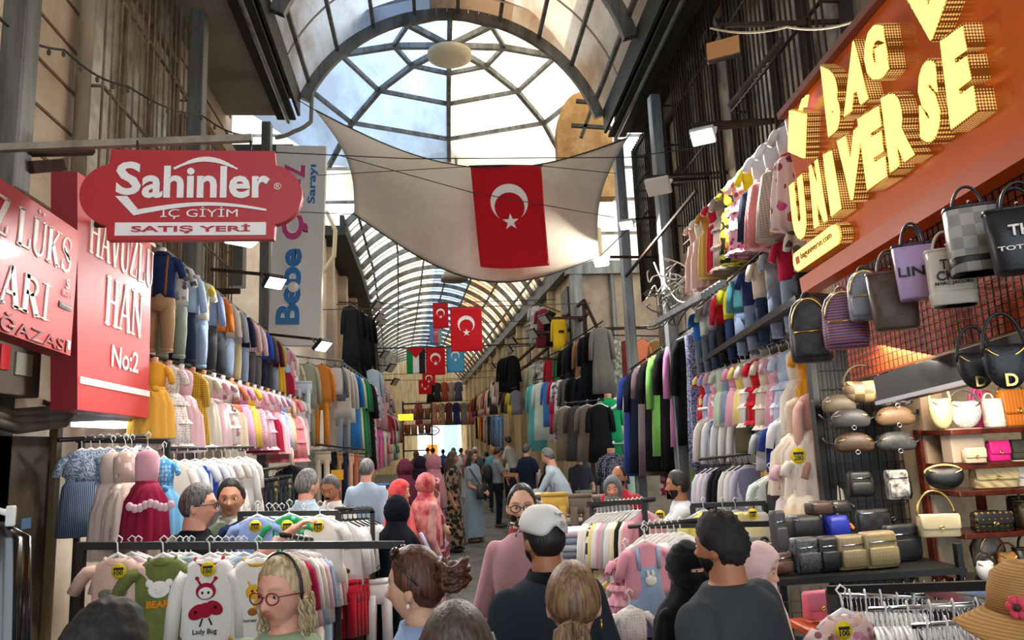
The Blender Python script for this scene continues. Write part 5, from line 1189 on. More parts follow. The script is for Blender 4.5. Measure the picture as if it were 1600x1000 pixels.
def g_outfit(rt, s, c):      # shirt over trousers on a child's torso form
    sh, tr = FB(c[0]), FB(c[1]); peg(rt, M_peg if R_.random() < .5 else M_pegw, s)
    so_ = shirt_loft(s, .38).build('shirt', sh, rt); sleeves(rt, s, sh, .15 if c[2] == 's' else .32, .055, r1=.04)
    cl = MB(); cl.loft([(-.002*s, 0, -.002, .056*s, .046*s), (.012*s, 0, 0, .043*s, .038*s), (-.026*s, 0, -.012*s, .088*s, .052*s)], 18); cl.build('collar', FB(c[3]) if len(c) > 3 and c[3] else sh, so_)
    if len(c) > 4 and c[4] == 'braces':
        for q in (-1, 1): MB().tube([(q*.06*s, -.055*s, -.03*s), (q*.055*s, -.082*s, -.18*s), (q*.05*s, -.09*s, -.37*s)], .011*s, 6, True, .35).build('brace', mat('#8d5a38', .6), rt)
    if len(c) > 4 and c[4] == 'open': MB().loft([(-.03*s, 0, -.05*s, .04*s, .02*s), (-.2*s, 0, -.072*s, .035*s, .012*s), (-.36*s, 0, -.078*s, .042*s, .012*s)], 12).build('undershirt', FB('#e6e2da'), so_)
    t = MB(); t.loft([(-.35*s, 0, 0, .112*s, .068*s), (-.45*s, 0, 0, .125*s, .078*s), (-.50*s, 0, 0, .118*s, .074*s)], 22)
    for q in (-1, 1): t.tube([(q*.055*s, 0, -.44*s), (q*.066*s, -.008*s, -.60*s), (q*.068*s, .0, -.70*s), (q*.066*s, 0, -.82*s)], [.066*s, .060*s, .052*s, .047*s], 12)
    to_ = t.build('trousers', tr, rt)
    for q in (-1, 1): MB().loft([(-.80*s, q*.066*s, 0, .05*s, .05*s), (-.825*s, q*.066*s, 0, .051*s, .051*s)], 12).build('turn_up', tr, to_)
def g_dress(rt, s, c):       # bodice, sash, pleated skirt
    bo, sk = FB(c[0]), FB(c[1]); L = c[2] if len(c) > 2 else .62; fl = (c[3] if len(c) > 3 else .10)*.7; slv = c[4] if len(c) > 4 else .10; opt = c[5] if len(c) > 5 else ''
    if 'h' in opt: hanger(rt, M_hgw, .10*s, .01)
    else: peg(rt, M_peg if R_.random() < .6 else M_pegw, s*.9)
    mb = MB(); mb.loft([(0, 0, 0, .042*s, .036*s), (-.02*s, 0, 0, .085*s, .05*s), (-.05*s, 0, 0, .105*s, .06*s), (-.13*s, 0, 0, .105*s, .065*s), (-.235*s, 0, 0, .090*s, .062*s)], 22); mb.build('bodice', bo, rt)
    ph = R_.uniform(0, 6); n = R_.choice((9, 11, 13)); am = .07 if 'n' not in opt else .03; z0 = -.215
    rg = [(z0*s, 0, 0, .088*s, .060*s), ((z0-.04)*s, 0, 0, (.10+fl*.35)*s, (.068+fl*.3)*s, am*.5, n), ((z0-(L+z0)*.5)*s, 0, 0, (.10+fl*.75)*s, (.07+fl*.6)*s, am*.9, n), (-L*s, 0, 0, (.10+fl)*s, (.07+fl*.8)*s, am*1.2, n)]
    MB().loft(rg, 52, True, 2, ph).build('skirt', sk, rt)
    if 't' in opt: MB().loft([(z0*s, 0, 0, .09*s, .062*s), ((-L*.6)*s, 0, 0, (.105+fl*.85)*s, (.075+fl*.7)*s, am, n+2), (-(L+.035)*s, 0, 0, (.11+fl*1.12)*s, (.08+fl*.9)*s, am*1.5, n+2)], 52, False, 2, ph+1).build('tulle_layer', sheer(c[6] if len(c) > 6 else '#efe3dc'), rt)
    if 'f' in opt:
        for z in (-.45, -.68, -.98): MB().loft([(z*L*s, 0, 0, (.10+fl*abs(z))*1.03*s, (.07+fl*.8*abs(z))*1.03*s, .06, 15), ((z*L-.035)*s, 0, 0, (.115+fl*abs(z))*1.08*s, (.085+fl*.8*abs(z))*1.08*s, .09, 15)], 60, False).build('frill', sk, rt)
    if 'b' in opt or 's' in opt:
        m = FB(c[6]) if len(c) > 6 and 't' not in opt else sk
        sa_ = MB().loft([(-.205*s, 0, 0, .096*s, .066*s), (-.235*s, 0, 0, .098*s, .068*s)], 22).build('sash', m, rt)
        if 'b' in opt:
            b = MB()
            for q in (-1, 1): b.ell((q*.035*s, -.078*s, -.22*s), (.036*s, .014*s, .024*s), Matrix.Rotation(q*.3, 3, 'Y'), 10, 6); b.tube([(0, -.078*s, -.225*s), (q*.03*s, -.088*s, -.30*s), (q*.035*s, -.09*s, -.36*s)], [.008*s, .014*s, .016*s], 6, True, .4)
            b.build('bow', m, sa_)
    if slv: sleeves(rt, s, bo, slv, .05 if slv < .2 else .03, r0=.042 if slv > .12 else .038, r1=.034 if slv > .12 else .034, w=.10)
def g_shirt(rt, s, c):       # top on a hanger: (cloth, length, sleeve, hanger, extra)
    m = FB(c[0]); L = c[1]; hanger(rt, {'w': M_hgw, 'b': M_hgb, 'c': M_hgc}[c[3]], .12*s, .012)
    shirt_loft(s, L, .125, .045, .012, .038, .045, 4).build('shirt', m, rt)
    if c[2]: sleeves(rt, s, m, c[2], .05, r0=.042, r1=.034, fl=.5)
    ex = c[4] if len(c) > 4 else None
    if ex and ex[0] == 'vest': shirt_loft(s*1.05, L*.78, .112, .05, .004, .03, .03, 4).build('waistcoat', FB(ex[1]), rt)
    if ex and ex[0] == 'skirt': MB().loft([(-L*.9*s, 0, 0, .12*s, .05*s), (-(L+ex[2])*s, 0, 0, .15*s, .07*s, .07, 9)], 40).build('skirt', FB(ex[1]), rt)
    if ex and ex[0] == 'trousers':
        t = MB(); t.loft([(-L*.92*s, 0, 0, .11*s, .045*s), (-(L+.1)*s, 0, 0, .115*s, .05*s)], 20)
        for q in (-1, 1): t.tube([(q*.054*s, 0, -L*s), (q*.062*s, 0, -(L+ex[2]*.6)*s), (q*.064*s, 0, -(L+ex[2])*s)], [.06*s, .055*s, .056*s], 12, True, .7)
        t.build('trousers', FB(ex[1]), rt)
    if ex and ex[0] == 'placket':
        MB().box((0, -.046*s, -L*.45*s), (.012*s, .006, L*.75*s)).build('placket', FB(ex[1]), rt, False)
def g_long(rt, s, c):        # abaya or long dress on a hanger: (cloth, length, sleeve)
    m = FB(c[0]); L = c[1]; ph = R_.uniform(0, 6); w = c[3] if len(c) > 3 else .17; hanger(rt, M_hgw if R_.random() < .5 else M_hgb, w*.9*s, .015)
    MB().loft([(0, 0, 0, .05*s, .035*s), (-.03*s, 0, 0, w*.66*s, .05*s), (-.06*s, 0, 0, w*.98*s, .06*s), (-.35*s, 0, 0, w*.95*s, .065*s, .03, 5), (-L*.7*s, 0, 0, w*1.15*s, .08*s, .07, 7), (-L*s, 0, 0, w*1.25*s, .09*s, .10, 7)], 44, True, 2.2, ph).build('gown', m, rt)
    if c[2]: sleeves(rt, s, m, c[2], .05, .06, .055, w+.0, -.06)
    if len(c) > 4: MB().tube([(0, -.068*s, -.03*s), (.0, -.075*s, -L*.5*s), (0, -.10*s, -L*.98*s)], .008*s, 6).build('placket', FB(c[4]), rt)
def g_pants(rt, s, c):       # trousers clipped to a bar hanger: (cloth, length)
    m = FB(c[0]); L = c[1]; MB().tube([(0, 0, .06), (.015, 0, .075), (0, 0, .09), (-.015, 0, .07)], .003, 6).tube([(-.10*s, 0, .0), (.10*s, 0, .0)], .006, 6).tube([(0, 0, .06), (0, 0, 0)], .003, 6).build('hanger', M_hgb, rt)
    t = MB(); t.loft([(0, 0, 0, .105*s, .03*s), (-.1*s, 0, 0, .115*s, .045*s), (-.16*s, 0, 0, .11*s, .045*s)], 20)
    for q in (-1, 1): t.tube([(q*.052*s, 0, -.1*s), (q*.056*s, 0, -L*.6*s), (q*.058*s, 0, -L*s)], [.058*s, .052*s, .055*s], 12, True, .7)
    to_ = t.build('trousers', m, rt); MB().loft([(.004*s, 0, 0, .107*s, .032*s), (-.03*s, 0, 0, .110*s, .036*s)], 20).build('waistband', m, to_)
def g_romper(rt, s, c):      # baby bodysuit: (cloth, trim, sleeve, print fn)
    m, tr = FB(c[0]), FB(c[1]); hanger(rt, M_hgw, .10*s, .02)
    MB().loft([(0, 0, 0, .055*s, .03*s), (-.02*s, 0, 0, .085*s, .036*s), (-.06*s, 0, 0, .112*s, .042*s), (-.2*s, 0, 0, .108*s, .045*s, .02, 3), (-.30*s, 0, 0, .112*s, .046*s), (-.37*s, 0, 0, .075*s, .042*s), (-.41*s, 0, 0, .045*s, .035*s)], 28, True, 2.6).build('bodysuit', m, rt); bo_ = rt.children[-1]
    MB().tube([(.056*s*math.cos(a), -.03*s*abs(math.sin(a))*1.0-.004, .004*s-.030*s*math.sin(a)) for a in [PI*i/14 for i in range(15)]], .008*s, 6).build('neck_trim', tr, bo_)
    if c[2]: sleeves(rt, s, m, c[2], .075 if c[2] < .15 else .022, .045, .038, .118, -.055)
    for q in (-1, 1): MB().tube([(q*.105*s, -.02*s, -.31*s), (q*.08*s, -.042*s, -.36*s), (q*.042*s, -.036*s, -.405*s)], .007*s, 6).build('leg_trim', tr, bo_)
    if len(c) > 3 and c[3]: c[3](bo_, s)
KIND = {'o': g_outfit, 'd': g_dress, 's': g_shirt, 'l': g_long, 'p': g_pants, 'r': g_romper}
NM = {'o': ('childs_outfit', 'outfit'), 'd': ('childs_dress', 'dress'), 's': ('hanging_shirt', 'shirt'), 'l': ('long_gown', 'gown'), 'p': ('hanging_trousers', 'trousers'), 'r': ('baby_bodysuit', 'bodysuit')}
def garment(k, label, p, rz, s, c, group=None, nm=None):
    rt = thing(nm or NM[k][0], label, NM[k][1], p, rz, group); KIND[k](rt, s, c); return rt
ORD = 'first second third fourth fifth sixth seventh eighth ninth tenth eleventh twelfth thirteenth fourteenth fifteenth sixteenth seventeenth eighteenth nineteenth twentieth'.split()+['twenty-first', 'twenty-second', 'twenty-third', 'twenty-fourth', 'twenty-fifth', 'twenty-sixth', 'twenty-seventh', 'twenty-eighth', 'twenty-ninth', 'thirtieth']+['thirty-'+x for x in ('first', 'second', 'third', 'fourth', 'fifth', 'sixth', 'seventh', 'eighth')]
def row(A, B, items, where, group, rz, s=1.0, jit=.12, rail=None, pw=1.0):
    """items: (kind, look, spec[, scale]) spread from A to B along one rail"""
    n = len(items)
    for i, it in enumerate(items):
        t = (i/(n-1))**pw if n > 1 else .5; p = A.lerp(B, t); sc_ = s*(it[3] if len(it) > 3 else 1)
        lb = '%s, %s %s' % (it[1], ORD[i], where)
        if len(lb.replace('-', ' ').split()) > 16: lb = lb.replace(' and ', ' ', 1)
        garment(it[0], lb, p, rz+R_.uniform(-jit, jit), sc_, it[2], group)
    if not rail: rail = ('thin bar holding the '+group, .07, M_hgb)
    if rail:
        d = (B-A).normalized(); up = Vector((0, 0, rail[1])); r = MB().tube([A-d*.15+up, B+d*.15+up], .014, 8).build('clothes_rail', rail[2]); tag(r, rail[0], 'rail')
# ---- left upper rail: boys' outfits, then girls' dresses at its far end
W_L1 = 'from the red signs on the upper rail'
L1 = [('o', 'navy shirt with braces and tan trousers', ('#26355e', '#a98a68', 's', '', 'braces'), 1.0), ('o', 'grey leaf-print shirt and sage trousers', ('#c9c8c4 floral #7c828a .8', '#8b988c', 's')), ('o', 'light blue denim shirt and navy trousers', ('#84a9cf denim #a9c4dd', '#27324a', 'l')),
 ('o', 'white and yellow top with blue jeans', ('#e9e3cf floral #d9b93c .4', '#6d90b8 denim #9db6d0', 's')), ('o', 'slate blue jacket and charcoal trousers', ('#7d8fb5', '#3a3b3e', 'l', '', 'open')), ('o', 'orange jacket and charcoal trousers', ('#dd7d2c', '#3a3c40', 'l', '', 'open')),
 ('o', 'cream shirt and faded jeans', ('#ddd4c4', '#5b7596 denim #8fa8c2', 'l')), ('o', 'navy and white plaid shirt and khaki trousers', ('#c8ccd2 plaid #3b4a68 2.4', '#b3a67c', 'l', '#2c3a58', 'open')), ('o', 'dark navy jacket and blue jeans', ('#1e2740', '#4d6a91 denim #7d99b9', 'l', '', 'open')),
 ('o', 'pink and red check shirt and charcoal trousers', ('#e3dbd6 plaid #c43550 2.2', '#4b4d4e', 'l')), ('o', 'white and rose plaid shirt and grey trousers', ('#e9e4df plaid #b2566a 2.8', '#5b5d5f', 'l')), ('o', 'royal blue jacket and navy trousers', ('#2b4bb5', '#20263a', 'l', '', 'open')),
 ('o', 'dark grey top and charcoal trousers', ('#55565a', '#3b3d42', 'l')), ('o', 'maroon shirt and dark jeans', ('#5a1c2a', '#3c4a62 denim #62748f', 'l')), ('d', 'mustard yellow long-sleeved dress', ('#d3a62c', '#d3a62c', .72, .07, .26, 's'), 1.05),
 ('d', 'light blue tulle dress with crimson hem', ('#86b9d6', '#8fc0da', .72, .12, 0, 't', '#b03048'), 1.05), ('d', 'rose pink layered dress', ('#e3a3b5', '#d88aa4', .74, .10, .1, 'f'), 1.05), ('d', 'cream white blouse dress', ('#eee6dc', '#efe6de', .70, .09, .25, 'b'), 1.05)]
row(W(252, 396, 5.75), W(450, 552, 10.0), L1, W_L1, 'childrens outfits on the upper left rail', .22, .93, .12, ('thin upper wire rail carrying the boys outfits', .05, M_galv))
W_L2 = 'from the red signs on the lower rail'
L2 = [('d', 'yellow tulle party dress', ('#d99c2e', '#e0a53a', .58, .08, .12, 'tb', '#e3b04e'), .92), ('d', 'white lace-dotted dress', ('#ddd5cf dots #a9a3a0 1.6', '#e5dcd5 dots #b9b0aa 1.6', .62, .12, .1, 'f')), ('d', 'pale pink tulle dress', ('#e3b4bd', '#ecc3cb', .64, .12, 0, 't', '#f0ccd2')), ('d', 'mustard plaid coat dress', ('#d0a32a plaid #6f5a20 2', '#d0a32a plaid #6f5a20 2', .62, .08, .24, '')),
 ('d', 'beige and ivory pinafore dress', ('#cfc6b2', '#d8cfbd', .60, .10, .1, 's')), ('d', 'blush pink dress with long ribbon', ('#e8b9c4', '#f0cdd4', .63, .11, .1, 'b')), ('d', 'cream print dress with wide collar', ('#e6ddd5 floral #b9878f .6', '#eae2da floral #b9878f .6', .62, .11, .14, 'f')), ('d', 'terracotta pinafore with cream hem', ('#b7694c', '#b7694c', .60, .08, .12, 't', '#e6d8be')),
 ('d', 'lilac pink dress', ('#d693b8', '#dda6c6', .64, .10, .1, 's')), ('d', 'sunny yellow dress', ('#e4bd48', '#e8c65c', .62, .10, .08, 'b')), ('d', 'pink dress with white spots', ('#e2a1b9 dots #f3dfe6 1.4', '#e2a1b9 dots #f3dfe6 1.4', .62, .09, .12, '')), ('d', 'soft pink dress with peplum', ('#dba0b2', '#e6b6c4', .63, .11, .1, 'f')),
 ('d', 'white and rose dress with crimson hem', ('#eadfdd', '#d78da0', .64, .10, .1, 't', '#b52d4c')), ('d', 'powder pink gown', ('#e5aebb', '#e5aebb', .66, .11, .1, 't', '#edc6cc')), ('d', 'lilac and sky blue print dress', ('#9aa5d6 floral #d7b3cf .6', '#98aadb floral #dcb7d3 .6', .66, .10, .08, 'b')), ('d', 'beige dress with tan sash', ('#cfae8c', '#dcc2a4', .66, .09, .2, 's')),
 ('d', 'coral pink ruffled dress with big bow', ('#df8189', '#df8189', .70, .15, .1, 'fb'), 1.1), ('d', 'white satin dress', ('#efe8e2', '#f0e8e2', .68, .10, .1, 't', '#f3ece8')), ('d', 'white top with pink gingham skirt', ('#ece3df', '#e2a0b4 check #f0dfe4 2', .66, .08, .12, 's'))]
row(W(240, 566, 5.5), W(466, 626, 9.6), L2, W_L2, 'girls dresses on the lower left rail', .25, .96, .12, ('thin lower rail carrying the girls dresses', .04, M_rust))
# ---- left shop front, standing rails
W3 = 'from the old metal door'
row(W(128, 704, 4.75), W(196, 700, 5.0), [('d', 'blue paisley cotton dress with white lace shoulders', ('#5a6880 paisley #a3aebb 1.6', '#252d3d stripe #76839a 1.6', .60, .05, .13, 'hn')) for _ in range(6)], W3, 'blue paisley dresses by the metal door' , .35, .84, .06)
for px, py, Y, lb, c, s in ((176, 706, 4.45, 'beige tulle dress with pale bodice in front of the blue paisley dresses', ('#cdb6a6', '#d8c3b4', .70, .10, 0, 'ht', '#dccabd'), 1.0), (196, 705, 4.4, 'champagne lace dress beside the beige tulle one', ('#c6a798 floral #e3d2c6 .9', '#d3b9aa floral #e9dcd0 .9', .62, .09, 0, 'ht', '#e0cdbf'), 1.0), (206, 704, 4.5, 'rosy beige dress with long gauze skirt reaching the lower rail', ('#d4b1a6', '#dcc0b4', .82, .08, 0, 'ht', '#e2c9be'), 1.1),
  (231, 702, 4.2, 'pink and crimson party dress with ruffled embroidery', ('#d9a0ac', '#8e1d3c', .56, .12, 0, 'hts', '#a02a4a'), 1.0), (256, 716, 4.45, 'sky blue dress with gauze skirt and bow', ('#4f9fd6 dots #a8d2ee 1.2', '#6fb6e0', .52, .12, .07, 'htb', '#8ac6e8'), .95)):
    garment('d', lb, W(px, py, Y), .2, s*.80, c, 'party dresses at the shop front').scale = (.72, .8, 1.0)
d_ = W(236, 790, 4.0); r_ = MB()
for i in range(9): a = PI*i/8; r_.ell(d_+Vector((-.10+.025*i, -.01, -.012*math.sin(a*3))), (.02, .012, .022), None, 8, 6)
tag(r_.build('ruffle_trim', mat('#d9b6bd', .8)), 'white crinkled ruffle trim across the crimson dress', 'trim')
row(W(272, 722, 5.3), W(384, 716, 6.5), [('s', 'cream blazer with brooch', ('#dfd6ca', .40, .34, 'w', ('placket', '#c9bda8'))), ('s', 'white shirt with blue bow tie', ('#dfe5ec', .38, .3, 'w', ('placket', '#3d63b4'))), ('s', 'white shirt under royal blue waistcoat', ('#e4e8ee', .40, .1, 'w', ('vest', '#2f50b0'))), ('s', 'white shirt with deep blue vest', ('#e6e9ee', .36, .12, 'w', ('vest', '#3358b8'))), ('s', 'pale grey-white shirt', ('#dcdfe2', .40, .34, 'w')),
  ('d', 'white christening dress with coral rosette', ('#ece6e2', '#f0ebe8', .56, .10, .1, 'hs', '#e59a86'), 1.0), ('d', 'ivory dress with yellow tag', ('#ece4da', '#efe8e0', .54, .10, .1, 'h'), 1.0), ('s', 'white long-sleeved romper', ('#e9e6e2', .42, .32, 'w')), ('d', 'lace-covered white dress', ('#ebe6e1 dots #cfc7c0 1.8', '#efeae6', .58, .09, .2, 'h'), 1.0)], 'on the bright shop rail behind the two salesmen', 'white suits and dresses behind the salesmen', .3, .98, .1, ('black shop rail behind the two salesmen', .09, M_hgb))
# rails and frames of the shop front
def rack(label, pts, posts, nm='clothes_rack', w=.03):
    r = thing(nm, label, 'rack', (0, 0, 0))
    for a, b in zip(pts, pts[1:]): MB().bar(a, b, w).build('rail', M_black, r, False)
    for p in posts: MB().bar((p.x, p.y, 0), p, w).build('upright', M_black, r, False); MB().box((p.x, p.y, .02), (.06, .5, .03)).build('foot', M_black, r, False)
    return r
rack('black shop-front rail carrying the paisley and party dresses', [W(120, 688, 4.9), W(262, 690, 4.9)], [W(128, 688, 4.95), W(262, 690, 4.95)])
RF = 3.9; rack('long black rack in front hung with printed baby bodysuits', [W(120, 853, RF), W(632, 851, RF)], [W(128, 853, RF), W(628, 851, RF)], w=.035)
rack('second black rack behind, hung with tees priced on yellow tags', [W(372, 803, 4.75), W(530, 801, 4.75)], [W(376, 803, 4.75), W(528, 801, 4.75)])
# price tags
def price(p, word, s=.05, rz=0, where=''):
    r = thing('price_tag', 'round yellow price tag reading %s %s' % (word, where), 'price tag', p, rz)
    M4 = Matrix.Rotation(PI/2, 4, 'X')
    o_ = MB().lathe([(.0, 0), (s*.98, 0), (s, .003), (0, .004)], 22).build('disc', M_tag, r); o_.matrix_local = M4
    b = MB().box((0, .014*s/.05, .006), (s*1.3, s*.34, .002)).build('black_band', M_ink, r, False); b.matrix_local = M4
    t = text(word, r, s*1.15, s*.62, M_ink, None, -s*.55, .005, .02, .002); t.matrix_local = M4
    return r
# prints on the front bodysuits
def flatprint(rt, name, shapes, mats, y):
    """shapes: (material index, kind, args) drawn in x, z on the cloth's front"""
    for nm, m, parts in shapes:
        mb = MB()
        for q in parts:
            if q[0] == 'e': mb.ell((q[1], y, q[2]), (q[3], .004, q[4]), Matrix.Rotation(q[5] if len(q) > 5 else 0, 3, 'Y'), 16, 8)
            elif q[0] == 't': mb.tube([(a, y-.002, b) for a, b in q[1]], q[2], 6)
        mb.build(nm, m, rt)
def frontext(rt, s_, w, h, m, x, z, y, bold=.02):
    t = text(s_, rt, w, h, m, None, None, 0, bold, .003); t.matrix_local = Matrix.Translation((x, y, z)) @ Matrix.Rotation(PI/2, 4, 'X')
C_wh, C_bk, C_rd, C_or, C_ye, C_ol = mat('#efe9e0', .8), mat('#1c1716', .8), mat('#a01c33', .8), mat('#e08a1e', .8), mat('#e8b02c', .8), mat('#6d7443', .8)
def pr_bear(rt, s):
    y = -.048*s
    flatprint(rt, '', [('bear_print', C_wh, [('e', 0, -.125*s, .046*s, .036*s), ('e', -.040*s, -.098*s, .016*s, .016*s), ('e', .040*s, -.098*s, .016*s, .016*s)]), ('bear_face', C_ol, [('e', 0, -.127*s, .030*s, .022*s)])], None, y)
    flatprint(rt, '', [('bear_muzzle', C_wh, [('e', 0, -.132*s, .016*s, .010*s), ('e', -.013*s, -.119*s, .006*s, .006*s), ('e', .013*s, -.119*s, .006*s, .006*s)]), ('bear_nose', C_bk, [('e', 0, -.130*s, .006*s, .004*s)])], None, y-.004)
    frontext(rt, 'BEAR', .095*s, .030*s, C_or, 0, -.185*s, y-.003, .04)
def pr_lady(rt, s):
    y = -.050*s
    flatprint(rt, '', [('ladybird_head', C_rd, [('e', 0, -.125*s, .040*s, .034*s), ('t', [(-.02*s, -.10*s), (-.034*s, -.075*s)], .004*s), ('t', [(.02*s, -.10*s), (.036*s, -.078*s)], .004*s), ('e', -.036*s, -.072*s, .008*s, .008*s), ('e', .038*s, -.075*s, .008*s, .008*s)]), ('ladybird_wing', C_rd, [('e', -.03*s, -.205*s, .040*s, .028*s, -.5), ('e', .035*s, -.192*s, .036*s, .026*s, .6), ('e', 0, -.20*s, .03*s, .03*s)])], None, y)
    flatprint(rt, '', [('ladybird_face', C_wh, [('e', 0, -.132*s, .030*s, .024*s)]), ('ladybird_spots', C_bk, [('e', -.038*s, -.205*s, .007*s, .007*s), ('e', .04*s, -.19*s, .007*s, .007*s), ('t', [(-.01*s, -.23*s), (-.02*s, -.262*s)], .003*s), ('t', [(.015*s, -.23*s), (.028*s, -.258*s)], .003*s)])], None, y-.003)
    flatprint(rt, '', [('ladybird_eyes', C_bk, [('e', -.012*s, -.130*s, .005*s, .006*s), ('e', .012*s, -.130*s, .005*s, .006*s)])], None, y-.006)
    frontext(rt, 'Lady Bug', .095*s, .026*s, C_bk, 0, -.285*s, y-.002, .0)
def pr_bee(rt, s):
    y = -.050*s
    flatprint(rt, '', [('bee_head', C_ye, [('e', -.005*s, -.13*s, .034*s, .030*s), ('t', [(-.02*s, -.105*s), (-.03*s, -.085*s)], .003*s)]), ('bee_body', C_ye, [('e', .03*s, -.175*s, .034*s, .044*s, .6)]), ('basket', mat('#a5673a', .8), [('e', -.01*s, -.21*s, .020*s, .016*s)])], None, y)
    flatprint(rt, '', [('bee_stripes', C_bk, [('t', [(.012*s, -.165*s), (.05*s, -.150*s)], .006*s), ('t', [(.018*s, -.195*s), (.06*s, -.178*s)], .006*s), ('e', -.012*s, -.126*s, .005*s, .006*s), ('e', .010*s, -.126*s, .005*s, .006*s)])], None, y-.004)
    frontext(rt, 'honey bee', .09*s, .018*s, C_bk, 0, -.245*s, y-.002, .0)
def pr_pink(rt, s):
    y = -.048*s; flatprint(rt, '', [('print_patch', mat('#7d7a6a', .8), [('e', -.03*s, -.16*s, .034*s, .026*s), ('e', .035*s, -.155*s, .034*s, .024*s), ('e', 0, -.165*s, .03*s, .02*s)]), ('print_leaf', C_wh, [('e', -.03*s, -.158*s, .008*s, .018*s, .3), ('e', 0, -.16*s, .008*s, .015*s, -.4), ('e', .034*s, -.155*s, .014*s, .007*s, -.5)])], None, y)
    frontext(rt, 'sweet spring', .075*s, .016*s, C_rd, 0, -.215*s, y-.002, .0)
Y0 = RF-.09
for px, lb, s, c in ((184, 'pale pink bodysuit with grey leaf print', .98, ('#dcb8a8', '#d3ab9c', .10, pr_pink)), (255, 'olive green bodysuit with white bear print', 1.08, ('#71793f noise #5f6836 2', '#5d6534', .13, pr_bear)), (328, 'white bodysuit with red ladybird print and crimson trim', 1.14, ('#e9e4de', '#a01c38', .26, pr_lady)), (403, 'white bodysuit with bee print and amber trim', 1.12, ('#ebe6dd', '#d9a02c', .0, pr_bee))):
    p = W(px, 868, Y0); p.z = W(px, 872, Y0).z; garment('r', lb+' on the front rack', p, R_.uniform(-.08, .08), s, c, 'printed bodysuits on the front rack')
for px, w, d in ((186, '100', 'on the pink bodysuit'), (325, '180', 'on the ladybird bodysuit')): price(W(px, 892 if px < 200 else 889, Y0-.075), w, .034, 0, d)
# clothes waiting behind the front ones on the same rack, seen at their shoulders
cols = ['#e9c9cf', '#e3b24a', '#efe8dd', '#d8d0c8', '#c9d6d0', '#efe6e0', '#b9a58f', '#eadcd8', '#b6c9d9', '#e4c3c9', '#f0ebe4', '#a3123a', '#e7e0d8', '#dfe5e8']
for i in range(14):
    px = (205, 215, 280, 290, 298, 352, 362, 372, 380, 430, 438, 446, 268, 340)[i]; garment('s', ('%s baby top behind the bodysuits, %s along the front rack' % (['rose', 'amber', 'ivory', 'stone', 'mint', 'cream', 'taupe', 'blush', 'ice blue', 'candy pink', 'white', 'crimson', 'oat', 'silver'][i], ORD[i])), W(px, 868, RF+.05+.03*(i % 4)), R_.uniform(.1, .5), .95, (cols[i], .40, .24 if i % 3 else .12, 'w'), 'tops waiting behind the bodysuits')
for px, py, lb, c, w in ((402, 808, 'blue tee with white hanger', ('#8aa2d0', .34, .12, 'w'), '150'), (452, 806, 'bright green printed tee', ('#1e8a4f floral #5cb582 1.2', .36, .13, 'w'), '150'), (500, 808, 'white tee with orange bear feet print', ('#e8e2da', .36, .13, 'w'), '150')):
    garment('s', lb+' on the second rack', W(px, py, 4.66), R_.uniform(-.1, .1), 1.05, c, 'tees on the second rack'); price(W(px-3, 822, 4.55), w, .036, 0, 'on the '+lb.split(' with')[0].split(' printed')[0])
for i, (px, lb, c) in enumerate(((385, 'dark navy', '#25304e'), (420, 'royal blue', '#3a5fa6'), (430, 'grey', '#8d9094'), (475, 'white', '#e6e2dc'), (480, 'sand', '#cbbb9c'), (515, 'cream', '#e9e2d4'), (440, 'red', '#b02432'))):
    garment('s', '%s top tucked behind the priced tees, %s on the second rack' % (lb, ORD[i]), W(px, 810, 4.85+.03*i), R_.uniform(.1, .5), 1.0, (c, .36, .13, 'w'), 'tops behind the priced tees')
garment('o', 'black white and amber striped bee trousers set under the bee bodysuit', W(398, 905, Y0+.05), 0, .62, ('#e8e2d6', '#1a1716 hstripe #d9a02c 1.6', 's'), None)
tag(MB().ell(W(355, 975, Y0), (.05, .03, .09)).ell(W(305, 960, Y0+.05), (.05, .03, .10)).build('baby_trousers', fab('#8d1630 dots #2a0d14 1'.split()[0], 'dots', '#2a0d14', 1.0)), 'crimson spotted baby trousers hung under the ladybird bodysuit', 'trousers')
# right end of the front racks
lk = ['white', 'ivory', 'pale pink', 'denim blue', 'white lace', 'rose', 'cream', 'white', 'sky', 'coral']; cc = ['#ebe7e3', '#e9dfd2', '#e7bfc5', '#6f8fb4 denim #9db4cd', '#eceae6 dots #cfcac4 2', '#d9909c', '#e8dccb', '#efece9', '#a5bcd8', '#d87a78']
row(W(452, 862, 4.1), W(520, 868, 5.2), [('s', lk[i]+' baby set', (cc[i], .40, .26, 'w', ('trousers', cc[(i+3) % 10], .3) if i % 2 else None), 1.0) for i in range(10)], 'on the side rail by the fair-haired woman', 'baby sets on the side rail', .5, 1.0, .1, ('black side rail behind the fair-haired woman', .08, M_hgb))
row(W(536, 815, 5.0), W(572, 812, 5.6), [('s', 'white cotton shirt', ('#e9e6e4', .42, .3, 'b', ('trousers', '#5b4a3c' if i % 2 else '#2a3040', .40))) for i in range(6)], 'on the corner rack beside the navy abaya', 'white shirts with trousers on the corner rack', .25, .95, .08, ('upper bar of the corner rack with white shirts', .08, M_hgb))
row(W(538, 908, 4.9), W(572, 906, 5.3), [('p', 'red satin trousers', ('#b0152a', .42)) for i in range(7)], 'on the low bar of the corner rack', 'red trousers on the corner rack', .3, .8, .06, ('low bar of the corner rack with red trousers', .06, M_hgb))
garment('p', 'white trousers hanging beside the red satin ones on the corner rack', W(592, 905, 5.2), .2, .95, ('#e2dcd8', .48))
rack('black upright frame of the corner rack', [W(528, 800, 5.2), W(584, 798, 5.2)], [W(530, 800, 5.2), W(582, 798, 5.2)])
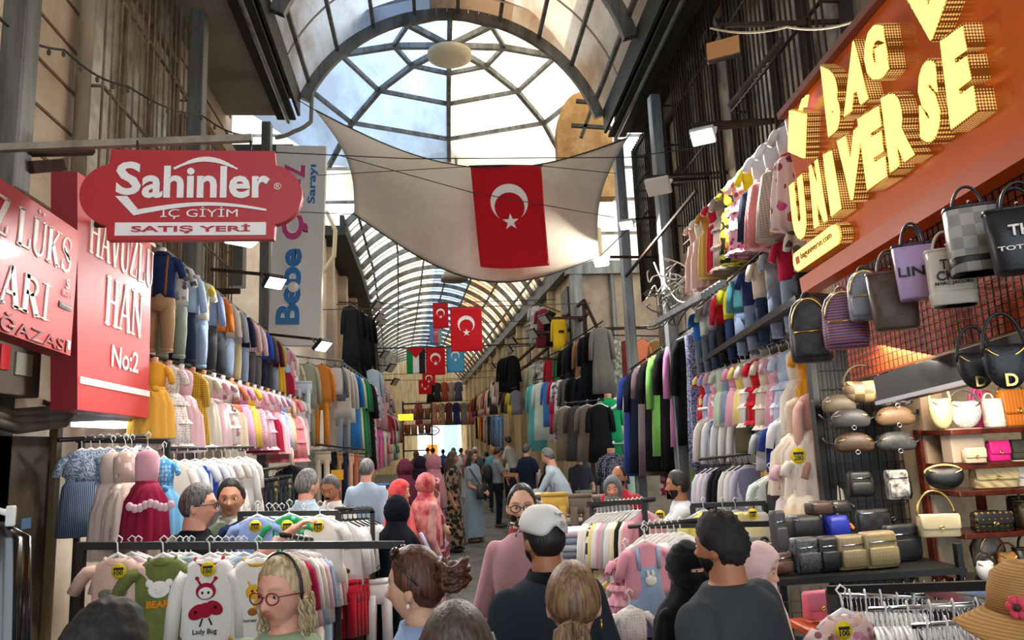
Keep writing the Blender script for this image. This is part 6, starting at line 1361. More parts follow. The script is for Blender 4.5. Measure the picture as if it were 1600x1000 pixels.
# ---- women's clothes on the left beyond the boys' row
gL = 'womens sets on the left corner rail'
row(W(458, 566, 10.6), W(524, 572, 11.2), [('s', 'striped cream top over sage trousers', ('#d8d2bd hstripe #b9b29a 2', .55, .45, 'b', ('trousers', '#a9ab93', .5)), 1.0), ('s', 'sage green tunic set', ('#a9ad97', .62, .5, 'b', ('trousers', '#9da18b', .5)), 1.05), ('s', 'orange and beige tracksuit', ('#dd8a3c', .50, .44, 'b', ('trousers', '#e08c35', .58)), 1.1), ('s', 'slate grey and white cardigan set', ('#6f7679', .50, .40, 'b', ('vest', '#d9d5ce')), 1.05)], 'on the pipe rail beside the upright sign', gL, .12, 1.0, .1, ('galvanised pipe rail below the upright sign', .09, M_galv))
row(W(536, 576, 11.6), W(572, 600, 14.2), [('s', 'pale taupe shirt with grey trousers', ('#c9c0b6', .70, .5, 'w', ('trousers', '#8d9093', .55)), 1.1), ('s', 'white-grey tunic', ('#d9d6d0', .75, .5, 'w'), 1.1), ('l', 'bright blue gown', ('#2f78b8', 1.25, .5), 1.0), ('l', 'cream and lime gown', ('#d5d3a5', 1.3, .5), 1.0), ('l', 'emerald green gown', ('#157848', 1.3, .5), 1.05), ('l', 'second deep green gown', ('#176a40', 1.3, .5), 1.05), ('l', 'black gown', ('#141416', 1.45, .55), 1.1), ('l', 'charcoal gown', ('#222226', 1.45, .55), 1.1), ('l', 'blush floral gown', ('#cbb2b0 floral #8d6d70 .6', 1.4, .5), 1.05)], 'along the bent pipe rail', 'womens gowns along the bent rail', .55, 1.0, .12, ('bent galvanised rail carrying the green gowns', .09, M_galv))
garment('p', 'pale washed jeans with ripped pocket clipped at the end of the girls dresses', W(474, 596, 9.9), .15, 1.0, ('#bcd0de denim #d9e5ee', .66))
row(W(504, 706, 10.2), W(566, 712, 11.2), [('p', 'beige wide trousers', ('#b9ac96', .8)), ('p', 'black trousers', ('#17171a', .8)), ('p', 'tan trousers', ('#a07850', .8)), ('p', 'navy trousers', ('#1d2740', .8)), ('p', 'rust and cream striped trousers', ('#c06a4a stripe #d9c9b4 1', .75)), ('p', 'terracotta trousers', ('#b5674a', .75)), ('p', 'grey trousers', ('#8d8f90', .75)), ('p', 'brown trousers', ('#6d4a36', .75))], 'on the low rail behind the moustached man', 'trousers on the low rail', .15, 1.0, .08, ('low dark rail behind the moustached man', .09, M_hgb))
MBs = MB().box((0, 0, 0), (.16, .01, .13)); sgn_ = tag(MBs.build('price_card', mat('#e2a51c', .5), None, False, W(527, 742, 10.1)), 'yellow and orange price card on the black trousers', 'card')
tag(MB().ell(W(455, 712, 8.6), (.03, .02, .09)).build('mannequin_neck', mat('#d8c9ae', .6)), 'cream mannequin neck of the black top behind the plaid man', 'mannequin')
garment('s', 'black top on a mannequin behind the plaid-shirted man', W(455, 728, 8.65), .2, 1.35, ('#17171a', .62, .4, 'b'))
row(W(392, 752, 7.0), W(448, 742, 8.6), [('p', 'dark trousers', ('#1c1e24' if i % 3 else '#2a2c22 floral #6e6a48 .8', .95)) for i in range(8)], 'on the dim rail under the coral dress', 'dark trousers on the dim rail', .5, 1.0, .06, ('dim rail of dark trousers under the coral dress', .09, M_hgb))
cab = thing('metal_cabinet', 'tall grey metal cabinet behind the tracksuit', 'cabinet', W(500, 740, 12.6)); cab.location.z = 0
MB().box((0, 0, .95), (.75, .4, 1.9)).build('body', mat('#8a8172', .6, .2, 'run', '#6d6557'), cab, False); MB().box((-.02, -.21, 1.75), (.26, .02, .2)).build('green_plate', mat('#5a6b4c', .6), cab, False)
# black gowns and far-left goods
for i, (py, s) in enumerate(((478, 1.0), (560, 1.0))):
    row(W(548, py, 16.6), W(574, py+18, 18.6), [('l', 'long black abaya', ('#121214' if j % 2 else '#1b1b1f', 1.35, .6), s) for j in range(4)], 'in the %s tier of black gowns at the far corner' % ('upper', 'lower')[i], 'black abayas at the far corner', .5, 1.0, .1, ('%s rail of black gowns at the far corner' % ('upper', 'lower')[i], .09, M_rust))
far_l = [('l', 'ice blue tunic', ('#a9bccb', 1.0, .5)), ('l', 'rose floral dress', ('#c98e98 floral #f0dcdc .5', 1.2, .4)), ('s', 'white blouse', ('#dedad3', .6, .5, 'w')), ('l', 'pink striped gown', ('#d6a5ac', 1.2, .4)), ('s', 'white print tee', ('#e4e0d8 floral #b7949a .5', .6, .3, 'w')), ('l', 'pale floral gown', ('#dcc9c6 floral #a7767f .5', 1.2, .4)), ('s', 'cream top', ('#d9d0bd', .6, .3, 'w')), ('l', 'grey gown', ('#9a9a9c', 1.2, .4))]
row(W(582, 578, 18), W(604, 620, 24), far_l, 'along the far-left upper rail past the black gowns', 'dresses along the far left rail', .6, 1.15, .12, ('thin far-left rail past the black gowns', .09, M_rust))
row(W(584, 672, 17.0), W(604, 676, 20.5), [('p', 'magenta trousers', ('#c2408c', .9)), ('p', 'hot pink trousers', ('#d05a9a', .9)), ('p', 'white trousers', ('#d8d4cc', .9)), ('p', 'pale pink trousers', ('#dfaab8', .9))], 'on the low far-left rail', 'pink trousers on the low far left rail', .4, 1.0, .1)
row(W(604, 648, 21), W(622, 656, 27), [('s', lk_+' football shirt', (c_, .62, .28, 'w'), 1.15) for lk_, c_ in (('crimson', '#a82a3a'), ('white and red striped', '#e6e0d8 stripe #b52a3a 1'), ('maroon', '#7d2034'), ('white', '#e8e4de'), ('green and white', '#1f7d4a stripe #e8e4de .6'), ('black and white', '#1b1b1d stripe #e8e4de .6'), ('dark green', '#1d5a3a'), ('red', '#c8323a'))], 'on the rail of football shirts down the far-left side', 'football shirts on the far left rail', .6, 1.15, .1, ('thin rail of football shirts on the far-left side', .09, M_rust))
row(W(598, 690, 20), W(616, 692, 25), [('s', lk_+' child top', (c_, .5, .25, 'w')) for lk_, c_ in (('coral', '#e06a5e'), ('cream', '#ddd0b8'), ('white', '#e8e4de'), ('grey', '#77787a'), ('mint', '#9fcbb0'))], 'below the football shirts over the stall table', 'child tops below the football shirts', .6, 1.1, .1)
tag(MB().box(W(634, 652, 26), (.5, .4, .2)).build('awning_light', mat('#f0a020', emit=2.0), None, False), 'small glowing orange stall sign on the far-left side', 'sign')
sh_ = thing('goods_shelf', 'dark far-left shelf holding two rows of brown baskets', 'shelf', (0, 0, 0)); p = W(653, 690, 30)
for k in range(4): MB().box((p.x, 30, p.z-.35+k*.62), (1.15, .45, .05)).build('shelf_board', M_dark, sh_, False)
for sx in (-1, 1): MB().box((p.x+sx*.57, 30, (p.z+1.6)/2), (.05, .45, p.z+1.6)).build('side_panel', M_dark, sh_, False)
for k in range(2):
    for i in range(4):
        b = MB().loft([(0, 0, 0, .10, .12), (.36, 0, 0, .13, .15), (.38, 0, 0, .135, .155)], 16).build('basket', mat(('#a9765a', '#c49a7c', '#b5886c', '#8d5a44')[(i+k) % 4], .8, bump=.3), None, True, (p.x-.40+i*.27, 29.9, p.z-.32+.62*(k+1))); tag(b, '%s basket of the %s row on the dark far-left shelf' % (ORD[i], ('lower', 'upper')[k]), 'basket', 'baskets on the far left shelf')
# white market table on the left with small goods
tb = thing('market_table', 'long market table covered with a white cloth on the left', 'table', (-1.5, 15.5, 0)); MB().box((0, 0, .93), (1.5, 5, .05)).build('table_top', M_white, tb, False); MB().loft([(.95, 0, 0, .76, 2.52), (.45, 0, 0, .80, 2.56, .03, 15)], 60, False, 8).build('table_cloth', fab('#d4d2cd'), tb)
for sx in (-1, 1):
    for sy in (-1, 1): MB().box((sx*.6, sy*2.3, .46), (.05, .05, .92)).build('leg', M_steel, tb, False)
gc = ['#e8e4de', '#20242e', '#4f7fc0', '#e9dfd2', '#c23a4c', '#2d2d31', '#8fb0cf', '#efece8', '#d8c8b0', '#35415e', '#b54f8a', '#eae6e0']
gn = 'white black blue ivory red charcoal sky pearl sand navy magenta bone'.split()
for i in range(12):
    for q in range(2+i % 3): tag(MB().loft([(0, 0, 0, .14, .11), (.03, 0, 0, .15, .12), (.042, 0, 0, .13, .10)], 20, True, 4).build('folded_shirt', fab(gc[(i+q*5) % 12]), None, True, (-2.0+.36*(i % 3), 13.4+.95*(i//3), .957+q*.0425)), '%s folded shirt, %s up in pile %s of row %s on the white table' % (gn[(i+q*5) % 12], ORD[q], ORD[i % 3], ORD[i//3]), 'folded clothes', 'folded goods on the white table')
# ---- end of the street: curtain of gowns and lit shop
row(W(654, 630, 44), W(748, 628, 44), [('l', lk_+' gown', (c_, 1.3, .5), 1.0) for lk_, c_ in (('brick red', '#9a3f3a'), ('bone white', '#d6cabb'), ('salmon pink', '#c98a78'), ('beige floral', '#c9ab8e floral #8a5f4a .4'), ('plum brown', '#6e3f42'), ('navy blue', '#2a3a78'), ('grey', '#8a8384'), ('rose brown', '#a5605e'), ('dark brown', '#4a302a'))], 'in the lower row hung across the lane end', 'gowns hung across the end of the lane', 0, 1.02, .05, ('lower bar of gowns hung across the lane end', .09, M_rust))
row(W(672, 598, 43), W(716, 596, 43), [('l', lk_+' gown', (c_, 1.15, .5), 1.0) for lk_, c_ in (('black', '#18181a'), ('dark grey', '#2c2c30'), ('rust', '#8a4028'), ('taupe', '#8d7d70'), ('slate', '#4a5060'))], 'in the upper row hung across the lane end', 'gowns in the upper row across the lane', 0, 1.0, .05, ('upper bar of gowns hung across the lane end', .09, M_rust))
ls = thing('lit_shop', 'brightly lit shop front closing the end of the lane', 'shop front', (0, 0, 0)); a = W(652, 668, 50); b = W(722, 720, 50)
MB().box(((a.x+b.x)/2, 50.2, 1.6), (b.x-a.x, .2, 3.2)).build('back_panel', mat('#e8e6da', emit=1.6), ls, False); c = W(705, 680, 49.9); MB().box((c.x, 50.0, c.z-.3), (1.0, .1, 2.0)).build('blue_display', mat('#8fd0e0', emit=1.3), ls, False)
c = W(676, 715, 49.9); MB().box((c.x, 50, 1.1), (.7, .1, 1.6)).build('orange_display', mat('#e07a2c', emit=1.0), ls, False)
c = W(674, 673, 48.5); sg2 = thing('oval_sign', 'oval blue and white sign hanging before the lit shop', 'sign', c); d_ = MB().lathe([(.0, 0), (.5, 0), (.5, .06), (0, .07)], 30).build('plate', mat('#e9eef4', emit=.5), sg2); d_.matrix_local = Matrix.Rotation(PI/2, 4, 'X') @ Matrix.Scale(1.1, 4, (1, 0, 0)) @ Matrix.Scale(.62, 4, (0, 1, 0))
d_ = MB().tube([(.52*math.cos(t), -.08, .29*math.sin(t)) for t in [2*PI*i/30 for i in range(31)]], .035, 6, False).build('blue_rim', mat('#1c5fae', .4), sg2); MB().bar((-.34, -.09, 0), (.34, -.09, 0), .16, .03).build('blue_band', mat('#2a6ab8', .4), sg2, False)
MB().tube([(0, 0, .3), (0, 0, 1.2)], .015, 6).build('rod', M_cable, sg2)
# ---- far right side
RX = lambda y, o=.62: rx(y)-o
frow = [('s', 'cream linen shirt', ('#d9cdb6', .8, .5, 'b')), ('s', 'maroon striped top', ('#7d2334 stripe #d9cfc4 .5', .9, .5, 'b')), ('s', 'white and burgundy long top', ('#d8d2ca stripe #6d2030 .35', .95, .5, 'b')), ('l', 'burgundy gown', ('#5e1a2a', 1.1, .5)), ('l', 'white leaf-print gown', ('#ddd8ca floral #6d7a58 .4', 1.2, .5)), ('l', 'khaki beige coat', ('#a8977a', 1.1, .5)), ('s', 'sand tunic', ('#c4b294', .9, .5, 'b')), ('l', 'sage and cream gown', ('#a9b096', 1.2, .5)), ('l', 'zebra-print gown', ('#d8d4cc noise #2a2826 1.2', 1.2, .5)), ('s', 'red zip jacket', ('#c0243a', .75, .5, 'b')), ('s', 'green jersey jacket', ('#2f8a54', .8, .5, 'b')), ('s', 'white hooded sweatshirt', ('#d9d7d2', .8, .5, 'b'))]
row(W(772, 596, 27), W(890, 548, 16.6), frow, 'from the far end of the far wall rail', 'tops on the far right upper rail', -.5, 1.05, .12, ('rusty upper rail along the far cream wall', .09, M_rust))
row(W(742, 622, 40), W(770, 606, 28), [('s', lk_+' jacket', (c_, .75, .5, 'b'), 1.2) for lk_, c_ in (('dark brown', '#3a2a24'), ('brick red', '#a5382c'), ('black', '#19191b'), ('tan', '#b08a5e'), ('orange stripe', '#c8622c stripe #e8d8c4 .4'), ('black and white', '#1d1d1f stripe #d8d4cc .5'), ('scarlet', '#c2262e'), ('cream', '#d8cbb4'), ('charcoal', '#3a3a3e'))], 'on the farthest right-hand rail', 'jackets on the farthest right rail', -.5, 1.1, .1, ('farthest right-hand rail of jackets', .09, M_rust))
row(W(746, 652, 38), W(780, 650, 24), [('p', lk_+' trousers', (c_, .9), 1.1) for lk_, c_ in (('black', '#19191b'), ('yellow', '#d8b030'), ('red', '#b0222c'), ('white striped', '#d8d4cc stripe #3a3a3e .6'), ('charcoal', '#35353a'), ('denim', '#5a7aa5'), ('sky blue', '#6d9ac8'))], 'on the low rail under the farthest jackets', 'trousers on the farthest low rail', -.5, 1.1, .1)
row(W(786, 560, 24), W(800, 556, 21), [('s', 'black leather jacket', ('#151517', .8, .5, 'b'), 1.25) for _ in range(4)], 'in the cluster above the navy shirt', 'black jackets above the navy shirt', -.4, 1.1, .1)
row(W(788, 612, 23), W(806, 610, 20), [('s', lk_+' bag-like top', (c_, .6, .3, 'b')) for lk_, c_ in (('dark brown', '#33261f'), ('olive', '#5c5a3c'), ('yellow', '#d8c02c'), ('grey', '#77777a'))], 'in the second tier below the leather jackets', 'tops below the leather jackets', -.4, 1.1, .1)
mid = [('l', 'turquoise long gown on a mannequin', ('#5fb0b0', 1.55, .6, .18)), ('l', 'white and mint gown', ('#c9d6c8', 1.3, .5)), ('s', 'cornflower blue tunic', ('#3f78b5', 1.0, .45, 'b')), ('s', 'cherry red jacket and skirt', ('#c2264a', .7, .45, 'b', ('skirt', '#b52040', .45))), ('l', 'white floral-print gown', ('#ddd9d4 floral #8d8f9c .5', 1.3, .4)), ('l', 'grey striped suit', ('#55534e stripe #6b6963 1', 1.1, .5)), ('l', 'black coat', ('#17171a', 1.2, .5)), ('l', 'dark navy coat', ('#191d2a', 1.2, .5))]
row(W(836, 600, 17.2), W(912, 588, 14.4), mid, 'on the middle rail from the turquoise gown', 'gowns on the middle right rail', -.35, 1.0, .12, ('middle rail from the turquoise gown to the corner', .09, M_rust))
row(W(838, 478, 18), W(872, 492, 16.6), [('l', 'grey-white patterned gown', ('#c9c6c2 noise #8a8785 1.4', .95, .3)), ('l', 'wine red scarf dress', ('#7a2a3a', .95, .3)), ('s', 'black padded jacket', ('#1a1a1c', .8, .5, 'b')), ('s', 'bright yellow hooded sweatshirt', ('#e0b422', .75, .5, 'b'), 1.1)], 'on the top frame of the corner clothes stand', 'tops on the top frame', -.4, 1.0, .1, ('rusty top bar of the corner clothes stand', .09, M_rust))
row(W(886, 544, 15.6), W(938, 512, 13.6), [('l', lk_, (c_, 1.25, .55), 1.0) for lk_, c_ in (('black suit coat', '#151517'), ('dark grey coat', '#2a2a2d'), ('black abaya', '#121214'), ('camel brown coat', '#8a6648'), ('black wool coat', '#1a1a1d'), ('ink black gown', '#101013'), ('grey-brown jacket', '#6d665e'))], 'on the sloping dark rail at the corner', 'dark coats on the sloping rail', -.3, 1.0, .12, ('sloping dark rail of coats at the corner', .09, M_rust))
row(W(884, 636, 13.2), W(936, 632, 12.2), [('l', lk_, (c_, .95, .4), 1.0) for lk_, c_ in (('taupe wool coat', '#80715f'), ('dark grey cardigan', '#4a4846'), ('grey-brown tunic', '#756a60'), ('black skirt', '#18181a'))], 'under the dark coats at the corner', 'coats under the dark coats', -.3, 1.0, .1)
row(W(958, 530, 15.6), W(1048, 532, 15.6), [('l', 'green banded floral maxi dress', ('#b7b39c noise #3d4a3c 1.6', 1.25, 0, .22)), ('l', 'wine brown knitted dress', ('#6b2a26', 1.2, 0, .19)), ('s', 'orange blouse', ('#e2825a', .62, .5, 'b'), 1.2), ('l', 'mustard brown blouse', ('#8d6a34', .8, .3)), ('l', 'bronze satin top', ('#7a5a30', .8, .3))], 'on the pipe before the plaster wall', 'dresses before the plaster wall', 0, 1.0, .06, ('rusty pipe rail before the plaster end wall', .09, M_rust))
def mannequin(label, p, top, skirt, L, trim=None):
    r = thing('dress_form', label, 'mannequin', p); s = 1.25; peg(r, M_peg, 1.6)
    shirt_loft(s, L, .15, .10, .03, .05).build('tunic', FB(top), r); sleeves(r, s, FB(top), .32, .04, w=.14)
    if skirt: MB().loft([(-L*.9*s, 0, 0, .17, .11), (-(L+.32)*s, 0, 0, .20, .14, .05, 9)], 36).build('skirt', FB(skirt), r)
    if trim:
        MB().loft([(-L*s+.03, 0, 0, .228, .145), (-L*s-.02, 0, 0, .232, .148)], 28).build('hem_trim', FB(trim), r)
        MB().tube([(-.16, -.09, -.09), (-.07, -.135, -.16), (0, -.145, -.19), (.07, -.135, -.16), (.16, -.09, -.09)], .02, 8).build('chest_trim', FB(trim), r)
    MB().tube([(0, 0, -.2), (0, 0, -p.z+.05)], .02, 8).build('stand_pole', M_steel, r); MB().lathe([(.22, 0), (.22, .02), (.03, .05)], 20, (0, 0, -p.z)).build('stand_base', M_steel, r)
mannequin('emerald green tunic with white chevron trim on a dress form', W(950, 622, 12.3), '#0f8a50', '#0c6a3e', .60, '#dfe9df'); mannequin('cream satin tunic on the dress form next to the green one', W(975, 616, 12.9), '#d8cba8', None, .62)
mannequin('dark navy studded top on a dress form below the green tunic', W(955, 708, 11.2), '#2b2c3e dots #8a8a9a 1.2', None, .5)
garment('s', 'mint lace top on a black hanger under the cream tunic', W(988, 706, 11.4), .1, 1.3, ('#c9dcc0 dots #8fb08a 2', .55, .2, 'b'))
# corner clothes stand: rusty pipes
fr_ = thing('clothes_stand', 'rusty pipe frame standing out from the corner of the far building', 'frame', (0, 0, 0))
for a, b in (((912, 470, 15.6), (770, 600, 27)), ((918, 490, 15.4), (790, 600, 26)), ((912, 468, 15.6), (934, 514, 15.4)), ((858, 497, 16.5), (916, 496, 15.8)), ((934, 514, 15.4), (1010, 512, 15.6)), ((888, 545, 15.5), (934, 516, 15.4)), ((840, 520, 17), (880, 518, 16.5)), ((838, 560, 17.2), (876, 562, 16.6))):
    MB().bar(W(*a), W(*b), .06).build('pipe', M_rust, fr_, False)
for px, py, Y in ((912, 470, 15.6), (934, 514, 15.4)): q = W(px, py, Y); MB().bar((q.x, q.y, 0), q, .08).build('upright', M_rust, fr_, False)
# ---- right near block: women's gowns, then four tiers of children's clothes
row(W(990, 584, 9.8), W(1092, 515, 8.0), [('l', 'royal blue abaya with buttoned front', ('#24387c', 1.36, .42, .17, '#1c2a5e')), ('l', 'dark navy abaya', ('#161a2c', 1.36, .5)), ('l', 'mauve grey abaya', ('#6b5a5e', 1.42, .38, .16)), ('l', 'black buttoned abaya', ('#141417', 1.4, .5, .17, '#2a2a2e')), ('l', 'apple green tunic gown', ('#79b85a', 1.25, .62, .17)), ('l', 'black under-gown', ('#161618', 1.45, .5)), ('l', 'orchid pink gown', ('#b878a8', 1.22, .6, .16)), ('l', 'black crepe gown', ('#131316', 1.25, .62, .17)), ('l', 'grey and navy paisley gown', ('#8f97b4 paisley #3a4064 1.1', 1.55, .0, .17))], 'from the blue abaya on the sloping rail', 'gowns on the right sloping rail', -.22, 1.0, .1, ('dark rail of gowns from the blue abaya towards the viewer', .09, M_black))
row(W(1046, 640, 9.4), W(1104, 660, 8.6), [('l', lk_+' low-hung gown', (c_, 1.2, 0), .9) for lk_, c_ in (('crimson floral', '#b0344a floral #e6d6d4 .5'), ('black', '#141416'), ('mint', '#b6dcc2'), ('black and lime', '#1d1d20'), ('lime', '#bccf8a'), ('pale mint', '#bfe0cc'))], 'peeping below the green and pink gowns', 'gowns peeping below', -.2, 1.0, .08)
W_R = 'from the bag sign on the %s'
R1 = [('d', 'white and pink floral dress with red sash', ('#dcd8d8', '#e2cdcb floral #b04a55 .45', .70, .13, .08, 's', '#c23a55'), 1.05), ('d', 'white dress with grey check skirt', ('#dde0e6', '#b5a596 check #8d8072 1.2', .70, .14, .08, 'b', '#e3b8b4'), 1.05), ('d', 'white blouse dress with pink pinstripe skirt', ('#e2dfe2', '#d99a94 stripe #b05a58 2', .70, .14, .08, 'b', '#f0d4d8'), 1.05), ('d', 'lemon yellow frilled top with navy skirt', ('#e0cc22', '#1c2338', .62, .10, .12, '')), ('d', 'pink floral frilled dress', ('#ecc0cc floral #d8587a .8', '#ecc0cc floral #d8587a .8', .66, .10, .1, 'f')), ('d', 'black dress with yellow lemon print', ('#2a2a28 floral #e0c84a .6 .75', '#2a2a28 floral #e0c84a .6 .75', .70, .10, .06, 'b', '#e8e4dc')),
 ('d', 'taupe linen dress with frilled hem', ('#a9988e', '#ab9a90', .70, .09, .1, 'f')), ('d', 'plain red dress with pink bow', ('#c01e34', '#c01e34', .68, .07, .06, 'b', '#e6b8bc')), ('d', 'mustard dress with large bow', ('#c09a3c', '#c8a346', .68, .09, .08, 'b')), ('d', 'white top with blush tulle skirt', ('#e2ddd8', '#d8b4aa', .72, .09, .06, 't', '#e2c4bc')), ('d', 'tan and blush layered dress', ('#c9a48e', '#d2b09e', .72, .09, .06, 't', '#dcc0b4'))]
row(W(1236, 196, 4.45), W(1090, 350, 7.3), R1, W_R % 'top rail', 'girls dresses on the right top rail', -.15, .98, .12, ('top rail of girls dresses running to the bag sign', .06, M_galv))
R2 = [('o', 'cream palm-print shirt and black trousers', ('#d8d0c6 floral #6a5a58 .5', '#1d1d1f', 's')), ('o', 'raspberry polo and jeans', ('#c22448', '#5f7896 denim #8aa2bd', 's')), ('o', 'grey marbled shirt and blue shorts', ('#b9c0c8 noise #7c8896 1.4', '#44577a denim #6d82a2', 's')), ('o', 'oatmeal tee and navy trousers', ('#d8c8b4', '#27324c', 's')), ('o', 'navy polo and jeans', ('#232f62', '#3a5078 denim #5c759b', 's')), ('o', 'teal sweatshirt and jeans', ('#4f94a2', '#4a668e denim #7690b2', 'l')), ('o', 'yellow and navy block top and jeans', ('#d4c82c', '#28365a', 's')), ('o', 'red and black top and black trousers', ('#c01e32', '#232327', 'l')),
 ('o', 'grey mottled top and dark jeans', ('#77757e noise #9a98a0 2', '#3a4458', 's')), ('o', 'mint white shirt and grey trousers', ('#c9d4cc', '#55626c', 's')), ('o', 'bright blue polo and slate trousers', ('#2a72c4', '#5a6a7c', 's'))]
row(W(1258, 352, 4.5), W(1096, 486, 7.3), R2, W_R % 'second tier', 'boys outfits on the right second tier', -.15, .80, .1)
a = W(1262, 466, 4.35); b = W(1092, 572, 7.6); led = MB().bar(a+Vector((.1, 0, 0)), b+Vector((.1, 0, 0)), .34, .05); tag(led.build('display_shelf', M_black, None, False), 'long black shelf board under the right-hand boys outfits', 'shelf')
R3 = [('d', 'amber yellow dress', ('#dc9a22', '#dc9a22', .52, .08, .08, 'h')), ('d', 'ivory tulle dress', ('#e8ded0', '#ece4d8', .56, .09, 0, 'ht', '#efe8de')), ('d', 'pale blue and white dress', ('#bccbe4', '#c8d4e8', .54, .08, .08, 'hf')), ('d', 'pink cotton dress', ('#e6a8bc floral #f4dce2 .6', '#e6a8bc floral #f4dce2 .6', .54, .07, .08, 'h')), ('d', 'beige ruffled dress', ('#e0cdb8', '#e4d4c2', .54, .07, .08, 'hf')), ('d', 'scarlet satin dress', ('#c8142a', '#c8142a', .50, .07, .08, 'hf')), ('d', 'white frilled dress', ('#e8e2de', '#ece6e2', .52, .07, .08, 'hf')), ('d', 'pastel yellow dress', ('#e6d27a', '#e9d78a', .52, .07, .08, 'h')), ('d', 'bubblegum pink dress', ('#e29ab2', '#e6a8bc', .54, .07, .08, 'hb')), ('d', 'denim blue pinafore', ('#5a7294 denim #8aa0bc', '#5a7294 denim #8aa0bc', .50, .06, .0, 'h')),
 ('d', 'mint green dress', ('#c4d6bc', '#ccdcc4', .54, .07, .08, 'h')), ('d', 'rose print dress', ('#dd98a8 floral #f2dcdc .8', '#dd98a8 floral #f2dcdc .8', .54, .06, .08, 'h')), ('d', 'lavender blue dress', ('#9a9ec8', '#a4a8ce', .54, .06, .08, 'h')), ('d', 'red gold-threaded dress', ('#b8182c floral #d8a86a .3', '#b8182c floral #d8a86a .3', .56, .06, .08, 'h'))]
row(W(1268, 540, 4.75), W(1106, 582, 7.2), R3, W_R % 'third tier', 'baby dresses on the right third tier', -.3, 1.0, .12, ('dark rail of baby dresses under the black shelf board', .09, M_black))
R4 = [('s', 'cream shirt and waistcoat', ('#ddd6c8', .40, .34, 'c', ('vest', '#cfc4ae'))), ('s', 'white shirt with lavender brocade waistcoat', ('#e2e2e6', .42, .36, 'c', ('vest', '#6d7092 paisley #9a9cb8 2'))), ('s', 'black and white shirt set', ('#d9dbe0', .42, .36, 'c', ('vest', '#1c1c20'))), ('s', 'pearl white shirt', ('#e8e6e4', .42, .36, 'c')), ('s', 'white shirt with olive grey waistcoat', ('#e6e4e2', .42, .36, 'c', ('vest', '#8d8468')))]
row(W(1110, 652, 6.9), W(1164, 646, 6.5), R4, 'on the short white bar', 'waistcoat sets on the white bar', -.1, 1.05, .1, ('short white bar under the baby dresses', .09, M_white))
R5 = [('s', 'lilac shirt with patterned vest', ('#dcdae6', .44, .36, 'b', ('vest', '#7d82a8 paisley #a9accb 2'))), ('s', 'pale pink-white shirt', ('#e4dcde', .44, .36, 'b')), ('s', 'grey-lilac shirt', ('#c9c6d2', .44, .36, 'b')), ('s', 'black suit jacket', ('#17171a', .44, .36, 'b')), ('s', 'black evening jacket', ('#1c1c20', .46, .36, 'b')), ('s', 'ivory shirt', ('#e6e2da', .46, .36, 'b')), ('s', 'white dress shirt', ('#e8e6e6', .46, .36, 'b')), ('s', 'lavender shirt with grey vest', ('#c9c8dc', .42, .36, 'b', ('vest', '#8386a4')))]
row(W(1108, 732, 6.6), W(1170, 726, 6.0), R5, 'on the bar behind the white-shirted man', 'small suits on the lower bar', -.2, 1.02, .12, ('lower black bar behind the white-shirted man', .09, M_black))
for px, py, Y, k, lb, c, s, rz in ((1212, 590, 5.6, 's', 'grey camouflage jacket and sage trousers set by the third tier', ('#7a8078 blotch #aab0a4 .8', .40, .34, 'w', ('trousers', '#8fa08c', .22)), 1.05, -.1), (1196, 600, 5.8, 's', 'dark grey sweatshirt behind the camouflage jacket', ('#4f5250', .42, .34, 'w'), 1.0, -.2),
  (1206, 668, 5.5, 's', 'silver-grey tee with mustard shorts', ('#b9bdc0', .32, .14, 'w', ('trousers', '#b8924a', .22)), 1.0, -.4), (1222, 660, 5.3, 's', 'navy tee with white lettering', ('#22367c', .34, .14, 'w'), 1.05, -.2), (1238, 648, 5.0, 's', 'white and sky polo shirt', ('#e4e8ec', .36, .16, 'w'), 1.05, -.3), (1248, 680, 5.2, 's', 'navy top with amber cuffs behind the white polo', ('#26346a', .36, .16, 'w', ('trousers', '#d09a2c', .2)), 1.0, -.2),
  (1222, 742, 4.9, 's', 'dark sleeveless jersey set with white block lettering', ('#4d5052', .40, 0, 'w', ('trousers', '#8d7a68 noise #5a4a40 1', .22)), .95, -.1), (1204, 745, 5.1, 's', 'white tee with lime sleeves beside the dark jersey', ('#dfe6e2', .34, .16, 'w', ('trousers', '#31466a', .3)), 1.0, -.3), (1240, 745, 5.0, 's', 'second dark jersey behind the first', ('#3d4044', .40, 0, 'w'), .95, -.2)):
    o_ = garment(k, lb, W(px, py, Y), rz, s, c, None)
    if 'block lettering' in lb:
        for i, (tx, z) in enumerate((('LOST', -.14), ('ALREADY', -.255))): 
            if i == 0: MB().box((0, -.045, z), (.09, .006, .08)).build('white_patch', C_wh, o_, False); frontext(o_, tx, .07, .03, C_bk, 0, z+.01, -.05)
            else: frontext(o_, tx, .17, .04, C_wh, 0, z, -.048, .03)
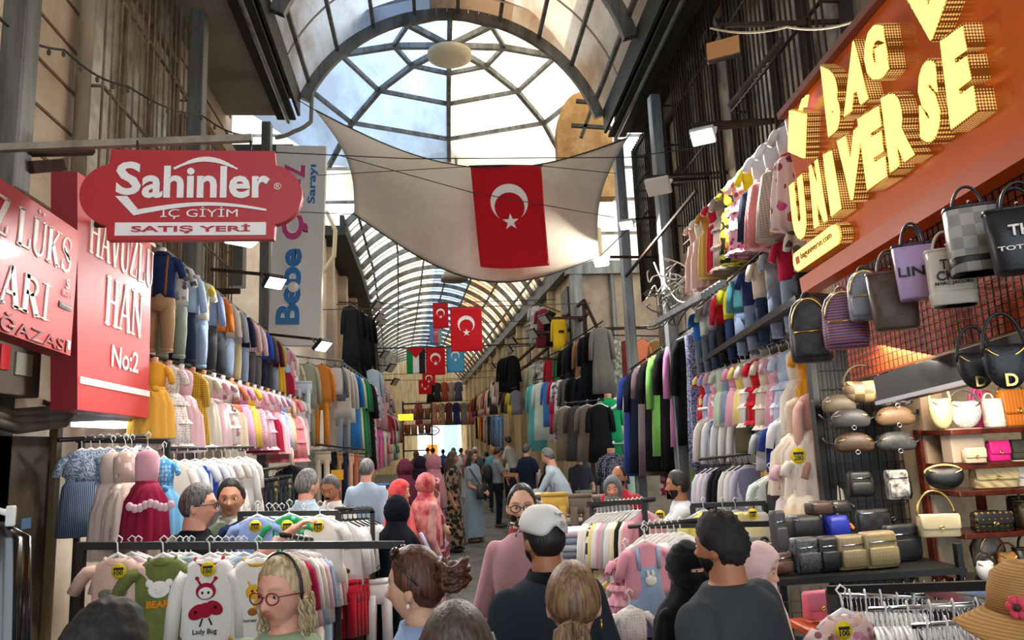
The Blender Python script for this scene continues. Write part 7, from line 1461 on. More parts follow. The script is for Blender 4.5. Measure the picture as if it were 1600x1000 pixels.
for px, py, Y, lb, c, s in ((1250, 622, 4.75, 'champagne tulle party dress with rosette', ('#dcc8ae', '#e4d4c0', .56, .16, 0, 'ht', '#e9dccb'), 1.05), (1272, 614, 4.6, 'blush cardigan over ivory tulle skirt', ('#e0b0a2', '#ead9cc', .58, .16, .26, 'ht', '#efe2d8'), 1.08), (1296, 600, 4.5, 'dusty rose cropped top with pearl chain beside the bags', ('#b5776c', '#b5776c', .36, .05, .08, 'h'), .9), (1306, 640, 4.7, 'grey gauze dress behind the blush cardigan', ('#a9968a', '#b5a598', .52, .12, 0, 'ht', '#bfb2a8'), .8), (1296, 556, 4.5, 'rose pink babydoll top under the black backpack', ('#cf8494', '#cf8494', .30, .06, 0, 'h'), .8),
   (1240, 718, 4.7, 'pale pink and lemon princess gown', ('#e0b4be', '#e8d8d8', .64, .12, .06, 'ht', '#f0e2c0'), 1.02), (1258, 712, 4.55, 'ivory gown with pink rosette', ('#e6dccf', '#eaddc8', .60, .14, .06, 'hts', '#f2dfc4'), 1.02), (1284, 712, 4.5, 'dusty tan gown beside the ivory one', ('#b58a78', '#c09a88', .60, .10, .1, 'h'), .88), (1304, 712, 4.6, 'pale sage gown at the bag stand', ('#b9b0a0', '#c4bcae', .58, .09, .06, 'h'), .85)):
    garment('d', lb, W(px, py, Y), -.1, s, c, None)
price(W(1247, 712, 4.4), '280', .05, 0, 'above the princess gowns')
# ================================================================= the bag shop on the right
M_gold = mat('#d8b464', .25, 1); M_chrome = mat('#c9ccd0', .2, 1); M_mah = mat('#5a2416', .25, 0, 'noise', '#3a140c', 2, coat=.4)
def LM(c, rough=.45):
    if not isinstance(c, str): return c
    q = c.split(); return mat(q[0], rough, 0, q[1] if len(q) > 1 else None, q[2] if len(q) > 2 else None, float(q[3]) if len(q) > 3 else 1, bump=.15, bsc=150)
def bag(kind, label, p, rz, w, h, d, c, trim='#17171a', writing=None, group=None, metal=None, strap=1.0):
    """p: bottom centre"""
    r = thing({'back': 'backpack', 'tote': 'tote_bag', 'flap': 'flap_bag', 'hobo': 'shoulder_bag', 'bum': 'belt_bag', 'mess': 'crossbody_bag', 'case': 'toilet_case', 'bucket': 'bucket_bag'}[kind], label, 'bag', p, rz, group); m, t = LM(c), LM(trim); g = metal or M_gold
    def L(rg, nm, mm, n=30, e=3): return MB().loft([(z*h, 0, y*d, a*w, b*d) for z, y, a, b in rg], n, True, e).build(nm, mm, r)
    def tube(pts, rad, nm, mm, flat=1, n=8): return MB().tube([(x*w, y*d, z*h) for x, y, z in pts], rad, n, True, flat).build(nm, mm, r)
    A = [PI*i/14 for i in range(15)]
    if kind == 'back':
        L([(0, 0, .40, .40), (.04, 0, .48, .48), (.3, 0, .5, .5), (.7, 0, .47, .46), (.88, 0, .38, .38), (.97, 0, .24, .26), (1, 0, .12, .14)], 'body', m); L([(.06, -.42, .36, .2), (.12, -.45, .40, .24), (.42, -.45, .40, .24), (.48, -.42, .36, .18)], 'front_pocket', m)
        tube([(.41*math.cos(a), -.36-.1*math.sin(a), .52+.44*math.sin(a)) for a in A], .004, 'zip', g); tube([(-.36, -.66, .45), (.36, -.66, .45)], .004, 'pocket_zip', g); tube([(.12*math.cos(a), .0, .98+.10*math.sin(a)) for a in A], .008, 'top_handle', t)
        for s in (-1, 1): tube([(s*.2, .4, .92), (s*.3, .8, .6), (s*.3, .55, .1)], .014, 'shoulder_strap', t, .4)
    elif kind in ('tote', 'bucket'):
        top = .5 if kind == 'tote' else .44
        L([(0, 0, .40, .46), (.03, 0, .43, .5), (.5, 0, (.43+top)/2, .46), (1, 0, top, .36), (1.0, 0, top*.95, .30), (.9, 0, top*.93, .28)], 'body', m, 30, 4); L([(.955, 0, top*1.015, .37), (1.005, 0, top*1.02, .37)], 'rim', t, 30, 4)
        if kind == 'bucket': L([(0, 0, .41, .47), (.22, 0, .455, .50), (.24, 0, .44, .49)], 'base_panel', t, 30, 4)
        for s in ((-1, 1) if kind == 'tote' else (1,)): tube([(.26*math.cos(a), s*.3, .95+.42*strap*math.sin(a)) for a in A], .009, 'handle', t, .6)
    elif kind == 'flap':
        L([(0, 0, .46, .44), (.05, 0, .5, .5), (.9, 0, .48, .42), (1, 0, .45, .32)], 'body', m, 30, 5); L([(.34, -.47, .40, .06), (.42, -.50, .48, .07), (.95, -.40, .49, .10), (1.03, -.15, .48, .36)], 'flap', m, 30, 5)
        MB().tube([(w*.06*math.cos(a*2), -d*.58, h*(.44+.06*math.sin(a*2))) for a in A], .004, 6, False).build('clasp', g, r); 
        if strap: tube([(.46*math.cos(a), .1, .95+.6*strap*math.sin(a)) for a in A], .006, 'chain_strap', g)
    elif kind in ('hobo', 'bum'):
        k = .22 if kind == 'hobo' else -.16
        mb = MB(); mb.grid(lambda u, v: Vector(((u-.5)*w, d*.5*math.sin(2*PI*v)*(1-abs(2*u-1)**3)**.5*.95, h*(.5+.5*math.cos(2*PI*v)*(1-abs(2*u-1)**3.2)**.5)+h*k*4*((u-.5)**2)*(1 if math.cos(2*PI*v) > -2 else 0))), 22, 22); mb.build('body', m, r)
        tube([((u-.5)*.86, -.34, .72+k*4*(u-.5)**2*(1)) for u in [i/12 for i in range(13)]], .004, 'zip', g)
        if kind == 'hobo': tube([(.47*math.cos(a), 0, .55+k+.75*strap*math.sin(a)) for a in A], .010, 'shoulder_strap', t, .6)
        else:
            for s in (-1, 1): tube([(s*.46, 0, .4), (s*.62, .3, .5), (s*.68, .6, .75)], .011, 'belt_strap', t, .5)
            MB().tube([(.012*math.cos(a*2), -d*.55, -.012+.012*math.sin(a*2)+h*.1) for a in A], .0025, 6, False).build('ring', M_chrome, r)
    elif kind == 'mess':
        L([(0, 0, .46, .42), (.04, 0, .5, .5), (.9, 0, .5, .5), (1, 0, .45, .40)], 'body', m, 30, 5); L([(.08, -.48, .40, .12), (.12, -.52, .44, .16), (.55, -.52, .44, .16), (.6, -.48, .40, .12)], 'front_pocket', m, 26, 5); tube([(-.4, -.52, .74), (.4, -.52, .74)], .004, 'zip', M_chrome)
        tube([(.5, 0, .9), (.56, -.2, .6), (.54, -.35, .2), (.5, -.2, .02)], .013, 'strap', t, .4)
    elif kind == 'case':
        L([(0, 0, .46, .42), (.1, 0, .5, .5), (.8, 0, .5, .48), (1, 0, .44, .36)], 'body', m, 30, 4); tube([(-.46, -.38, .86), (.46, -.38, .86)], .004, 'zip', M_chrome); tube([(.5, 0, .55), (.62, -.15, .62), (.62, -.35, .5), (.5, -.45, .45)], .011, 'side_handle', t, .5)
    if writing:
        for s_, zz, ww in writing: frontext(r, s_, ww*w, h*(.17 if len(s_) < 8 else .07), M_ink if c[1] > '5' else M_let, 0, zz*h, -d*.50, .02)
    return r
# orange grid wall under the sign
e1 = dirx.normalized(); back = -M0.col[2].to_3d()
GT = BL+back*.16+Vector((0, 0, .02)); GH = .62; gw = thing('grid_wall', 'orange wall panel with black wire grid under the bag shop sign', 'panel', (0, 0, 0))
GT = GT-e1*.05
MB().add([GT+back*.03, GT+e1*2.6+back*.03, GT+e1*2.6+back*.03-Vector((0, 0, GH)), GT+back*.03-Vector((0, 0, GH))], [(0, 1, 2, 3)]).build('orange_panel', mat('#d4500f', .5, bump=.1), gw, False, thick=.02)
wg = MB()
for i in range(66): p = GT+e1*(i*.04); wg.bar(p, p-Vector((0, 0, GH)), .004)
for i in range(17): p = GT-Vector((0, 0, i*GH/16)); wg.bar(p, p+e1*2.6, .004)
wg.build('wire_grid', M_blackm, gw, False)
hd_ = MB(); a = GT-Vector((0, 0, GH+.10)); hd_.bar(a+e1*.42, a+e1*2.6, .16, .13); struct(hd_.build('beam_shop_header', M_black, smooth=False)); struct(MB().bar(a-Vector((0, 0, .07))+e1*.42+back*-.08, a-Vector((0, 0, .07))+e1*2.6+back*-.08, .02, .02).build('trim_shop_header', M_chrome, smooth=False))
rzb = math.atan2(e1.y, e1.x)+PI      # bag fronts look towards the lane
rzb = -PI/2+.55
gB = None
def hung(px, py, x=1.87): return Wx(px, py, x)
for args in (('back', 'black checkered backpack hanging at the lane end of the grid wall', (1272, 566), .21, .33, .12, '#232325 checker #303033 .55', '#161618', None), ('back', 'colourful striped backpack beside the black backpack', (1325, 545), .20, .27, .11, '#a8625a hstripe #3a3f7c 1.2', '#8a5a48', None), ('back', 'blue-grey printed backpack above the striped one', (1357, 500), .15, .22, .10, '#8a8f9c mono #34384a 1.4', '#23252e', None),
   ('tote', 'dark brown canvas tote with gold charm', (1402, 515), .19, .24, .12, '#4a3a30 checker #56443a .5', '#5f4636', None), ('tote', 'lilac tote with dark rim and black capital letters', (1436, 468), .15, .22, .10, '#b49ac6', '#26202a', [('LINE', .48, .85)]), ('bucket', 'cream canvas bucket bag with black capital lettering', (1492, 478), .17, .21, .12, '#cfc6b6', '#cfc6b6', [('THE', .70, .42), ('CKET', .50, .6), ('MARC JACOBS', .36, .7)]),
   ('bucket', 'grey checked drawstring bag with black base and pink strap', (1530, 428), .19, .24, .14, '#a9a6a2 checker #8d8a86 .6', '#1d1c1e', None), ('tote', 'black tote with white lettering at the edge of the shop', (1606, 425), .20, .21, .11, '#15171c', '#15171c', [('THE', .62, .45), ('TOTE BAG', .35, .8)])):
    k, lb, pxy, w, h, d, c, t, wr = args; r = bag(k, lb, hung(*pxy), rzb+.5, w, h, d, c, t, wr); MB().tube([(0, 0, h*1.1), (.02, d, h*1.12), (.10, d+.10, h*1.12)], .005, 6).build('hook', M_chrome, r)
for px, lb, s in ((1530, 'black saddle bag with gold letter hanging from short straps', 1), (1578, 'larger black saddle bag with gold letter nearer the shop edge', 1.15)):
    p = hung(px, 608, 1.84); r = bag('hobo', lb, p, rzb+.6, .115*s, .125*s, .06, '#18181b paisley #2a2a2e 2', '#121214', None, strap=1.3); frontext(r, 'D', .03*s, .035*s, M_gold, .0, .025*s, -.034, .02)
# black display stand with belt bags
sd = thing('display_stand', 'black wire display stand carrying belt bags beside the shop entrance', 'stand', (0, 0, 0)); a = W(1292, 575, 4.25); b = W(1424, 575, 4.25); z0 = .3
MB().box(((a.x+b.x)/2, 4.42, 1.35), (b.x-a.x+.06, .04, 2.1)).build('back_board', mat('#1c1b1c', .5), sd, False); w_ = MB()
for i in range(11): x = a.x+(b.x-a.x)*i/10; w_.bar((x, 4.36, .3), (x, 4.36, 2.38), .006)
for i in range(19): z = .3+i*.115; w_.bar((a.x, 4.36, z), (b.x, 4.36, z), .006)
w_.build('wire_grid', M_blackm, sd, False)
for x in (a.x-.03, b.x+.03): MB().box((x, 4.38, 1.2), (.04, .06, 2.4)).build('upright', M_black, sd, False)
for i, (px, py, c, lb) in enumerate(((1330, 668, '#4a484c mono #2c2a30 1.2', 'grey monogram belt bag'), (1336, 706, '#4d3a2c mono #8a6c46 1.2', 'brown monogram belt bag'), (1397, 634, '#6a6a6e checker #2e2e32 .9', 'grey checked belt bag'), (1400, 664, '#7a6048 mono #4d3826 1.2', 'tan monogram belt bag'), (1402, 704, '#2e2f30 noise #4d4f50 2', 'charcoal belt bag'))):
    bag('bum', lb+', %s on the wire stand' % ('under the checked hobo bag', 'lowest of its column', 'uppermost of its column', 'middle of its column', 'lowest of the outer column')[i], W(px, py, 4.1), -.15, .23, .11, .08, c, '#1a1a1c', None, 'belt bags on the wire stand')
bag('bum', 'olive beige belt bag half hidden behind the checked hobo', W(1312, 645, 4.2), -.2, .2, .11, .08, '#6d6250', '#1a1a1c', None, 'belt bags on the wire stand')
bag('hobo', 'beige checkered hobo bag hanging in front of the wire stand', W(1350, 630, 3.85), -.25, .21, .12, .08, '#a58c66 checker #6d5a42 .5', '#5b4632', None, strap=1.3)
bag('mess', 'plain black crossbody under the belt bags', W(1345, 776, 4.1), -.1, .13, .14, .06, '#1c1c1e', '#141416'); bag('mess', 'white and black patterned crossbody under the belt bags', W(1404, 780, 4.0), -.1, .12, .16, .06, '#c9c5c0 noise #2a2a2c 3', '#141416')
# shop front: marble pillar, back wall, shelves
struct(MB().box((W(1452, 700, 4.2).x, 4.3, 1.35), (.14, .35, 2.7)).build('column_shop', mat('#b9a68c', .3, 0, 'grime', '#8f7c66', 2, coat=.3), smooth=False))
bx = W(1440, 700, 4.6).x; mw_ = mat('#d8c5a4', .35, 0, 'paisley', '#cdb68e', .25, coat=.3); struct(MB().box((bx+.75, 4.75, 1.36), (1.75, .1, 2.72)).build('wall_shop_back', mw_, smooth=False))
sp_ = bpy.data.lights.new('shop_light', 'AREA'); sp_.energy = 22; sp_.size = .6; sp_.color = (1, .88, .7); so = bpy.data.objects.new('shop_light', sp_); COL.objects.link(so); so.location = (2.5, 3.4, 2.25); so.rotation_euler = (.25, 0, 0)
shf = thing('shop_shelf', 'mahogany shelf unit full of handbags inside the bag shop', 'shelf', (0, 0, 0)); x0 = W(1474, 700, 3.9).x+.03; x1 = W(1640, 700, 3.9).x+.1
SZ = [W(1540, y, 3.9).z for y in (668, 722, 764, 830, 905)]
for z in SZ: bevel(MB().box(((x0+x1)/2, 3.99, z-.018), (x1-x0, .26, .03)).build('shelf_board', M_mah, shf, False), .005)
for x in (x0+.015, (x0+x1)/2, x1): MB().box((x, 4.17, (SZ[0]+.0)/2), (.03, .05, SZ[0])).build('upright', M_mah, shf, False)
def onshelf(kind, label, px, k, w, h, d, c, trim='#17171a', strap=1, rz=-.1, dy=0): return bag(kind, label, Vector((W(px, 700, 3.95+dy).x, 3.95+dy, SZ[k])), rz, w, h, d, c, trim, None, None, None, strap)
onshelf('hobo', 'silver sequinned hobo bag on the top shelf', 1515, 0, .19, .15, .08, '#a5a4a2 noise #d9d8d6 9', '#5a545c', .9); onshelf('hobo', 'pale gold hobo bag at the pillar end of the top shelf', 1478, 0, .13, .17, .08, '#d6c48c', '#d9c690', 1.2); onshelf('tote', 'hot pink strappy bag behind the silver hobo', 1536, 0, .12, .14, .06, '#d8327a', '#e0458a', 1.6, dy=.1)
onshelf('bucket', 'white pleated pouch on the top shelf', 1560, 0, .11, .16, .09, '#e0dad2', '#d8d2c8', .6); onshelf('flap', 'orange chevron quilted bag on the top shelf', 1594, 0, .17, .20, .08, '#d07818 stripe #b86410 .8', '#b86410', .4); onshelf('hobo', 'red-pink baguette bag behind the white pouch', 1552, 0, .12, .14, .06, '#c8325a', '#c8325a', 1.0, dy=.14)
tag(bevel(MB().box((W(1505, 700, 3.95).x, 3.95, SZ[1]+.095), (.2, .09, .19)).build('paper_bag', mat('#a59684', .5), None, False), .006), 'grey-brown paper shopping bag on the second shelf', 'bag')
onshelf('flap', 'small beige flap bag before the paper bag', 1520, 1, .12, .08, .05, '#c9b598', '#c9b598', 0, dy=-.08); onshelf('flap', 'fuchsia pink flap bag on the second shelf', 1558, 1, .12, .11, .06, '#d81f80', '#d81f80', 0); onshelf('flap', 'dark olive flap bag at the back of the second shelf', 1598, 1, .16, .11, .06, '#4a4a38', '#4a4a38', 0, dy=.05)
onshelf('flap', 'large cream quilted flap bag on the third shelf', 1545, 2, .25, .13, .09, mat('#d6c08c', .4, pat='quilt', bump=.8), '#d6c08c', 0); onshelf('flap', 'white rounded flap bag at the edge of the third shelf', 1598, 2, .16, .14, .09, '#e4dcc8', '#e4dcc8', 0)
onshelf('flap', 'black and gold letter-pattern bag on the fourth shelf', 1532, 3, .21, .10, .08, '#1d1914 mono #b08c48 .8', '#b08c48', 0, dy=-.04); onshelf('case', 'grey patterned small bag atop the letter-pattern bag', 1528, 3, .14, .09, .07, '#8a8276 noise #2c2822 3', '#2c2822', 1, dy=.1); onshelf('tote', 'brown letter-pattern tote at the edge of the fourth shelf', 1598, 3, .2, .15, .09, '#3a2c1c mono #a58848 .8', '#6d4c2c', 1.0)
onshelf('flap', 'black bag with red bow ornament on the fourth shelf', 1578, 3, .12, .16, .07, '#1c1a1c', '#a82030', .6, dy=.1)
onshelf('tote', 'big black handbag with gold rings on the bottom shelf', 1588, 4, .2, .15, .1, '#17171a', '#17171a', 1.3, dy=-.05); onshelf('back', 'marbled brown backpack on the bottom shelf', 1522, 4, .17, .22, .1, '#6d6156 noise #9c8c7c 2', '#3a2c22', dy=.08); onshelf('hobo', 'tan round bag with stripe on the bottom shelf', 1550, 4, .12, .13, .06, '#a8763c', '#6d3a20', .8, dy=-.03); onshelf('hobo', 'white and black ring bag on the bottom shelf', 1512, 4, .10, .10, .06, '#dcd8d4', '#2c2a2c', .9, dy=-.08)
bag('hobo', 'black soft bag with gold chain hanging by the pillar', W(1478, 765, 3.7), -.2, .20, .11, .09, '#151517', '#d8b464', None, strap=.5); bag('flap', 'cream baguette bag with beaded chain hanging lower by the pillar', W(1468, 838, 3.7), -.2, .20, .11, .08, '#d8c59a', '#d8c59a', None, None, None, 1.9)
# metal table with men's bags
mt = thing('bag_table', 'black metal two-tier stand with rows of mens bags', 'table', (0, 0, 0)); T0 = W(1192, 905, 3.5); T1 = W(1434, 905, 3.9); tz = T0.z; tz2 = W(1280, 845, 3.85).z
MB().box(((T0.x+T1.x)/2, 3.75, tz-.02), (T1.x-T0.x, .5, .03)).build('lower_tier', M_black, mt, False); MB().box(((T0.x+T1.x)/2+.05, 3.98, tz2-.015), (T1.x-T0.x-.12, .3, .025)).build('upper_tier', M_black, mt, False)
for x in (T0.x+.02, T1.x-.02):
    for y in (3.52, 3.98): MB().box((x, y, tz2/2), (.03, .03, tz2)).build('leg', M_black, mt, False)
w_ = MB()
for i in range(20): x = T0.x+.02+(T1.x-T0.x-.04)*i/19; w_.bar((x, 3.5, .3), (x, 3.5, tz-.05), .004)
for i in range(16): w_.bar((T0.x, 3.5, .35+.05*i), (T1.x, 3.5, .35+.05*i), .004)
w_.build('front_mesh', M_chrome, mt, False)
def ont(kind, label, px, up, w, h, d, c, trim='#17171a', y=3.62, rz=.15): q = W(px, 880, y); return bag(kind, label, Vector((q.x, y, tz2 if up else tz)), rz, w, h, d, c, trim)
for kind, lb, px, w, h, d, c, t in (('mess', 'small brown checked camera bag at the lane end of the lower tier', 1216, .13, .10, .07, '#5a3a30 checker #6d4a3c .6', '#2a2224'), ('mess', 'grey letter-print crossbody on the lower tier', 1260, .15, .16, .08, '#55555a paisley #26262a 2.4', '#1c1c1e'), ('mess', 'plain black crossbody between the print ones', 1292, .12, .16, .08, '#19191b', '#19191b'), ('mess', 'beige monogram crossbody with red charm', 1328, .16, .16, .08, '#8a7854 mono #574a34 1.4', '#2a2420'), ('mess', 'large beige monogram messenger with dark strap', 1374, .19, .17, .08, '#8c7c56 mono #5d5036 1.4', '#2c2620')):
    ont(kind, lb, px, 0, w, h, d, c, t)
ont('mess', 'flat black document bag at the end of the lower tier', 1412, 0, .2, .18, .05, '#1e1e20', '#1e1e20', 3.75); ont('case', 'big black toilet case on the upper tier', 1262, 1, .19, .13, .12, '#1b1b1d', '#1b1b1d', 3.9); ont('case', 'cobalt blue toilet case with orange strap', 1312, 1, .13, .12, .1, '#2334a8', '#e06a20', 3.88); ont('case', 'dark checked clutch bag leaning on the upper tier', 1372, 1, .21, .13, .06, '#222226 checker #2e2e33 .6', '#1c1c20', 4.0)
q = W(1276, 806, 3.95); bag('case', 'brown checked pouch lying on the big black case', Vector((q.x, 3.92, tz2+.13)), .2, .14, .065, .1, '#4a342a', '#3a2a22'); q = W(1312, 806, 3.98); bag('case', 'grey-black pouch lying behind the brown pouch', Vector((q.x, 3.99, tz2+.125)), .2, .13, .06, .09, '#2c2a2a', '#1c1c1e')
bag('mess', 'grey strapped sling bag hanging at the lane end of the stand', W(1219, 862, 3.5), .3, .07, .19, .05, '#4a4a4c', '#2a2a2c'); bag('back', 'dark backpack behind the brown checked camera bag', W(1200, 905, 3.78), .2, .16, .19, .1, '#26282c', '#1c1c1e')
bag('flap', 'rose pink flap bag in the orange tray below the stand', W(1280, 966, 3.2), .1, .13, .11, .07, '#d86a7c', '#d86a7c', None, None, None, 0)
tag(bevel(MB().box(W(1283, 972, 3.2)-Vector((0, 0, .015)), (.22, .2, .03)).build('display_tray', mat('#c2501c', .5), None, False), .005), 'orange tray holding the rose pink bag', 'tray'); tag(bevel(MB().box(W(1283, 990, 3.2)-Vector((0, 0, .6)), (.3, .24, 1.14)).build('plinth', M_black, None, False), .005), 'dark plinth under the orange tray', 'plinth')
# white hangers on the front rails
fr2 = thing('hanger_rack', 'black rack with three chrome rails crowded with white hangers in front of the bag stand', 'rack', (0, 0, 0))
RL = [((1316, 930, 2.75), (1440, 932, 2.55)), ((1366, 952, 2.45), (1545, 944, 2.25)), ((1432, 978, 2.2), (1590, 966, 2.05))]
MB().bar(W(1296, 922, 2.85), W(1570, 914, 2.3), .03).build('top_bar', M_black, fr2, False); MB().bar(W(1450, 922, 2.7), W(1620, 962, 1.95), .03).build('side_bar', M_chrome, fr2, False)
for a in (W(1298, 922, 2.85), W(1570, 914, 2.3)): MB().bar((a.x, a.y, 0), a, .03).build('upright', M_black, fr2, False)
proto = None; tops = ['#e6ddd8 floral #9a5a6a .9', '#e4e0dc', '#e8d4d4 dots #c06a7a 1', '#dcdad8', '#e6e2e0', '#d8dce2']
for ri, (A_, B_) in enumerate(RL):
    A_ = W(*A_); B_ = W(*B_); MB().tube([A_-(B_-A_)*.05, B_+(B_-A_)*.05], .009, 8).build('rail', M_chrome, fr2)
    for i in range((18, 24, 20)[ri]):
        t = i/((18, 24, 20)[ri]-1); p = A_.lerp(B_, t)-Vector((0, 0, .062))
        if proto is None:
            proto = thing('clothes_hanger', 'white plastic hanger on the crowded chrome rails', 'hanger', p, 1.2, 'white hangers on the chrome rails')
            MB().tube([(-.13, 0, -.06), (-.06, 0, -.022), (0, 0, 0), (.06, 0, -.022), (.13, 0, -.06)], [.005, .008, .009, .008, .005], 6).build('shoulders', M_hgw, proto); MB().tube([(0, 0, 0), (.0, 0, .035), (.014, 0, .05), (0, 0, .064), (-.014, 0, .052)], .0025, 6).build('hook', M_chrome, proto)
            c = proto
        else: c = copy_tree(proto)
        c.location = p; c.rotation_euler = (0, 0, 1.2+R_.uniform(-.12, .12))
    for i in range(5): q = A_.lerp(B_, (i+.5)/5)-Vector((0, 0, .075)); garment('s', '%s baby top, %s on the %s crowded rail of white hangers' % (['floral', 'white', 'rose-dotted', 'pearl', 'ivory'][i], ORD[i], ('back', 'middle', 'front')[ri]), q, 1.2, .95, (tops[(i+ri) % 6], .36, .2, 'w'), None)
garment('r', 'pale pink flowered baby top with a yellow tag at the front rail', W(1318, 962, 2.6), 0, 1.0, ('#e2c4bc floral #c4848a 1.2', '#d8aca4', .2, None)); price(W(1318, 985, 2.5), '100', .03, 0, 'on the pale pink flowered baby top')
tag(MB().ell(W(1540, 930, 2.9), (.09, .08, .045)).ell(W(1552, 938, 2.9), (.06, .07, .05)).build('crumpled_jeans', fab('#24406a', 'denim', '#3d5f90')), 'crumpled blue denim lying at the end of the hanger rack', 'clothes'); tag(MB().box((W(1545, 950, 2.95).x, 2.95, .58), (.4, .3, 1.16)).build('display_block', M_black, None, False), 'dark display block under the crumpled denim', 'block')
# ---- right-hand racks in the middle of the picture
lk = 'white|cream|black-striped white|pale yellow|white|pink|grey|white|yellow-trimmed white|black|ivory|rose'.split('|'); cc = ['#e8e4e0', '#e4dac8', '#e6e2dc stripe #2a2a2c .8', '#e6d888', '#ece8e4', '#e0a8b4', '#b4b0ac', '#eae6e2', '#e8e0b8', '#1d1d20', '#e6dccb', '#d89aa6']
row(W(934, 806, 5.3), W(1004, 800, 4.7), [('s', lk[i]+' baby suit', (cc[i], .42, .26, 'w', ('trousers', cc[(i*5+2) % 12], .30))) for i in range(12)], 'on the black rack before the woman in grey headscarf', 'baby suits on the black rack', .5, 1.05, .1)
row(W(948, 905, 5.0), W(982, 905, 4.8), [('s', lk_+' baby dungarees', (c_, .36, 0, 'w')) for lk_, c_ in (('white and mustard', '#d8b050'), ('mustard', '#d0a032'), ('grey', '#8a8a88'), ('amber', '#d8a83c'))], 'in the lower tier of the black rack', 'dungarees in the lower tier', .4, .95, .1)
rack('black rack carrying the baby suits before the woman in grey headscarf', [W(920, 787, 5.35), W(1008, 784, 4.65)], [W(924, 787, 5.35), W(1006, 784, 4.65)])
row(W(1008, 840, 4.4), W(1064, 836, 4.1), [('s', '%s tee on a white hanger' % lk_, (c_, .34, .12, 'w')) for lk_, c_ in (('white', '#e8e4e0'), ('pearl', '#dcd8d4'), ('pale yellow', '#e6dca0'), ('white', '#eae6e2'), ('pink gingham', '#e0a8b4 check #f0dce0 2'), ('cream', '#e6dcc8'), ('white', '#ece8e4'))], 'behind the denim pinafore set', 'tees behind the denim pinafore', .4, 1.0, .1)
rack('low black rack in front of the white-shirted man', [W(1000, 822, 4.5), W(1216, 818, 4.0)], [W(1002, 822, 4.5), W(1214, 818, 4.0)])
dn = garment('s', 'denim pinafore dress over pink tee with bunny patch on the black rack', W(1008, 848, 4.0), .05, .92, ('#dd9aa8', .30, .13, 'w')); s = .92
MB().loft([(-.13*s, 0, -.004, .085*s, .052*s), (-.24*s, 0, 0, .105*s, .056*s), (-.50*s, 0, 0, .165*s, .085*s, .08, 11)], 48).build('denim_pinafore', fab('#6d8cae', 'denim', '#94aecb'), dn)
for q in (-1, 1): MB().tube([(q*.06*s, -.03*s, -.02*s), (q*.06*s, -.055*s, -.14*s)], .012*s, 6, True, .4).build('shoulder_strap', fab('#6d8cae', 'denim', '#94aecb'), dn)
MB().ell((0, -.062*s, -.20*s), (.035*s, .01, .03*s)).ell((-.015*s, -.062*s, -.165*s), (.009*s, .008, .024*s)).ell((.015*s, -.062*s, -.165*s), (.009*s, .008, .024*s)).build('bunny_patch', C_wh, dn)
garment('d', 'white lace baby dress with crimson lining low beside the niqab', W(985, 950, 3.9), .1, .8, ('#e6e0dc dots #c9c2bc 2', '#e9e3df', .40, .10, .06, 'ht', '#c22a48')); garment('d', 'red baby dress on a white hanger behind the bearded man', W(1162, 862, 3.95), -.1, .9, ('#a81c30', '#a81c30', .4, .09, .06, 'h'))
garment('d', 'pink ruffled baby dress hanging low by the denim pinafore', W(978, 868, 4.3), .1, .8, ('#e0a0b0 floral #c86a80 .9', '#e2a8b6', .42, .07, .06, 'hf'))
for i, (px, c_, lb) in enumerate(((1100, '#e6d878', 'lemon yellow tee'), (1130, '#8d8f88', 'grey tee'), (1150, '#e4dca0', 'pale yellow tee'), (1172, '#e8e0b8', 'cream tee'), (1184, '#dcdcd8', 'pearl tee'))): garment('s', lb+' on the chrome-hook hangers behind the bearded man', W(px, 800, 4.9), R_.uniform(-.3, .3), 1.2, (c_, .36, .14, 'c'), 'yellow tees behind the bearded man')
price(W(1176, 803, 4.8), '100', .035, 0, 'on the pale yellow tees'); price(W(1031, 805, 5.0), '150', .035, 0, 'before the white-shirted man')
rack('black rack of yellow tees behind the bearded man', [W(1080, 790, 4.95), W(1196, 786, 4.9)], [W(1082, 790, 4.95), W(1194, 786, 4.9)])
# ---- folded clothes table
ft = thing('folding_table', 'broad wooden table stacked with folded trousers on the right', 'table', (1.42, 8.6, 0)); MB().box((0, 0, 1.0), (1.15, 2.9, .05)).build('table_top', mat('#6d5a44', .7), ft, False)
for sx in (-1, 1):
    for sy in (-1, 1): MB().box((sx*.5, sy*1.35, .49), (.06, .06, .98)).build('leg', mat('#5a4a38', .7), ft, False)
fc = '#6d5c48 #8d7a60 #4a4540 #b5a68c #6a6660 #3a3634 #c9bda4 #7d7468 #59564e #a5947a #2f2e30 #d8d2c6 #84705a #9a9488'.split(); fn_ = 'umber khaki charcoal sand stone black cream taupe olive-grey camel jet ivory brown ash'.split()
for i in range(28):
    row_, col_ = i//4, i % 4
    for q in range(2+R_.randrange(3)):
        tag(MB().loft([(0, 0, 0, .125, .16), (.035, 0, 0, .132, .17), (.048, 0, 0, .115, .15)], 20, True, 4).build('folded_trousers', fab(fc[(i+q*3) % 14]), None, True, (.98+.29*col_+R_.uniform(-.01, .01), 7.35+.4*row_, 1.027+q*.0485)), '%s folded trousers, %s up in pile %s of row %s on the wooden table' % (fn_[(i+q*3) % 14], ORD[q], ORD[col_], ORD[row_]), 'folded clothes', 'folded trousers on the wooden table')
garment('p', 'mustard trousers hung over the front of the wooden table', W(866, 770, 6.9), 0, 1.15, ('#c9a04a', .42)); garment('p', 'taupe trousers hung beside the mustard ones', W(905, 772, 6.95), 0, 1.1, ('#7a6a5e', .5))
mb = MB(); mb.box((0, 0, .45), (.55, .5, .9)); tag(mb.build('goods_bench', mat('#5a4a3c', .7), None, False, (W(905, 850, 5.9).x, 5.9, 0)), 'low bench under the folded denim', 'bench')
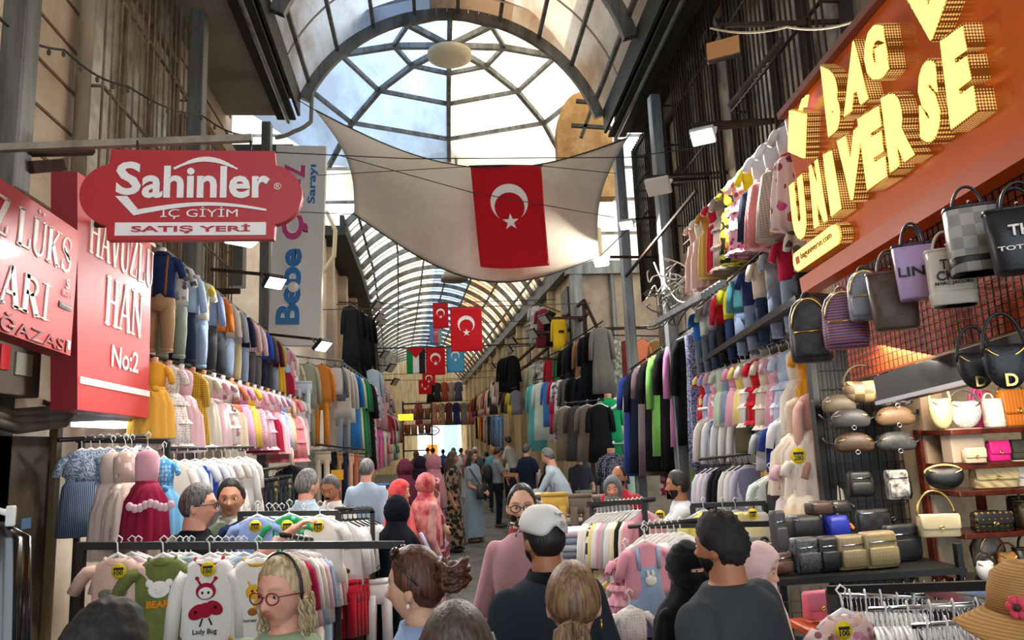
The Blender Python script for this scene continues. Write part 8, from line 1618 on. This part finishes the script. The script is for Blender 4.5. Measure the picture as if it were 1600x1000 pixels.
for i in range(6): tag(MB().loft([(0, 0, 0, .19, .16), (.035, 0, 0, .20, .17), (.048, 0, 0, .18, .15)], 20, True, 4).build('folded_jeans', fab(('#3c4a64', '#7b8aa2', '#2c3244', '#b8bcc6', '#5a6a86', '#d0b4bc')[i], 'denim', '#a9b4c6'), None, True, (W(905, 850, 5.9).x, 5.9, .902+i*.051)), '%s folded jeans in the pile on the low bench, %s from the bottom' % (('indigo', 'stone-washed', 'dark', 'grey-white', 'blue', 'pinkish')[i], ORD[i]), 'folded clothes', 'folded jeans on the low bench')
# folding chair between the passers-by
ch = thing('folding_chair', 'black folding chair with chrome frame behind the bun woman', 'chair', W(722, 950, 2.95), .1); ch.location.z = 0; zt = W(722, 948, 2.95).z
zt = min(zt, 1.15)
for s in (-1, 1): MB().tube([(s*.22, -.30, 0), (s*.22, .10, zt*.62), (s*.21, .16, zt-.03), (s*.17, .165, zt)], .012, 8).build('frame_tube', M_chrome, ch); MB().tube([(s*.20, .28, 0), (s*.20, -.12, zt*.52)], .012, 8).build('leg', M_chrome, ch)
MB().tube([(-.17, .165, zt), (.17, .165, zt)], .012, 8).build('top_tube', M_chrome, ch); bevel(MB().box((0, .165, zt-.10), (.40, .03, .16)).build('backrest', mat('#16181f', .6), ch, False), .012); bevel(MB().box((0, .0, zt*.53), (.40, .38, .03)).build('seat', mat('#16181f', .6), ch, False), .012)
# ---- dark shop front on the left under the red signs
dr = struct(bpy.data.objects.new('door_1', None)); COL.objects.link(dr); md = mat('#5d4c38', .6, .3, 'grime', '#352a1f', 1.6, bump=.2)
MB().box((-2.42, 4.45, 1.02), (.06, .80, 2.05)).build('door_leaf', md, dr, False); MB().box((-2.38, 4.87, 1.05), (.05, .06, 2.1)).build('door_frame', mat('#6d5632', .6), dr, False); MB().box((-2.385, 4.25, .9), (.01, .06, .6)).build('door_plate', md, dr, False)
dk = MB().ell((-2.37, 4.3, 1.35), (.02, .045, .045)).build('door_lock', M_steel, dr)
for z, y in ((1.62, 4.45), (1.45, 4.28), (1.55, 4.6)): MB().box((-2.385, y, z), (.008, .1, .06)).build('sticker', mat('#4f6f8f' if z < 1.6 else '#6d6557', .6), dr, False)
struct(MB().box((-2.55, 3.1, 2.75), (.9, 2.1, .12)).build('ceiling_shop_left', mat('#4a4238', .8), smooth=False)); struct(MB().box((-2.75, 3.4, 1.3), (.08, 1.2, 2.6)).build('wall_shop_left', mat('#3a3129', .85, 0, 'grime', '#241d17', 2), smooth=False))
struct(MB().box((-2.30, 3.70, 1.5), (.16, .16, 3.0)).build('column_shop_left', mat('#8a8174', .6, .3, 'run', '#5f574c'), smooth=False))
for k in range(3): tag(MB().tube([(-2.5, 4.05, 2.28-.05*k), (-2.34+.02*k, 4.30, 2.16-.04*k), (-2.26, 4.7, 2.2-.04*k), (-2.22, 4.95, 2.5-.02*k)], .032, 10).build('conduit', mat('#6d6358', .6, 0, 'run', '#4a4238')), '%s grey conduit of the bundle bending under the red entrance sign' % ('upper', 'middle', 'lower')[k], 'pipe')
mbx = thing('meter_box', 'grey-brown meter box on the wall under the red entrance sign', 'box', (-2.36, 4.15, 2.42)); bevel(MB().box((0, 0, 0), (.22, .5, .34)).build('body', mat('#5f5344', .7, 0, 'grime', '#3d3429', 2), mbx, False), .01); MB().box((.115, -.12, .02), (.01, .08, .13)).build('red_label', M_red, mbx, False); MB().box((.115, .06, .0), (.01, .16, .12)).build('meter_face', mat('#8a8a80', .4), mbx, False)
lt = thing('tube_light', 'bright bluish tube light box under the red entrance sign', 'lamp', W(176, 664, 5.5)); MB().box((0, 0, .04), (.30, .7, .05)).build('housing', M_white, lt, False); MB().box((0, 0, .0), (.25, .66, .03)).build('tube', mat('#d9ecff', emit=3.2), lt, False); MB().bar((-.2, 0, .05), (-.62, 0, .25), .03).build('bracket', M_rust, lt, False)
pb = thing('coat_cover', 'black plastic garment cover hanging from a white clip by the old metal door', 'cover', W(-14, 816, 3.0)); pb.scale = (.8, .8, 1); MB().loft([(0, 0, 0, .06, .03), (-.06, 0, 0, .17, .07, .05, 5), (-.5, 0, 0, .19, .09, .12, 7), (-.95, 0, 0, .2, .1, .15, 9)], 44).build('plastic_cover', mat('#101114', .18, coat=.5), pb); MB().tube([(-.12, 0, .01), (0, 0, .05), (.10, 0, .02)], .012, 8).build('hanger', M_hgw, pb); bevel(MB().box((.09, -.01, .02), (.035, .03, .075)).build('clip', M_hgw, pb, False), .006); MB().tube([(0, 0, .04), (0, .0, .14), (-.25, .2, .16)], .006, 6).build('hook', M_chrome, pb)

for lb, p, e in (('short tube light glowing behind the tulle party dresses', W(1276, 580, 5.0), 14), ('short tube light above the waistcoat sets', W(1140, 640, 6.9), 12), ('tube light over the clothes behind the two salesmen', W(330, 690, 6.6), 14)):
    q = thing('tube_light', lb, 'lamp', p); MB().box((0, 0, .03), (.08, .5, .03)).build('housing', M_white, q, False); MB().tube([(0, -.24, 0), (0, .24, 0)], .014, 8).build('tube', M_glow2, q); MB().bar((0, 0, .03), ((.6 if p.x > 0 else -.55), 0, .12), .02).build('bracket', M_rust, q, False)
    ld = bpy.data.lights.new('tube_glow', 'AREA'); ld.shape = 'RECTANGLE'; ld.size = .08; ld.size_y = .5; ld.energy = e; ld.color = (.93, .97, 1); lo = bpy.data.objects.new('tube_glow', ld); COL.objects.link(lo); lo.parent = q; lo.location = (0, 0, -.03)
